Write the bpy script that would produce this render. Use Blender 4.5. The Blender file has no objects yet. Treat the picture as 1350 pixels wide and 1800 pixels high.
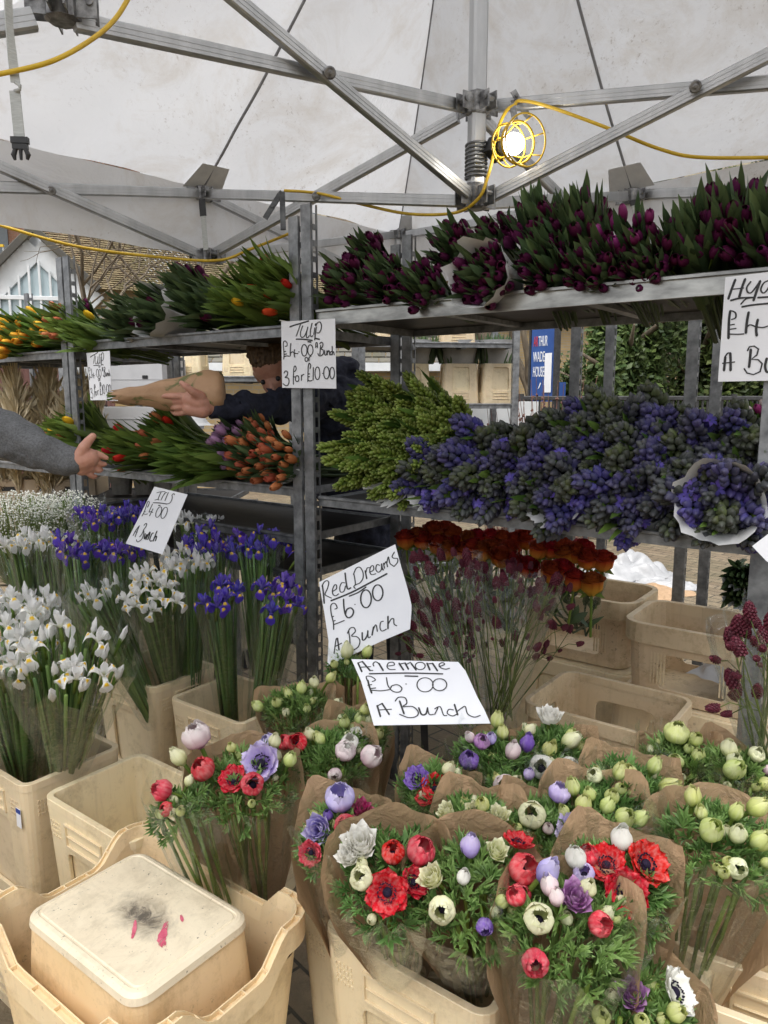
import bpy, bmesh, math, random
from mathutils import Vector, Matrix, Quaternion, noise
R = random.Random(7)
S = bpy.context.scene
# ------------------------------------------------------------------ camera, sky, sun, exposure
F = 1300.0; TH = math.atan(200/1300.0); CT, ST = math.cos(TH), math.sin(TH); EYE = 1.65
cam = bpy.data.cameras.new('camera'); camo = bpy.data.objects.new('camera', cam); S.collection.objects.link(camo)
cam.sensor_fit = 'VERTICAL'; cam.sensor_height = 36; cam.lens = 26; cam.clip_start = 0.05; cam.clip_end = 2000
camo.location = (0, 0, EYE); camo.rotation_euler = (math.pi/2-TH, 0, 0); S.camera = camo
W = bpy.data.worlds.new('World'); S.world = W; W.use_nodes = True
wn = W.node_tree.nodes; wl = W.node_tree.links
sky = wn.new('ShaderNodeTexSky'); sky.sky_type = 'NISHITA'; sky.sun_disc = False
sky.sun_elevation = math.radians(67); sky.sun_rotation = math.radians(200); sky.dust_density = 4; sky.air_density = 1.0; sky.ozone_density = 1
hs = wn.new('ShaderNodeHueSaturation'); hs.inputs['Saturation'].default_value = 0.22
wl.new(sky.outputs[0], hs.inputs['Color']); wl.new(hs.outputs[0], wn['Background'].inputs[0])
wn['Background'].inputs[1].default_value = 0.15
sl = bpy.data.lights.new('sun', 'SUN'); sl.energy = 1.1; sl.angle = math.radians(40); sl.color = (1, .985, .955)
so = bpy.data.objects.new('sun', sl); S.collection.objects.link(so)
so.rotation_euler = Vector((0.14, 0.36, -0.92)).to_track_quat('-Z', 'Y').to_euler()
S.view_settings.view_transform = 'Standard'; S.view_settings.look = 'None'; S.view_settings.exposure = 0.88; S.view_settings.gamma = 1
S.cycles.max_bounces = 8; S.cycles.transparent_max_bounces = 24; S.cycles.transmission_bounces = 6
S.cycles.use_denoising = True; S.cycles.caustics_reflective = False; S.cycles.caustics_refractive = False

# ------------------------------------------------------------------ places in the world
def ray(px, py):
    a = (px-675)/F; b = (900-py)/F
    return Vector((a, CT+b*ST, b*CT-ST))
O = Vector((0, 0, EYE))
def P(px, py, d): return O+ray(px, py)*d
def G(px, py, z):
    r = ray(px, py); return O+r*((z-EYE)/r.z)
E1 = Vector((.80, -.60, 0)); E2 = Vector((.60, .80, 0)); SH0 = Vector((.845, 1.69, 0))   # along the trolleys, away from the aisle, front right post
def PL(px, py, p0, n):
    r = ray(px, py); return O+r*((p0-O).dot(n)/r.dot(n))
def SHF(px, py, s=0.): return PL(px, py, SH0+E2*s, E2)                 # on the trolley front, s metres behind it

# ------------------------------------------------------------------ mesh builder
class MB:
    def __init__(s): s.v = []; s.f = []; s.m = []; s.c = []
    def add(s, vs, fs, col=(0, 0, 0), M=None, mi=0):
        b = len(s.v)
        per = len(vs) > 0 and len(col) == len(vs) and not isinstance(col[0], (int, float))
        for i, p in enumerate(vs):
            p = Vector(p)
            s.v.append(M @ p if M else p); s.c.append(col[i] if per else col)
        for q in fs: s.f.append([b+i for i in q]); s.m.append(mi)
    def box(s, c, d, M=None, col=(0, 0, 0), mi=0):
        x, y, z = d[0]/2, d[1]/2, d[2]/2; c = Vector(c)
        vs = [c+Vector((sx*x, sy*y, sz*z)) for sz in (-1, 1) for sy in (-1, 1) for sx in (-1, 1)]
        s.add(vs, [(0, 2, 3, 1), (4, 5, 7, 6), (0, 1, 5, 4), (2, 6, 7, 3), (0, 4, 6, 2), (1, 3, 7, 5)], col, M, mi)
    def bar(s, a, b, w, h, up=(0, 0, 1), mi=0, col=(0, 0, 0)):
        a, b = Vector(a), Vector(b); z = (b-a); L = z.length; z.normalize()
        x = Vector(up).cross(z)
        if x.length < 1e-4: x = Vector((1, 0, 0)).cross(z)
        x.normalize(); y = z.cross(x)
        M = Matrix.Translation((a+b)/2) @ Matrix((x, y, z)).transposed().to_4x4()
        c = min(w, h)*.16; pr = [(w/2-c, -h/2), (w/2, -h/2+c), (w/2, h/2-c), (w/2-c, h/2), (-w/2+c, h/2), (-w/2, h/2-c), (-w/2, -h/2+c), (-w/2+c, -h/2)]
        vs = [(p[0], p[1], e*L/2) for e in (-1, 1) for p in pr]
        s.add(vs, [(i, (i+1) % 8, 8+(i+1) % 8, 8+i) for i in range(8)]+[tuple(range(7, -1, -1)), tuple(range(8, 16))], col, M, mi)
    def tube(s, pts, r, n=6, col=(0, 0, 0), cap=True, mi=0):
        pts = [Vector(p) for p in pts]; k = len(pts); rs = r if isinstance(r, (list, tuple)) else [r]*k
        vs = []; cs = []; x = None
        for i, p in enumerate(pts):
            t = (pts[min(i+1, k-1)]-pts[max(i-1, 0)])
            if t.length < 1e-9: t = Vector((0, 0, 1))
            t.normalize()
            if x is None: x = t.orthogonal().normalized()
            else:
                x = x-t*x.dot(t)
                x = t.orthogonal().normalized() if x.length < 1e-6 else x.normalized()
            y = t.cross(x)
            for j in range(n):
                a = 2*math.pi*j/n; vs.append(p+(x*math.cos(a)+y*math.sin(a))*rs[i]); cs.append((i/max(1, k-1), col[1], col[2]))
        fs = [(i*n+j, i*n+(j+1) % n, (i+1)*n+(j+1) % n, (i+1)*n+j) for i in range(k-1) for j in range(n)]
        if cap: fs += [tuple(range(n-1, -1, -1)), tuple((k-1)*n+j for j in range(n))]
        s.add(vs, fs, cs, None, mi)
    def loft(s, rings, close=True, cap0=False, cap1=False, col=(0, 0, 0), mi=0, M=None):
        n = len(rings[0]); vs = [p for r in rings for p in r]; e = n if close else n-1
        fs = [(i*n+j, i*n+(j+1) % n, (i+1)*n+(j+1) % n, (i+1)*n+j) for i in range(len(rings)-1) for j in range(e)]
        if cap0: fs.append(tuple(range(n-1, -1, -1)))
        if cap1: fs.append(tuple((len(rings)-1)*n+j for j in range(n)))
        s.add(vs, fs, col, M, mi)
    def lathe(s, prof, n=16, M=None, mi=0, col=(0, 0, 0)):
        s.loft([[(r*math.cos(2*math.pi*j/n), r*math.sin(2*math.pi*j/n), z) for j in range(n)] for r, z in prof], True, True, True, col, mi, M)
    def ball(s, c, r, n=8, k=5, M=None, col=(0, 0, 0), sc=(1, 1, 1), mi=0):
        T = Matrix.Translation(c) @ Matrix.Diagonal((sc[0], sc[1], sc[2], 1))
        if M: T = M @ T
        s.lathe([(max(r*math.sin(math.pi*i/k), r*.02), -r*math.cos(math.pi*i/k)) for i in range(k+1)], n, T, mi, col)
    def mesh(s, name, mats, smooth=False):
        me = bpy.data.meshes.new(name); me.from_pydata([tuple(v) for v in s.v], [], s.f)
        if not isinstance(mats, (list, tuple)): mats = [mats]
        for m in mats: me.materials.append(m)
        me.polygons.foreach_set('material_index', s.m)
        if smooth: me.polygons.foreach_set('use_smooth', [True]*len(s.f))
        a = me.color_attributes.new('Col', 'FLOAT_COLOR', 'POINT')
        a.data.foreach_set('color', [x for c in s.c for x in (c[0], c[1], c[2], 1.0)])
        me.update(); return me
def link(o): S.collection.objects.link(o); return o
def put(name, me, parent=None, M=None):
    o = link(bpy.data.objects.new(name, me))
    if parent is not None: o.parent = parent
    if M is not None: o.matrix_basis = M
    return o
def tag(o, label, cat, group=None):
    o['label'] = label; o['category'] = cat
    if group: o['group'] = group
    return o
def thing(name, label, cat, M=None, group=None):
    o = link(bpy.data.objects.new(name, None)); o.empty_display_size = .05
    if M is not None: o.matrix_basis = M
    return tag(o, label, cat, group)
def struct(name, me, M=None):
    o = put(name, me, None, M); o['kind'] = 'structure'; return o
def bake(o, *mods):
    for t, kw in mods:
        m = o.modifiers.new(t, t)
        for k, v in kw.items(): setattr(m, k, v)
    dg = bpy.context.evaluated_depsgraph_get(); dg.update()
    me = bpy.data.meshes.new_from_object(o.evaluated_get(dg), preserve_all_data_layers=True, depsgraph=dg)
    o.modifiers.clear(); o.data = me; return me
def baked(me, *mods, smooth=None):
    o = link(bpy.data.objects.new('tmp', me)); m2 = bake(o, *mods); bpy.data.objects.remove(o)
    if smooth is not None: m2.polygons.foreach_set('use_smooth', [smooth]*len(m2.polygons))
    return m2
def TR(p, d=(0, 0, 1), spin=0., s=1.):
    q = Vector((0, 0, 1)).rotation_difference(Vector(d).normalized())
    return Matrix.Translation(Vector(p)) @ q.to_matrix().to_4x4() @ Matrix.Rotation(spin, 4, 'Z') @ Matrix.Scale(s, 4)
def RZ(p, a): return Matrix.Translation(Vector(p)) @ Matrix.Rotation(a, 4, 'Z')
AE = math.atan2(-.6, .8)                                              # heading of E1
def cr(pts, k=5):
    pts = [Vector(p) for p in pts]; out = []
    if len(pts) < 3: return [pts[0].lerp(pts[1], i/4) for i in range(5)]
    for i in range(len(pts)-1):
        a, b, c, d = pts[max(i-1, 0)], pts[i], pts[i+1], pts[min(i+2, len(pts)-1)]
        for j in range(k):
            t = j/k; out.append(.5*((2*b)+(c-a)*t+(2*a-5*b+4*c-d)*t*t+(3*b-a-3*c+d)*t**3))
    out.append(pts[-1]); return out
def nz(x, y=0., z=0.): return noise.noise(Vector((x, y, z)))

# ------------------------------------------------------------------ materials
class NT:
    def __init__(s, name):
        s.m = bpy.data.materials.new(name); s.m.use_nodes = True; s.t = s.m.node_tree; s.n = s.t.nodes; s.l = s.t.links
        s.b = s.n['Principled BSDF']; s.out = s.n['Material Output']
    def new(s, k, **kw):
        n = s.n.new(k)
        for a, v in kw.items():
            if a in n.inputs.keys(): n.inputs[a].default_value = v
            else: setattr(n, a, v)
        return n
    def noise(s, scale, detail=4, rough=.6, co='Object', dist=0., stretch=None):
        n = s.new('ShaderNodeTexNoise', Scale=scale, Detail=detail, Roughness=rough, Distortion=dist)
        c = s.new('ShaderNodeTexCoord').outputs[co]
        if stretch:
            mp = s.new('ShaderNodeMapping'); mp.inputs['Scale'].default_value = stretch; s.l.new(c, mp.inputs[0]); c = mp.outputs[0]
        s.l.new(c, n.inputs['Vector']); return n.outputs['Fac']
    def ramp(s, fac, stops):
        r = s.new('ShaderNodeValToRGB'); e = r.color_ramp.elements
        while len(e) < len(stops): e.new(.5)
        for x, (p, c) in zip(e, stops):
            x.position = p; x.color = (*c, 1) if not isinstance(c, (int, float)) else (c, c, c, 1)
        s.l.new(fac, r.inputs[0]); return r.outputs[0]
    def mix(s, f, a, b, mode='MIX'):
        m = s.new('ShaderNodeMix', data_type='RGBA', blend_type=mode)
        for sock, v in ((m.inputs[0], f), (m.inputs[6], a), (m.inputs[7], b)):
            if isinstance(v, bpy.types.NodeSocket): s.l.new(v, sock)
            elif isinstance(v, (int, float)): sock.default_value = v
            else: sock.default_value = (*v, 1)
        return m.outputs[2]
    def col(s, v):
        if isinstance(v, bpy.types.NodeSocket): s.l.new(v, s.b.inputs['Base Color'])
        else: s.b.inputs['Base Color'].default_value = (*v, 1)
    def bump(s, h, st=.3, d=.002):
        b = s.new('ShaderNodeBump', Strength=st, Distance=d); s.l.new(h, b.inputs['Height']); s.l.new(b.outputs[0], s.b.inputs['Normal'])
    def attr(s):
        a = s.new('ShaderNodeAttribute', attribute_name='Col'); x = s.new('ShaderNodeSeparateColor'); s.l.new(a.outputs['Color'], x.inputs[0]); return x.outputs
    def rnd(s): return s.new('ShaderNodeObjectInfo').outputs['Random']
    def hsv(s, c, h=None, v=None, amt=.04, vamt=.3):
        n = s.new('ShaderNodeHueSaturation'); s.l.new(c, n.inputs['Color'])
        for src, key, lo, hi in ((h, 'Hue', .5-amt, .5+amt), (v, 'Value', 1-vamt, 1+vamt)):
            if src is not None:
                m = s.new('ShaderNodeMapRange'); m.inputs[3].default_value = lo; m.inputs[4].default_value = hi; s.l.new(src, m.inputs[0]); s.l.new(m.outputs[0], n.inputs[key])
        return n.outputs[0]
    def set(s, **kw):
        for k, v in kw.items(): s.b.inputs[k.replace('_', ' ')].default_value = v
        return s
    def translucent(s, fac, colour):
        t = s.new('ShaderNodeBsdfTranslucent')
        if isinstance(colour, bpy.types.NodeSocket): s.l.new(colour, t.inputs[0])
        else: t.inputs[0].default_value = (*colour, 1)
        m = s.new('ShaderNodeMixShader'); m.inputs[0].default_value = fac
        s.l.new(s.b.outputs[0], m.inputs[1]); s.l.new(t.outputs[0], m.inputs[2]); s.l.new(m.outputs[0], s.out.inputs[0])
def simple(name, c1, c2, scale=20, rough=.6, metal=0., bump=0., lo=.35, hi=.65, stretch=None, det=5, bscale=None, spec=.5):
    t = NT(name); f = t.noise(scale, det, stretch=stretch); t.col(t.ramp(f, [(lo, c1), (hi, c2)])); t.set(Roughness=rough, Metallic=metal)
    t.b.inputs['Specular IOR Level'].default_value = spec
    if bump: t.bump(t.noise(bscale or scale*3, 4, stretch=stretch), bump)
    return t.m
def petal(name, stops, rough=.55, tl=.25, vamt=.18, hamt=.015, rstops=None):
    t = NT(name); a = t.attr(); c = t.ramp(a[0], stops)
    if rstops: c = t.mix(a[1], c, t.ramp(a[0], rstops))
    if 'anemone' in name or 'iris' in name: c = t.mix(t.ramp(t.noise(170, 2, .5, stretch=(1, 1, .06)), [(.42, 0.), (.7, .35)]), c, t.mix(.45, c, (.92, .88, .80)))
    c = t.hsv(c, t.rnd(), a[1], hamt, vamt); t.col(c); t.set(Roughness=rough+.12); t.b.inputs['Specular IOR Level'].default_value = .18
    t.bump(t.noise(150, 3, stretch=(1, 1, .10)), .45, .0015)
    t.translucent(tl, c); return t.m
def fallm(name, stops, yellow):
    t = NT(name); a = t.attr(); c = t.hsv(t.ramp(a[0], stops), t.rnd(), a[1], .01, .08)
    f = t.new('ShaderNodeMath', operation='MULTIPLY'); t.l.new(t.ramp(a[0], [(.46, 0.), (.54, 1.), (.66, 1.), (.74, 0.)]), f.inputs[0]); t.l.new(t.ramp(a[2], [(.3, 1.), (.6, 0.)]), f.inputs[1])
    c = t.mix(f.outputs[0], c, yellow); t.col(c); t.set(Roughness=.5); t.b.inputs['Specular IOR Level'].default_value = .3; t.bump(t.noise(90, 3), .25, .001); t.translucent(.25, c); return t.m
def leafm(name, a, b, tip=None, rough=.45, tl=.25, vamt=.35):
    t = NT(name); at = t.attr(); c = t.mix(at[1], a, b)
    if tip: c = t.mix(t.ramp(at[0], [(.6, 0.), (1., 1.)]), c, tip)
    c = t.hsv(c, t.rnd(), at[2], .012, vamt); t.col(c); t.set(Roughness=rough); t.b.inputs['Specular IOR Level'].default_value = .35
    t.bump(t.noise(60, 3, stretch=(1, 1, .15)), .2, .001)
    t.translucent(tl, c); return t.m

ALU = simple('aluminium', (.42, .43, .44), (.55, .56, .57), 14, .42, .85, .05, stretch=(1, 1, .2))
ALUD = simple('worn_joint_metal', (.10, .10, .105), (.38, .385, .39), 30, .45, .7, .1)
GALV = simple('galvanised_steel', (.13, .135, .145), (.33, .34, .35), 26, .5, .75, .08, lo=.3, hi=.7, det=8)
GALVD = simple('dull_steel', (.05, .052, .056), (.16, .165, .17), 22, .5, .7, .08, lo=.3, hi=.7, det=8)
LIP = simple('bright_steel_lip', (.20, .20, .195), (.46, .46, .44), 30, .33, .85, .05, stretch=(.3, 1, 1))
PLY = simple('dark_shelf_board', (.012, .011, .010), (.05, .045, .04), 6, .5, 0, .25, lo=.3, hi=.75, stretch=(1, 4, 1), det=8, spec=.2)
BLACK = simple('black_plastic', (.012, .012, .013), (.03, .03, .032), 30, .45)
CABLE = simple('yellow_cable', (.60, .38, .02), (.72, .48, .03), 18, .4)
WEB = simple('grey_webbing', (.42, .44, .43), (.56, .58, .57), 60, .7, 0, .5, stretch=(1, 1, 8))
INK = simple('marker_ink', (.008, .008, .009), (.02, .02, .022), 40, .5)
CARD = simple('white_card', (.74, .75, .79), (.80, .81, .84), 6, .6, 0, .06)
WHITEP = simple('white_paper', (.62, .62, .62), (.76, .76, .75), 12, .7, 0, .6, bscale=18)
WHITEPL = simple('white_plastic_film', (.34, .345, .35), (.44, .44, .445), 10, .35, 0, .7, bscale=16)
NAVY = simple('navy_fleece', (.008, .010, .022), (.022, .025, .045), 60, .9, 0, .5, bscale=150)
DENIM = simple('dark_trousers', (.02, .022, .03), (.04, .042, .05), 50, .85, 0, .3)
HAIR = simple('brown_hair', (.05, .028, .014), (.14, .085, .045), 90, .55, 0, .6, stretch=(1, 1, .2))
def greym():
    t = NT('grey_marl_fleece'); f = t.noise(180, 6, .8); g = t.noise(14, 3)
    t.col(t.mix(g, t.ramp(f, [(.35, (.055, .057, .06)), (.65, (.15, .154, .162))]), t.ramp(f, [(.35, (.08, .082, .085)), (.65, (.17, .174, .182))]))); t.set(Roughness=.95)
    t.bump(t.noise(260, 4), .5, .002); return t.m
GREYF = greym()
def skinm():
    t = NT('skin'); f = t.noise(35, 5); t.col(t.ramp(f, [(.3, (.43, .195, .135)), (.7, (.54, .285, .205))])); t.set(Roughness=.5, Subsurface_Weight=.15, Subsurface_Scale=.01)
    t.b.inputs['Subsurface Radius'].default_value = (1, .3, .15); t.bump(t.noise(220, 3), .25, .001); return t.m
SKIN = skinm()
NAIL = simple('finger_nail', (.62, .38, .32), (.70, .46, .40), 40, .35)
def plasticm(name, a, b, dirt, dscale=9, spk=.67, rough=.42, amt=.8):
    t = NT(name); c = t.ramp(t.noise(4, 4), [(.3, a), (.7, b)]); c = t.hsv(c, t.rnd(), t.rnd(), .006, .08)
    sp = t.ramp(t.noise(70, 6, .75), [(spk-.04, 0.), (spk+.05, 1.)]); big = t.ramp(t.noise(dscale, 8, .78), [(.50, 0.), (.72, amt)])
    gr = t.ramp(t.noise(36, 7, .75, stretch=(1, 1, .10)), [(.54, 0.), (.78, .38)])
    c = t.mix(big, c, (a[0]*.62, a[1]*.58, a[2]*.5)); c = t.mix(gr, c, (a[0]*.5, a[1]*.47, a[2]*.42)); sp = t.mix(t.ramp(t.noise(5, 3), [(.42, 0.), (.62, 1.)]), (0, 0, 0), sp); c = t.mix(sp, c, dirt); t.col(c)
    r = t.ramp(t.noise(12, 5), [(.3, rough-.08), (.7, rough+.14)]); t.l.new(r, t.b.inputs['Roughness'])
    t.set(Subsurface_Weight=.12, Subsurface_Scale=.02); t.b.inputs['Subsurface Radius'].default_value = (1, .6, .3)
    t.bump(t.noise(40, 5), .12, .002); return t.m
PEACH = plasticm('cream_bucket_plastic', (.75, .61, .40), (.81, .68, .465), (.14, .10, .07))
PEACHD = plasticm('peach_crate_plastic', (.76, .585, .355), (.82, .65, .42), (.12, .08, .05), spk=.64)
TAN = plasticm('weathered_tan_plastic', (.60, .47, .30), (.70, .57, .38), (.07, .05, .035), 14, .62, .5, .9)
def basem():
    t = NT('scuffed_bucket_base'); c = t.ramp(t.noise(7, 5), [(.3, (.68, .58, .42)), (.7, (.76, .67, .50))])
    sc = t.ramp(t.noise(60, 7, .75, stretch=(1, .35, 1)), [(.56, 0.), (.75, .5)]); c = t.mix(sc, c, (.42, .36, .25))
    co = t.new('ShaderNodeTexCoord').outputs['Object']; mp = t.new('ShaderNodeMapping'); mp.inputs['Location'].default_value = (-.10, -.05, 0); mp.inputs['Scale'].default_value = (7.5, 14, .01); t.l.new(co, mp.inputs[0])
    gd = t.new('ShaderNodeTexGradient', gradient_type='SPHERICAL'); t.l.new(mp.outputs[0], gd.inputs[0])
    ml = t.new('ShaderNodeMath', operation='MULTIPLY'); t.l.new(gd.outputs['Fac'], ml.inputs[0]); t.l.new(t.noise(28, 7, .75, dist=1.2), ml.inputs[1])
    c = t.mix(t.ramp(ml.outputs[0], [(.16, 0.), (.34, .5), (.46, .95)]), c, (.075, .062, .05))
    c = t.mix(t.ramp(t.noise(9, 8, .75, dist=.5), [(.50, 0.), (.75, .65)]), c, (.36, .29, .19)); sp = t.ramp(t.noise(110, 4, .7), [(.64, 0.), (.70, .9)]); c = t.mix(sp, c, (.10, .08, .06)); t.col(c); t.set(Roughness=.5); t.bump(t.noise(60, 6, .7), .25, .002); return t.m
SCUFF = basem()
def fabricm():
    t = NT('canopy_fabric'); c = t.ramp(t.noise(1.6, 6, .65), [(.3, (.74, .745, .76)), (.7, (.80, .80, .805))])
    st = t.ramp(t.noise(3.2, 9, .72, dist=.6), [(.47, 0.), (.74, .9)]); c = t.mix(st, c, (.60, .555, .50))
    sp = t.ramp(t.noise(60, 6, .78, stretch=(1, .5, 1)), [(.57, 0.), (.68, .9)]); sp2 = t.mix(t.ramp(t.noise(2.2, 3), [(.45, 0.), (.65, 1.)]), (0, 0, 0), sp)
    c = t.mix(sp2, c, (.36, .31, .27)); t.col(c); t.set(Roughness=.6); h = t.noise(2.6, 5, .6, dist=1.0)
    t.bump(h, .55, .05); t.translucent(.55, t.mix(.86, (0, 0, 0), c)); return t.m
FABRIC = fabricm()
SEAM = simple('grey_seam_tape', (.20, .20, .21), (.27, .27, .28), 30, .8)
PATCH = simple('grey_corner_patch', (.58, .58, .58), (.68, .68, .67), 20, .8)
def kraftm():
    t = NT('brown_kraft_paper'); w = t.new('ShaderNodeTexWave', Scale=130, Distortion=.6, Detail=1); w.bands_direction = 'Z'
    t.l.new(t.new('ShaderNodeTexCoord').outputs['Object'], w.inputs[0])
    c = t.ramp(t.noise(9, 6), [(.3, (.54, .355, .20)), (.7, (.66, .45, .28))]); c = t.mix(w.outputs['Fac'], c, t.mix(.5, c, (.52, .34, .19))); c = t.mix(.35, c, t.mix(w.outputs['Fac'], (.43, .27, .15), (.60, .40, .24)))
    t.col(c); t.set(Roughness=.62); t.bump(t.noise(13, 6, .62, dist=2.2), 1., .010); t.translucent(.18, c); return t.m
KRAFT = kraftm()
def filmm(name, base=.014, edge=.62, tint=(.92, .97, 1)):
    t = NT(name); t.n.remove(t.b); tr = t.new('ShaderNodeBsdfTransparent'); tr.inputs[0].default_value = (.97, .98, .975, 1)
    g = t.new('ShaderNodeBsdfGlossy', Roughness=.06); g.inputs[0].default_value = (*tint, 1)
    lw = t.new('ShaderNodeLayerWeight', Blend=.22); bp = t.new('ShaderNodeBump', Strength=.9, Distance=.012)
    t.l.new(t.noise(26, 4, .6, dist=1.5), bp.inputs['Height']); t.l.new(bp.outputs[0], g.inputs['Normal']); t.l.new(bp.outputs[0], lw.inputs['Normal'])
    mr = t.new('ShaderNodeMapRange'); mr.inputs[3].default_value = base; mr.inputs[4].default_value = edge; t.l.new(lw.outputs['Facing'], mr.inputs[0])
    m = t.new('ShaderNodeMixShader'); t.l.new(mr.outputs[0], m.inputs[0]); t.l.new(tr.outputs[0], m.inputs[1]); t.l.new(g.outputs[0], m.inputs[2]); t.l.new(m.outputs[0], t.out.inputs[0]); return t.m
FILM = filmm('clear_cellophane')
STEM = leafm('green_stem', (.10, .17, .03), (.20, .29, .05))
TLEAF = leafm('tulip_leaf', (.055, .115, .028), (.13, .22, .045), None)
TLEAFD = leafm('dull_tulip_leaf', (.045, .08, .036), (.105, .155, .062), None)
TLEAFB = leafm('bright_tulip_leaf', (.075, .135, .026), (.165, .245, .05), None)
ILEAF = leafm('iris_leaf', (.065, .135, .048), (.18, .30, .08), None)
ALEAF = leafm('anemone_leaf', (.085, .18, .042), (.20, .345, .09), (.26, .40, .14))
HLEAF = leafm('hyacinth_leaf', (.06, .12, .022), (.12, .20, .04))
# ------------------------------------------------------------------ ground
def groundm():
    t = NT('brick_paving'); co = t.new('ShaderNodeTexCoord').outputs['Object']
    mp = t.new('ShaderNodeMapping'); mp.inputs['Rotation'].default_value = (0, 0, math.radians(48)); t.l.new(co, mp.inputs[0])
    b = t.new('ShaderNodeTexBrick'); b.inputs['Scale'].default_value = 1; b.inputs['Brick Width'].default_value = .23; b.inputs['Row Height'].default_value = .112; b.inputs['Mortar Size'].default_value = .006; b.inputs['Mortar Smooth'].default_value = .3; b.inputs['Bias'].default_value = 0
    b.inputs['Color1'].default_value = (.20, .145, .09, 1); b.inputs['Color2'].default_value = (.30, .23, .15, 1); b.inputs['Mortar'].default_value = (.045, .04, .033, 1); t.l.new(mp.outputs[0], b.inputs[0])
    c = t.mix(t.ramp(t.noise(14, 7, .7), [(.35, 0.), (.75, .7)]), b.outputs[0], (.10, .085, .06)); c = t.mix(t.ramp(t.noise(1.1, 4), [(.4, 0.), (.7, .5)]), c, (.10, .10, .05)); t.col(c)
    t.set(Roughness=.8); h = t.new('ShaderNodeMath', operation='SUBTRACT'); t.l.new(t.noise(60, 4), h.inputs[0]); t.l.new(b.outputs['Fac'], h.inputs[1]); t.bump(h.outputs[0], .8, .012); return t.m
mb = MB(); mb.add([(-260, -60, 0), (260, -60, 0), (260, 400, 0), (-260, 400, 0)], [(0, 1, 2, 3)])
struct('ground', mb.mesh('ground', groundm()))

# ------------------------------------------------------------------ gazebo: roof, mast, scissor struts
M_UP = P(834, 192, 2.54); M_LO = P(836, 346, 2.54); M_UP.x = M_LO.x; M_UP.y = M_LO.y
EZ = 2.565
def eave(px, py, d): v = P(px, py, d); v.z = EZ; return v
LM, RM, FC = eave(355, 336, 3.25), eave(1110, 338, 3.25), eave(700, 408, 4.16)
LC, RC = LM*2-FC, RM*2-FC; NC = LC+RC-FC
PK = Vector((M_LO.x, M_LO.y, 4.1))
def roofpt(A, B, s, t):
    e = A.lerp(B, s); p = PK.lerp(e, t); side = abs(math.sin(2*math.pi*s))
    p.z -= .10*math.sin(math.pi*t)*.9 + .07*side*math.sin(math.pi*min(1, t*1.02)) 
    p.z += .016*nz(p.x*2.3, p.y*2.3, 1.)+.006*nz(p.x*9, p.y*9, 4.)
    return p
gz = thing('market_gazebo', 'white fabric market gazebo with aluminium scissor frame over the flower stall', 'gazebo', Matrix.Translation((M_LO.x, M_LO.y, 0)))
GZ = Matrix.Translation((-M_LO.x, -M_LO.y, 0))
mb = MB(); NS, NTT = 36, 30
for A, B in ((LC, FC), (FC, RC), (RC, NC), (NC, LC)):
    vs = [roofpt(A, B, i/NS, j/NTT) for j in range(NTT+1) for i in range(NS+1)]
    mb.add(vs, [(j*(NS+1)+i, j*(NS+1)+i+1, (j+1)*(NS+1)+i+1, (j+1)*(NS+1)+i) for j in range(NTT) for i in range(NS)])
put('canopy_roof', mb.mesh('canopy_roof', FABRIC, True), gz, GZ)
mb = MB()
for A, B in ((LC, FC), (FC, RC)):
    n = (B-A).cross(Vector((0, 0, 1))).normalized(); rows = []
    for k in range(7):
        rows.append([A.lerp(B, i/60)+Vector((0, 0, -.29*k/6))+n*(.012*math.sin(i*.55+A.x)*k/6+.02*nz(i*.13, k*.2)*k/6) for i in range(61)])
    mb.loft(rows, False)
put('valance', mb.mesh('valance', FABRIC, True), gz, GZ)
for A, B, s in ((LC, FC, .5), (FC, RC, .5), (FC, RC, 0.)):
    m = MB(); q = [roofpt(A, B, s, t/40)+Vector((0, 0, -.006)) for t in range(2, 41)]; m.tube(q, .006 if s else .0035, 5)
    put('seam_tape', m.mesh('seam_tape', SEAM, True), gz, GZ)
for A, B, s in ((LC, FC, .5), (FC, RC, .5), (FC, RC, 0.)):
    m = MB(); a = .038
    c = [roofpt(A, B, min(1, max(0, s+ds)), tt)+Vector((0, 0, -.012)) for ds, tt in ((-a, 1.), (a, 1.), (a*.75, .93), (-a*.75, .93))]
    m.add(c, [(0, 1, 2, 3)]); put('corner_patch', m.mesh('corner_patch', PATCH), gz, GZ)
def strut(a, b, w=.024, h=.040):
    m = MB(); m.bar(a, b, w, h); u = (b-a).normalized(); sd = u.cross(Vector((0, 0, 1))).normalized(); up = sd.cross(u)
    for k in (-.006, .006):
        for sg in (-1, 1): m.bar(a+sd*sg*(w/2+.0004)+up*k, b+sd*sg*(w/2+.0004)+up*k, .0012, .0022)
    put('strut', m.mesh('strut', ALU), gz, GZ)
def bolt(px, py, d):
    c = P(px, py, d); n = (O-c).normalized(); m = MB(); m.lathe([(.0175, 0), (.0175, .006), (.013, .010), (.011, .008), (.006, .012)], 18, TR(c, n), 0)
    put('pivot_bolt', m.mesh('pivot_bolt', ALUD, True), gz, GZ)
m = MB(); m.bar(M_LO+Vector((0, 0, -.02)), Vector((M_LO.x, M_LO.y, 3.98)), .052, .052, (1, .35, 0)); 
put('mast', m.mesh('mast', ALU), gz, GZ)
def lin(px, x0, d0, x1, d1):
    t = (px-x0)/(x1-x0); return 1/((1-t)/d0+t/d1)
J1 = P(110, 22, 1.69)
strut(P(130, 38, 1.70), P(815, 187, 2.52))
dB = 2.12; strut(P(822, 340, 2.50), P(300, -97, lin(300, 838, 2.54, 580, dB)), .024, .040); bolt(580, 128, lin(580, 838, 2.54, 580, dB)-.03)
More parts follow.
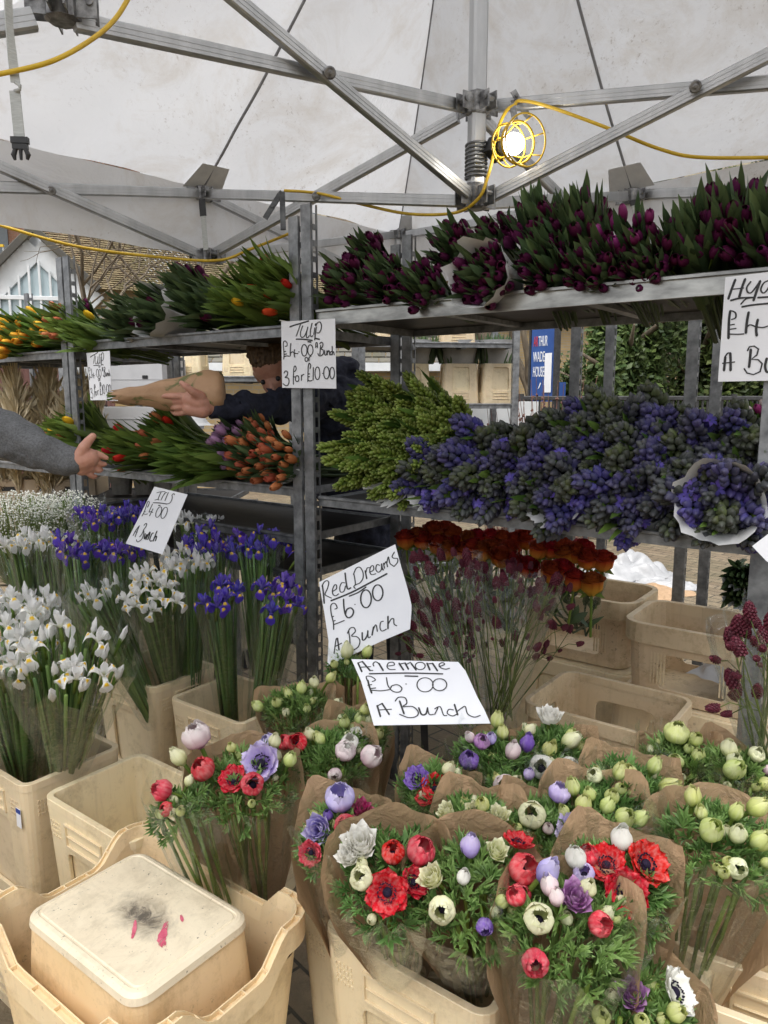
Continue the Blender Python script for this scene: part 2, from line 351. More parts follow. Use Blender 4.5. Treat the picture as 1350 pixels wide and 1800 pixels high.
strut(P(862, 187, 2.54), P(1420, 140, 2.05)); strut(P(852, 352, 2.53), P(1420, 62, 2.00)); bolt(1222, 152, 2.13)
strut(P(805, 206, 2.56), P(372, 448, 3.24)); strut(P(815, 354, 2.56), P(358, 341, 3.23)); bolt(556, 345, 2.86)
strut(P(352, 340, 3.23), P(-140, 325, 2.45)); strut(P(352, 448, 3.23), P(-120, 240, 2.45)); bolt(90, 335, 2.74)
strut(P(372, 348, 3.27), P(690, 505, 4.1)); strut(P(378, 450, 3.27), P(690, 413, 4.1))
strut(P(846, 206, 2.56), P(1092, 452, 3.2)); strut(P(850, 358, 2.56), P(1100, 345, 3.2))
strut(P(1122, 342, 3.25), P(1480, 330, 2.6)); strut(P(715, 412, 4.1), P(1095, 350, 3.3))
strut(P(60, 34, 1.66), P(-200, 75, 1.55), .03, .045)
def joint(c, w=.075, h=.075, flanges=4, turn=.6):
    m = MB(); Mx = RZ(c, turn); m.lathe([(.030, -h/2), (.041, -h/2+.006), (.041, h/2-.006), (.030, h/2)], 8, Mx)
    for k in range(flanges):
        a = k*math.pi*2/flanges
        for s in (-1, 1):
            R_ = Mx @ Matrix.Rotation(a, 4, 'Z'); m.box((.052, s*.017, -.004), (.05, .004, h*.72), R_)
        m.lathe([(.009, -.024), (.009, .024)], 8, Mx @ Matrix.Rotation(a, 4, 'Z') @ Matrix.Translation((.062, 0, 0)) @ Matrix.Rotation(math.pi/2, 4, 'X'))
    put('joint_bracket', m.mesh('joint_bracket', ALUD), gz, GZ)
joint(M_UP); joint(M_LO, h=.085); joint(P(356, 341, 3.25), h=.06); joint(P(365, 450, 3.25), h=.06); joint(P(1112, 345, 3.25), h=.06); joint(P(702, 412, 4.16), h=.06); joint(J1+Vector((0, 0, .02)), h=.085, turn=.2)
m = MB(); zz0, zz1 = M_LO.z+.055, M_LO.z+.17
m.tube([(M_LO.x+.036*math.cos(a*.35), M_LO.y+.036*math.sin(a*.35), zz0+(zz1-zz0)*a/160) for a in range(161)], .0042, 6)
put('coil_spring', m.mesh('coil_spring', GALV, True), gz, GZ)
m = MB(); zp = P(720, 600, 4.16); m.bar((FC.x, FC.y, 0.0), (FC.x, FC.y, EZ), .05, .05, (1, .3, 0)); put('leg', m.mesh('leg', ALU), gz, GZ)
m = MB(); m.bar((LC.x, LC.y, 0.0), (LC.x, LC.y, EZ), .05, .05, (1, .3, 0)); put('leg', m.mesh('leg', ALU), gz, GZ)
m = MB(); m.bar((RC.x, RC.y, 0.0), (RC.x, RC.y, EZ), .05, .05, (1, .3, 0)); put('leg', m.mesh('leg', ALU), gz, GZ)
for px0, py0, px1, py1 in ((355, 350, 362, 440), (1112, 352, 1118, 380)):
    m = MB(); a, b = P(px0, py0, 3.2), P(px1, py1, 3.2); m.bar(a, a.lerp(b, .33), .028, .006, (0, 1, 0), 1); m.bar(a.lerp(b, .33), b, .022, .003, (0, 1, 0), 0)
    put('tie_strap', m.mesh('tie_strap', [WEB, BLACK]), gz, GZ)
# roof of the gazebo next door, joined at the eave
ng = thing('neighbouring_gazebo', 'white fabric roof of the gazebo joined on the aisle side, at the top left', 'gazebo', Matrix.Translation(LC))
out = (NC-LC).cross(Vector((0, 0, 1))).normalized(); out = out if out.dot(M_LO-LC) < 0 else -out
mb = MB(); mb.loft([[LC.lerp(NC, i/12)+out*(1.4*k/6)+Vector((0, 0, 1.0*k/6-.05*math.sin(math.pi*k/6))) for i in range(13)] for k in range(7)], False)
put('canopy_roof', mb.mesh('canopy_roof', FABRIC, True), ng, Matrix.Translation(-LC))

# hanging webbing strap with buckle
sp = [P(14, -20, 1.52), P(16, 40, 1.52), P(22, 100, 1.515), P(27, 145, 1.51)]
sp2 = [P(26, 160, 1.51), P(30, 200, 1.51), P(34, 240, 1.51)]
st = thing('webbing_strap', 'grey webbing strap with black buckle hanging from the gazebo bar', 'strap', Matrix.Translation(sp[0])); IM = Matrix.Translation(-sp[0])
def ribbon(pts, ws, tw, th=.0016):
    m = MB(); rings = []
    for i, p in enumerate(pts):
        a = tw[i]; x = Vector((math.cos(a), math.sin(a), 0)); y = Vector((-math.sin(a), math.cos(a), 0))
        rings.append([p+x*ws[i]/2+y*th, p+x*ws[i]/2-y*th, p-x*ws[i]/2-y*th, p-x*ws[i]/2+y*th])
    m.loft(rings, True, True, True); return m
q = cr(sp, 6); put('upper_webbing', ribbon(q, [.018]*len(q), [1.15-1.1*max(0, (i/len(q)-.45)*1.8) for i in range(len(q))]).mesh('upper_webbing', WEB), st, IM)
q = cr(sp2, 6); put('lower_webbing', ribbon(q, [.021]*len(q), [.1]*len(q)).mesh('lower_webbing', WEB), st, IM)
m = MB(); m.tube([P(27, 145, 1.51), P(35, 150, 1.5), P(35, 157, 1.5), P(26, 160, 1.51)], .0035, 6); put('fold', m.mesh('fold', WEB, True), st, IM)
c = P(35, 247, 1.51); m = MB(); m.box((0, 0, 0), (.034, .012, .012), RZ(c, .1)); m.box((0, 0, -.012), (.030, .009, .010), RZ(c, .1))
for k, dx in enumerate((-.010, 0, .010)):
    m.tube([c+Vector((dx, 0, -.016)), c+Vector((dx*1.5, 0, -.028)), c+Vector((dx*1.25, 0, -.037))], [.0045, .0055 if k != 1 else .0035, .003], 8)
put('buckle', m.mesh('buckle', BLACK), st, IM)

# cables and caged lamp
def cable(label, pts, r=.0055):
    q = cr([P(*p) for p in pts], 8); o = Matrix.Translation(q[0]); m = MB(); m.tube([p-q[0] for p in q], r, 8)
    tag(put('power_cable', m.mesh('power_cable', CABLE, True), None, o), label, 'cable', 'yellow festoon cables')
cable('yellow cable looping over the nearest gazebo bar at top left', [(-60, 140, 1.50), (0, 130, 1.50), (90, 108, 1.52), (160, 70, 1.58), (205, 30, 1.62), (240, -30, 1.65)], .0052)
cable('yellow cable running from the caged lamp to the right edge', [(905, 184, 2.44), (915, 177, 2.44), (960, 186, 2.42), (1060, 222, 2.36), (1160, 262, 2.30), (1240, 277, 2.26), (1420, 275, 2.2)], .0058)
cable('yellow cable drooping from the caged lamp down to the shelf posts', [(905, 184, 2.44), (890, 195, 2.44), (876, 225, 2.45), (870, 262, 2.46), (856, 315, 2.46), (840, 350, 2.48), (800, 374, 2.55), (720, 376, 2.7), (640, 360, 2.8), (560, 340, 2.85), (500, 335, 2.9)], .0055)
cable('yellow cable sagging across the left side under the canopy edge', [(-60, 378, 2.9), (0, 396, 2.9), (130, 432, 3.0), (260, 450, 3.1), (380, 458, 3.15), (440, 438, 3.15), (510, 410, 3.1)], .006)
lc = P(896, 255, 2.42); ax = Vector((.42, -.82, -.10)).normalized()
lamp = thing('caged_work_lamp', 'lit work lamp in a yellow wire cage hanging from the gazebo', 'lamp', Matrix.Translation(lc)); LMX = TR((0, 0, 0), ax)
m = MB(); m.box((0, 0, -.075), (.062, .055, .055), LMX); m.lathe([(.022, -.05), (.024, -.03), (.020, -.02)], 16, LMX); put('lamp_holder', m.mesh('lamp_holder', BLACK), lamp)
t = NT('lit_bulb'); t.set(Emission_Strength=14.0); t.b.inputs['Emission Color'].default_value = (1, .97, .90, 1); BULB = t.m
m = MB(); m.lathe([(.012, -.03), (.016, -.018), (.030, .004), (.034, .022), (.028, .042), (.014, .052), (.002, .055)], 20, LMX); put('bulb', m.mesh('bulb', BULB, True), lamp)
m = MB()
def hoop(r, z, w): m.tube([LMX @ Vector((r*math.cos(2*math.pi*i/40), r*math.sin(2*math.pi*i/40), z)) for i in range(41)], w, 6)
hoop(.030, -.045, .0028); hoop(.066, -.005, .003); hoop(.063, .045, .0045); hoop(.078, .085, .003)
for k in range(7):
    a = 2*math.pi*k/7; cx, sx = math.cos(a), math.sin(a)
    m.tube([LMX @ Vector((r*cx, r*sx, z)) for r, z in ((.030, -.045), (.052, -.025), (.066, -.005), (.063, .045), (.078, .085))], .0024, 5)
put('wire_cage', m.mesh('wire_cage', CABLE, True), lamp)
def bracket(label, pts, w, d, mat=ALUD):
    q = [P(*p) for p in pts]; m = MB(); p0 = q[0]
    for a, b in zip(q[:-1], q[1:]): m.bar(a-p0, b-p0, w, d, (0, 1, .2))
    m.lathe([(.006, -.008), (.006, .012)], 8, TR((q[1]-p0)*.5, (0, -1, 0)))
    tag(put('hanging_hook', m.mesh('hanging_hook', mat), None, Matrix.Translation(p0)), label, 'hook')
bracket('bent steel hook holding the caged lamp on the gazebo bar', [(902, 160, 2.46), (912, 178, 2.46), (900, 182, 2.44), (908, 226, 2.43)], .020, .006)
bracket('small steel hook strip beside the caged lamp', [(900, 172, 2.49), (918, 190, 2.49), (930, 206, 2.49)], .020, .005)
bracket('angled grey steel hook clipped to the bar above the shelf posts', [(466, 384, 2.76), (492, 342, 2.76), (496, 338, 2.76), (498, 404, 2.76)], .020, .008, GALVD)

# ------------------------------------------------------------------ flower trolleys
def post(M, z1, parent, mat=GALV, w=.042, d=.030, z0=0.02, holes=True):
    m = MB(); m.box((0, -d/2, (z0+z1)/2), (w, .004, z1-z0), M)
    for s in (-1, 1):
        if holes:
            m.box((s*w/2, -d*.42+.0022, (z0+z1)/2), (.004, d*.16, z1-z0-.001), M); m.box((s*w/2, d*.42, (z0+z1)/2), (.004, d*.20, z1-z0), M)
            n = int((z1-z0)/.05)
            for k in range(n): m.box((s*w/2, 0.004, z0+(k+.5)*.05), (.0036, d*.62, .018), M)
        else: m.box((s*w/2, .002, (z0+z1)/2), (.004, d, z1-z0-.001), M)
    put('post', m.mesh('post', mat), parent)
def shelf(L, D, z, parent, lip=.030, lipm=GALV, under=PLY, x0=0.):
    m = MB(); m.box((x0-L/2, D/2, z-.010), (L-.006, D-.03, .012), None, (0, 0, 0), 0)
    m.box((x0-L/2, D-.008, z-lip/2+.006), (L, .012, lip), None, (0, 0, 0), 1)
    for xx in (x0-.004, x0-L+.004): m.box((xx, D/2, z-lip/2+.005), (.010, D-.03, lip-.002), None, (0, 0, 0), 1)
    for k in (.33, .66): m.box((x0-L*k, D/2, z-.024), (.035, D-.05, .014), None, (0, 0, 0), 1)
    sh_ = put('shelf', m.mesh('shelf', [under, GALV]), parent)
    m = MB(); m.box((x0-L/2, .008, z-lip/2+.006), (L, .012, lip)); m.bar((x0-L+.003, .004, z+.006), (x0-.003, .004, z+.006), .020, .010, (0, 0, 1))
    put('front_lip', m.mesh('front_lip', lipm), sh_)
def trolley(label, origin, L, D, tops, shelves, cat='trolley', mat=GALV, ang=AE, holes=True, group='flower trolleys'):
    t_ = thing('flower_trolley', label, cat, RZ((origin[0], origin[1], 0), ang), group)
    for (x, y), z1 in zip(((0, 0), (-L, 0), (-L, D), (0, D)), tops):
        if z1: post(Matrix.Translation((x, y, 0)), z1, t_, mat, holes=holes)
    for s_ in shelves: shelf(L-.05, D, s_[0], t_, s_[1], s_[2], x0=-.025)
    for x in (-.06, -L+.06):
        for y in (.05, D-.05):
            m = MB(); m.lathe([(.05, -.014), (.055, 0), (.05, .014)], 14, Matrix.Translation((x, y, .056)) @ Matrix.Rotation(math.pi/2, 4, 'X')); m.box((x, y, .10), (.03, .036, .05))
            put('castor', m.mesh('castor', BLACK), t_)
    return t_
LB = 1.36
trolley('right flower trolley with purple tulips on top and hyacinths below', SH0+E1*.034, LB+.034, .565, (1.93, 2.265, 2.265, 1.93), ((1.925, .046, LIP), (1.312, .030, GALV)))
OB = SH0-E1*(LB+.055)
trolley('middle flower trolley with tulips on two shelves and an empty dark tray', OB, LB, .565, (2.235, 2.26, 2.26, 2.235), ((1.885, .034, GALV), (1.335, .030, GALV), (1.165, .03, GALVD), (1.03, .03, GALVD)))
OA = OB-E1*(LB+.055)
trolley('left flower trolley with yellow and red tulips', OA, LB, .565, (2.26, 2.28, 2.28, 2.27), ((1.855, .034, GALV), (1.32, .030, GALV)))

# ------------------------------------------------------------------ buckets and crates
def outline(w, l, r, ts, k=4):
    """points of a rounded rectangle; ts = places along each side (fractions -1..1 of the straight run)"""
    out = []
    for sd, (ax, ay, nx, ny, L, Dp) in enumerate(((1, 0, 0, -1, w, l), (0, 1, 1, 0, l, w), (-1, 0, 0, 1, w, l), (0, -1, -1, 0, l, w))):
        h = L/2-r
        for t_ in ts: out.append((Vector((ax*t_*h+nx*Dp/2, ay*t_*h+ny*Dp/2, 0)), Vector((nx, ny, 0)), sd, t_))
        cx, cy = ax*h+nx*(Dp/2-r), ay*h+ny*(Dp/2-r); a0 = math.atan2(ny, nx)
        for i in range(1, k):
            a = a0+i/k*math.pi/2; out.append((Vector((cx+r*math.cos(a), cy+r*math.sin(a), 0)), Vector((math.cos(a), math.sin(a), 0)), sd, 9))
    return out
def tub(w, l, h, tp, r, th=.004, z0=.0, grow=0., floor=True):
    m = MB(); ol = outline(w, l, r, (-1, -.33, .33, 1), 5)
    def ring(z, off):
        s = 1-tp*(1-z/h); return [(p.x*s+n.x*off, p.y*s+n.y*off, z) for p, n, *_ in ol]
    m.loft([ring(z0, grow), ring(h, grow), ring(h, grow-th), ring(z0+.006, grow-th)], True, floor, floor); return m
def frame(w, l, h, tp, r, x0, z0, z1, off, thick, sides=(0, 1, 2, 3), ztop=None, cham=.03):
    """a wall skin with one rounded opening per side"""
    m = MB(); c = cham; fr = lambda v, L: v/(L/2-r)
    hh = (w/2-r); ts0 = (-1, -x0, -x0+c/hh, x0-c/hh, x0, 1); ol = outline(w, l, r, ts0, 5); n = len(ol); zs = [0.0, z0, z0+c, z1-c, z1, ztop or h]
    def pt(i, z):
        p, nn, *_ = ol[i % n]; s = 1-tp*(1-z/h); return Vector((p.x*s+nn.x*off, p.y*s+nn.y*off, z))
    vs = [pt(i, z) for z in zs for i in range(n)]; fs = []; extra = []
    per = len(ts0)+4
    for j in range(len(zs)-1):
        for i in range(n):
            sd, loc = i//per, i % per
            q = (j*n+i, j*n+(i+1) % n, (j+1)*n+(i+1) % n, (j+1)*n+i)
            if sd in sides and 1 <= loc <= 3 and 1 <= j <= 3:
                ci, cj = (loc in (1, 3)), (j in (1, 3))
                if ci and cj:
                    # keep the outer corner of this cell as an arc
                    A = q[{(1, 1): 0, (3, 1): 1, (3, 3): 2, (1, 3): 3}[(loc, j)]]
                    B = q[{(1, 1): 3, (3, 1): 0, (3, 3): 1, (1, 3): 2}[(loc, j)]]; C = q[{(1, 1): 1, (3, 1): 2, (3, 3): 3, (1, 3): 0}[(loc, j)]]
                    D = q[{(1, 1): 2, (3, 1): 3, (3, 3): 0, (1, 3): 1}[(loc, j)]]
                    arc = []
                    for k in range(1, 4):
                        a = k/4*math.pi/2; p = vs[D]+(vs[B]-vs[D])*math.cos(a)+(vs[C]-vs[D])*math.sin(a)
                        p = vs[D]+((vs[B]-vs[D])*math.cos(a)+(vs[C]-vs[D])*math.sin(a)); extra.append(p); arc.append(len(vs)+len(extra)-1)
                    chain = [C]+arc[::-1]+[B]
                    for u, v_ in zip(chain[:-1], chain[1:]): fs.append((A, u, v_))
                continue
            fs.append(q)
    m.add(vs+extra, fs); me = m.mesh('side_frame', PEACH)
    return baked(me, ('WELD', dict(merge_threshold=.0002)), ('SOLIDIFY', dict(thickness=thick, offset=0)), ('BEVEL', dict(width=.0016, segments=1, limit_method='ANGLE', angle_limit=.7)), smooth=False)
def rimband(w, l, r, z, hgt, out, thick, tp=0, h=1):
    m = MB(); ol = outline(w, l, r, (-1, -.5, 0, .5, 1), 5)
    def ring(zz, off): return [(p.x+n.x*off, p.y+n.y*off, zz) for p, n, *_ in ol]
    b = .0015
    m.loft([ring(z-hgt, out-.0025), ring(z-hgt, out), ring(z-b, out), ring(z, out-b), ring(z, out-thick+b), ring(z-b, out-thick), ring(z-hgt*.6, out-thick-.001)], True); return m
def plate(w, l, h, tp, side, cx, cz, pw, ph, d=.005, off=.008):
    """a raised label frame on a side"""
    m = MB(); s = 1-tp*(1-cz/h); y = -(l/2)*s-off-.0005; t = .005; sl = tp*l/2/h
    def bx(x, z, a, b): m.box((x, 0, z), (a, d, b))
    bx(0, ph/2, pw, t); bx(0, -ph/2, pw, t); bx(-pw/2+t/2, 0, t, ph-t); bx(pw/2-t/2, 0, t, ph-t); bx(0, 0, pw*.9, .0015)
    M = (Matrix.Rotation(side*math.pi/2, 4, 'Z') @ Matrix.Translation((cx, y if side in (0, 2) else -(w/2)*s-off-.0005, cz)) @ Matrix.Rotation(math.atan(sl), 4, 'X'))
    m.v = [M @ v for v in m.v]; return m
_bk = {}
def bucket_kit(kind):
    if kind in _bk: return _bk[kind]
    if kind == 'bucket':     # square flower bucket, arched panels
        w, l, h, tp, r = .325, .255, .36, .13, .022
        k = [('tub', tub(w, l, h, tp, r).mesh('tub', PEACH), None), ('side_frame', frame(w, l, h, tp, r, .60, .035, h-.115, .007, .010, cham=.02), None),
             ('rim', rimband(w, l, r, h+.003, .020, .012, .016).mesh('rim', PEACH), None)]
        for sd in range(4): k.append(('handle_plate', plate(w, l, h, tp, sd, 0, h-.066, .15 if sd % 2 == 0 else .10, .055, .006, .0135).mesh('handle_plate', PEACH), None))
        m = tub(w, l, h, tp, r)
        for sd in (0, 1, 2, 3):
            W_, L_ = (w, l) if sd % 2 == 0 else (l, w)
            for sx in (-1, 1):
                for a in range(5):
                    for b in range(4):
                        zc = h-.05-b*.012; s = 1-tp*(1-zc/h)
                        m.box((0, 0, 0), (.004, .003, .006), Matrix.Rotation(sd*math.pi/2, 4, 'Z') @ Matrix.Translation((sx*(W_/2*s-.022-a*.0085), -L_/2*s-.0122, zc)))
        k[0] = ('tub', m.mesh('tub', PEACH), None)
    elif kind == 'open':     # weathered crate with big windows
        w, l, h, tp, r = .415, .335, .33, .06, .045
        k = [('side_wall', frame(w, l, h, tp, r, .62, .055, h-.075, 0, .007, cham=.028), TAN), ('rim', rimband(w, l, r, h+.002, .042, .010, .016).mesh('rim', TAN), None),
             ('base', tub(w, l, h, tp, r, z0=.0, grow=-.004).mesh('base', TAN), None)]
        m = MB(); ol = outline(w, l, r, (-1, 0, 1), 5); s = 1-tp; m.loft([[(p.x*s*.99, p.y*s*.99, z) for p, *_ in ol] for z in (.0, .010)], True, True, True); k[2] = ('base', m.mesh('base', TAN), None)
    elif kind == 'round':    # crate with well rounded corners and a deep rim
        w, l, h, tp, r = .46, .33, .27, .08, .065
        k = [('side_wall', frame(w, l, h, tp, r, .72, .045, h-.10, 0, .007, cham=.022), TAN), ('rim', rimband(w, l, r, h+.002, .070, .016, .022).mesh('rim', TAN), None)]
        m = MB(); ol = outline(w, l, r, (-1, 0, 1), 5); s = 1-tp; m.loft([[(p.x*s*.99, p.y*s*.99, z) for p, *_ in ol] for z in (.0, .010)], True, True, True)
        for sd in range(4):
            W_, L_ = (w, l) if sd % 2 == 0 else (l, w)
            for sx in (-1, 1):
                for a in range(5):
                    s = 1-tp*.55; m.box((0, 0, 0), (.005, .004, .12), Matrix.Rotation(sd*math.pi/2, 4, 'Z') @ Matrix.Translation((sx*(W_/2*s-.085-a*.011), -L_/2*s-.004, .12)))
        k.append(('base', m.mesh('base', TAN), None))
    for i, (nm, me, mt) in enumerate(k):
        if mt: me.materials.clear(); me.materials.append(mt)
    _bk[kind] = ((w, l, h), k); return _bk[kind]
def bucket(kind, label, c, ang=AE, inv=False, scale=1., name='flower_bucket', group=None, cat='bucket', only=None, mat=None):
    (w, l, h), kit = bucket_kit(kind)
    M = RZ(c, ang) @ Matrix.Scale(scale, 4)
    if inv: M = M @ Matrix.Translation((0, 0, h)) @ Matrix.Rotation(math.pi, 4, 'X')
    b = thing(name, label, cat, M, group)
    for nm, me, mt in kit:
        put(nm, me, b)
    return b
def cl(px, py, z, w, l): v = G(px, py, z); return v+E1*w/2+E2*l/2           # centre from the left rim corner
BG, SG = 'cream plastic flower buckets', 'upturned buckets under the displays'
def place(kind, label, px, py, z, under=None, dang=0., corner='l'):
    (w, l, h), _ = bucket_kit(kind); v = G(px, py, z)
    c = {'l': v+E1*w/2+E2*l/2, 'f': v-E1*w/2+E2*l/2, 'b': v+E1*w/2-E2*l/2}[corner]
    c.z = z-h-.003; bucket(kind, label, c, AE+dang, group=BG)
    if under: bucket('bucket', under, (c.x, c.y, 0), AE+dang, True, c.z/.363, group=SG, name='upturned_bucket')
    return c
C1 = place('bucket', 'cream bucket nearest the viewer holding anemone bunches', 578, 1627, .70, 'upturned cream bucket under the nearest anemone bucket')
C4 = place('bucket', 'cream bucket of anemones squeezed behind the nearest anemone bucket', 534, 1586, .64, 'upturned bucket under the second anemone bucket', .0)
C6 = place('bucket', 'empty cream bucket with clean inside behind the upturned bucket crate', 85, 1396, .70, 'upturned bucket under the empty cream bucket')
C7 = place('bucket', 'cream bucket of white irises with a small blue sticker', 44, 1380, .71, 'upturned bucket under the white iris bucket', 0, 'f')
C8 = place('bucket', 'cream bucket of irises behind the empty bucket', 270, 1208, .70, 'upturned bucket under the middle iris bucket', 0, 'f')
C9 = place('bucket', 'cream bucket holding the blue irises', 304, 1226, .68, 'upturned bucket under the blue iris bucket')
C2 = place('bucket', 'cream bucket of anemones at the right edge', 1181, 1641, .70, 'upturned bucket under the right anemone bucket', .12)
C3 = place('bucket', 'cream bucket with its front rim at the bottom right corner', 1225, 1738, .68, None, .12)
C11 = place('open', 'empty weathered crate with open window sides behind the anemones', 920, 1232, .72, 'upturned bucket under the empty weathered crate')
C12 = place('round', 'tan crate with rounded corners holding scraps of film', 1100, 1088, .88, 'upturned bucket under the rounded tan crate')
C13 = place('round', 'tan crate with rounded corners full of orange roses', 1110, 1062, .88, 'upturned bucket under the rose crate', 0, 'f')
m = MB(); m.box((0, 0, 0), (.022, .0012, .05)); m.box((0, -.0007, .018), (.022, .0006, .012), None, (0, 0, 0), 1)
BLUEST = simple('blue_print', (.03, .06, .28), (.04, .08, .34), 20, .4)
fcn = G(44, 1380, .71); stk = put('sticker', m.mesh('sticker', [CARD, BLUEST]), None, RZ((fcn.x-.02*.8-.008, fcn.y+.004, .62), AE)); tag(stk, 'small white and blue sticker on the white iris bucket', 'sticker')

# big crate with the wavy rim, and the upturned bucket standing in it
FCOR = G(262, 1440, .725); w5, l5, h5, r5 = .475, .36, .34, .05
c5 = FCOR+E1*w5/2-E2*l5/2; c5.z = .725-.055-h5
cr5 = thing('wavy_rim_crate', 'peach crate with wavy raised corners around the upturned bucket', 'crate', RZ(c5, AE))
ts = tuple(-1+2*i/16 for i in range(17)); ol5 = outline(w5, l5, r5, ts, 8)
def ztop(sd, t_):
    if t_ == 9: return h5+.055
    L = (w5, l5)[sd % 2]/2-r5; d = (1-abs(t_))*L
    return h5+.055*max(0, min(1, 1-(d-.022)/.05))**1.0
mb = MB(); s0 = .86; rings = []
secs = ((-.006, -1), (-.006, -.03), (0, 0), (.0025, 0), (.0025, -.009), (.0145, -.009), (.0145, -.0005), (.0175, -.0005), (.0175, -.048), (.0145, -.048), (.0145, -.02), (.0, -.02))
for off, dz in secs:
    rg = []
    for p, n, sd, t_ in ol5:
        zt = ztop(sd, t_); z = 0.01 if dz == -1 else zt+dz; s = (1-(1-s0)) if dz == -1 else 1
        rg.append((p.x*s+n.x*off, p.y*s+n.y*off, z))
    rings.append(rg)
mb.loft(rings[:2], True); m2 = MB(); m2.loft(rings[1:], True)
mo = MB(); mo.loft([[(p.x*s0+n.x*-.002, p.y*s0+n.y*-.002, 0) for p, n, *_ in ol5], [(p.x+n.x*-.002, p.y+n.y*-.002, h5-.02) for p, n, *_ in ol5]], True, True)
put('inner_wall', mb.mesh('inner_wall', PEACHD, True), cr5); put('outer_wall', mo.mesh('outer_wall', PEACHD, False), cr5)
m = m2
for i, (p, n, sd, t_) in enumerate(ol5):
    if i % 3 == 0: m.box((0, 0, 0), (.0022, .0125, .0075), Matrix.Translation((p.x+n.x*.0085, p.y+n.y*.0085, ztop(sd, t_)-.0048)) @ Matrix.Rotation(math.atan2(n.y, n.x)-math.pi/2, 4, 'Z'))
put('rim', m.mesh('rim', PEACHD), cr5)
m = MB(); A_ = [(-.07, 0), (-.07, .03), (-.05, .05), (.05, .05), (.07, .03), (.07, 0)]
for sd, Wd in ((1, w5), (2, l5), (0, l5), (3, w5)):
    Mx = Matrix.Rotation(sd*math.pi/2, 4, 'Z') @ Matrix.Translation((0, -(Wd/2 if sd % 2 else Wd/2)+.014, h5-.14)); m.tube([Mx @ Vector((x, 0, z)) for x, z in A_], .004, 6)
put('grip_ridge', m.mesh('grip_ridge', PEACHD), cr5)
for dx in (-.12, .12):
    pass
bucket('bucket', 'upturned bucket carrying the wavy rim crate', (c5.x, c5.y, 0), AE, True, c5.z/.363, group=SG, name='upturned_bucket')
# left neighbour crate: only its corner shows at the left edge
nb = c5-E1*.0-E2*.0
q = G(20, 1592, .70); c5b = Vector((q.x, q.y, c5.z))-E1*(w5/2-.02)-E2*(l5/2-.0)
cr6 = thing('wavy_rim_crate', 'second peach wavy rim crate cut off by the left edge', 'crate', RZ(c5b+Vector((-.03, .02, -.03)), AE))
for ch in list(cr5.children): put(ch.name.split('.')[0], ch.data, cr6)
# the upturned bucket
ctr = (G(40, 1605, .745)+G(245, 1487, .745)+G(440, 1612, .745)+G(240, 1760, .745))/4
uw, ul, uh = .325, .235, .36; zb = .745-uh
ub = thing('upturned_bucket', 'scuffed upturned bucket with pink paint streaks and a black smudge on its base', 'bucket', RZ((ctr.x, ctr.y, zb), AE), SG)
ol = outline(uw, ul, .03, (-1, -.5, 0, .5, 1), 6)
def ur(z, off): 
    s = 1+.17*(1-z/uh); return [(p.x*s+n.x*off, p.y*s+n.y*off, z) for p, n, *_ in ol]
m = MB(); m.loft([ur(0.0, 0), ur(uh-.020, 0)], True); put('side_wall', m.mesh('side_wall', plasticm('grimy_peach_plastic', (.70, .50, .28), (.78, .58, .36), (.06, .045, .035), 7, .62, .42, .9), False), ub)
m = MB(); m.loft([ur(uh-.020, 0), ur(uh-.018, .004), ur(uh-.006, .003), ur(uh-.001, -.004), ur(uh, -.010), ur(uh-.0018, -.012), ur(uh-.0018, -.015), ur(uh, -.017)], True, False, True); put('base', m.mesh('base', SCUFF, False), ub)
_t = NT('pink_paint'); _t.col(_t.ramp(_t.noise(60, 4), [(.3, (.50, .05, .12)), (.7, (.64, .16, .22))])); _t.l.new(_t.ramp(_t.noise(90, 6, .75, stretch=(1, .4, 1)), [(.40, 0.), (.50, 1.)]), _t.b.inputs['Alpha']); PINK = _t.m
for pts, ww in ((((238, 1617), (236, 1635), (232, 1650)), .0075), (((294, 1618), (287, 1640), (284, 1655), (293, 1670)), .014), (((318, 1608), (321, 1620)), .006)):
    q = cr([G(px, py, .7462) for px, py in pts], 5); m = MB(); L_, R_ = [], []
    for i, p in enumerate(q):
        tt = (q[min(i+1, len(q)-1)]-q[max(0, i-1)]).normalized(); sd = Vector((-tt.y, tt.x, 0)); wv = ww*(.25+.75*math.sin(math.pi*(i+.4)/(len(q)-.2)))*(.8+.4*R.random())/2; L_.append(p+sd*wv); R_.append(p-sd*wv)
    inv = ub.matrix_basis.inverted(); m.loft([[inv @ v for v in L_], [inv @ v for v in R_]], False); put('paint_streak', m.mesh('paint_streak', PINK), ub)
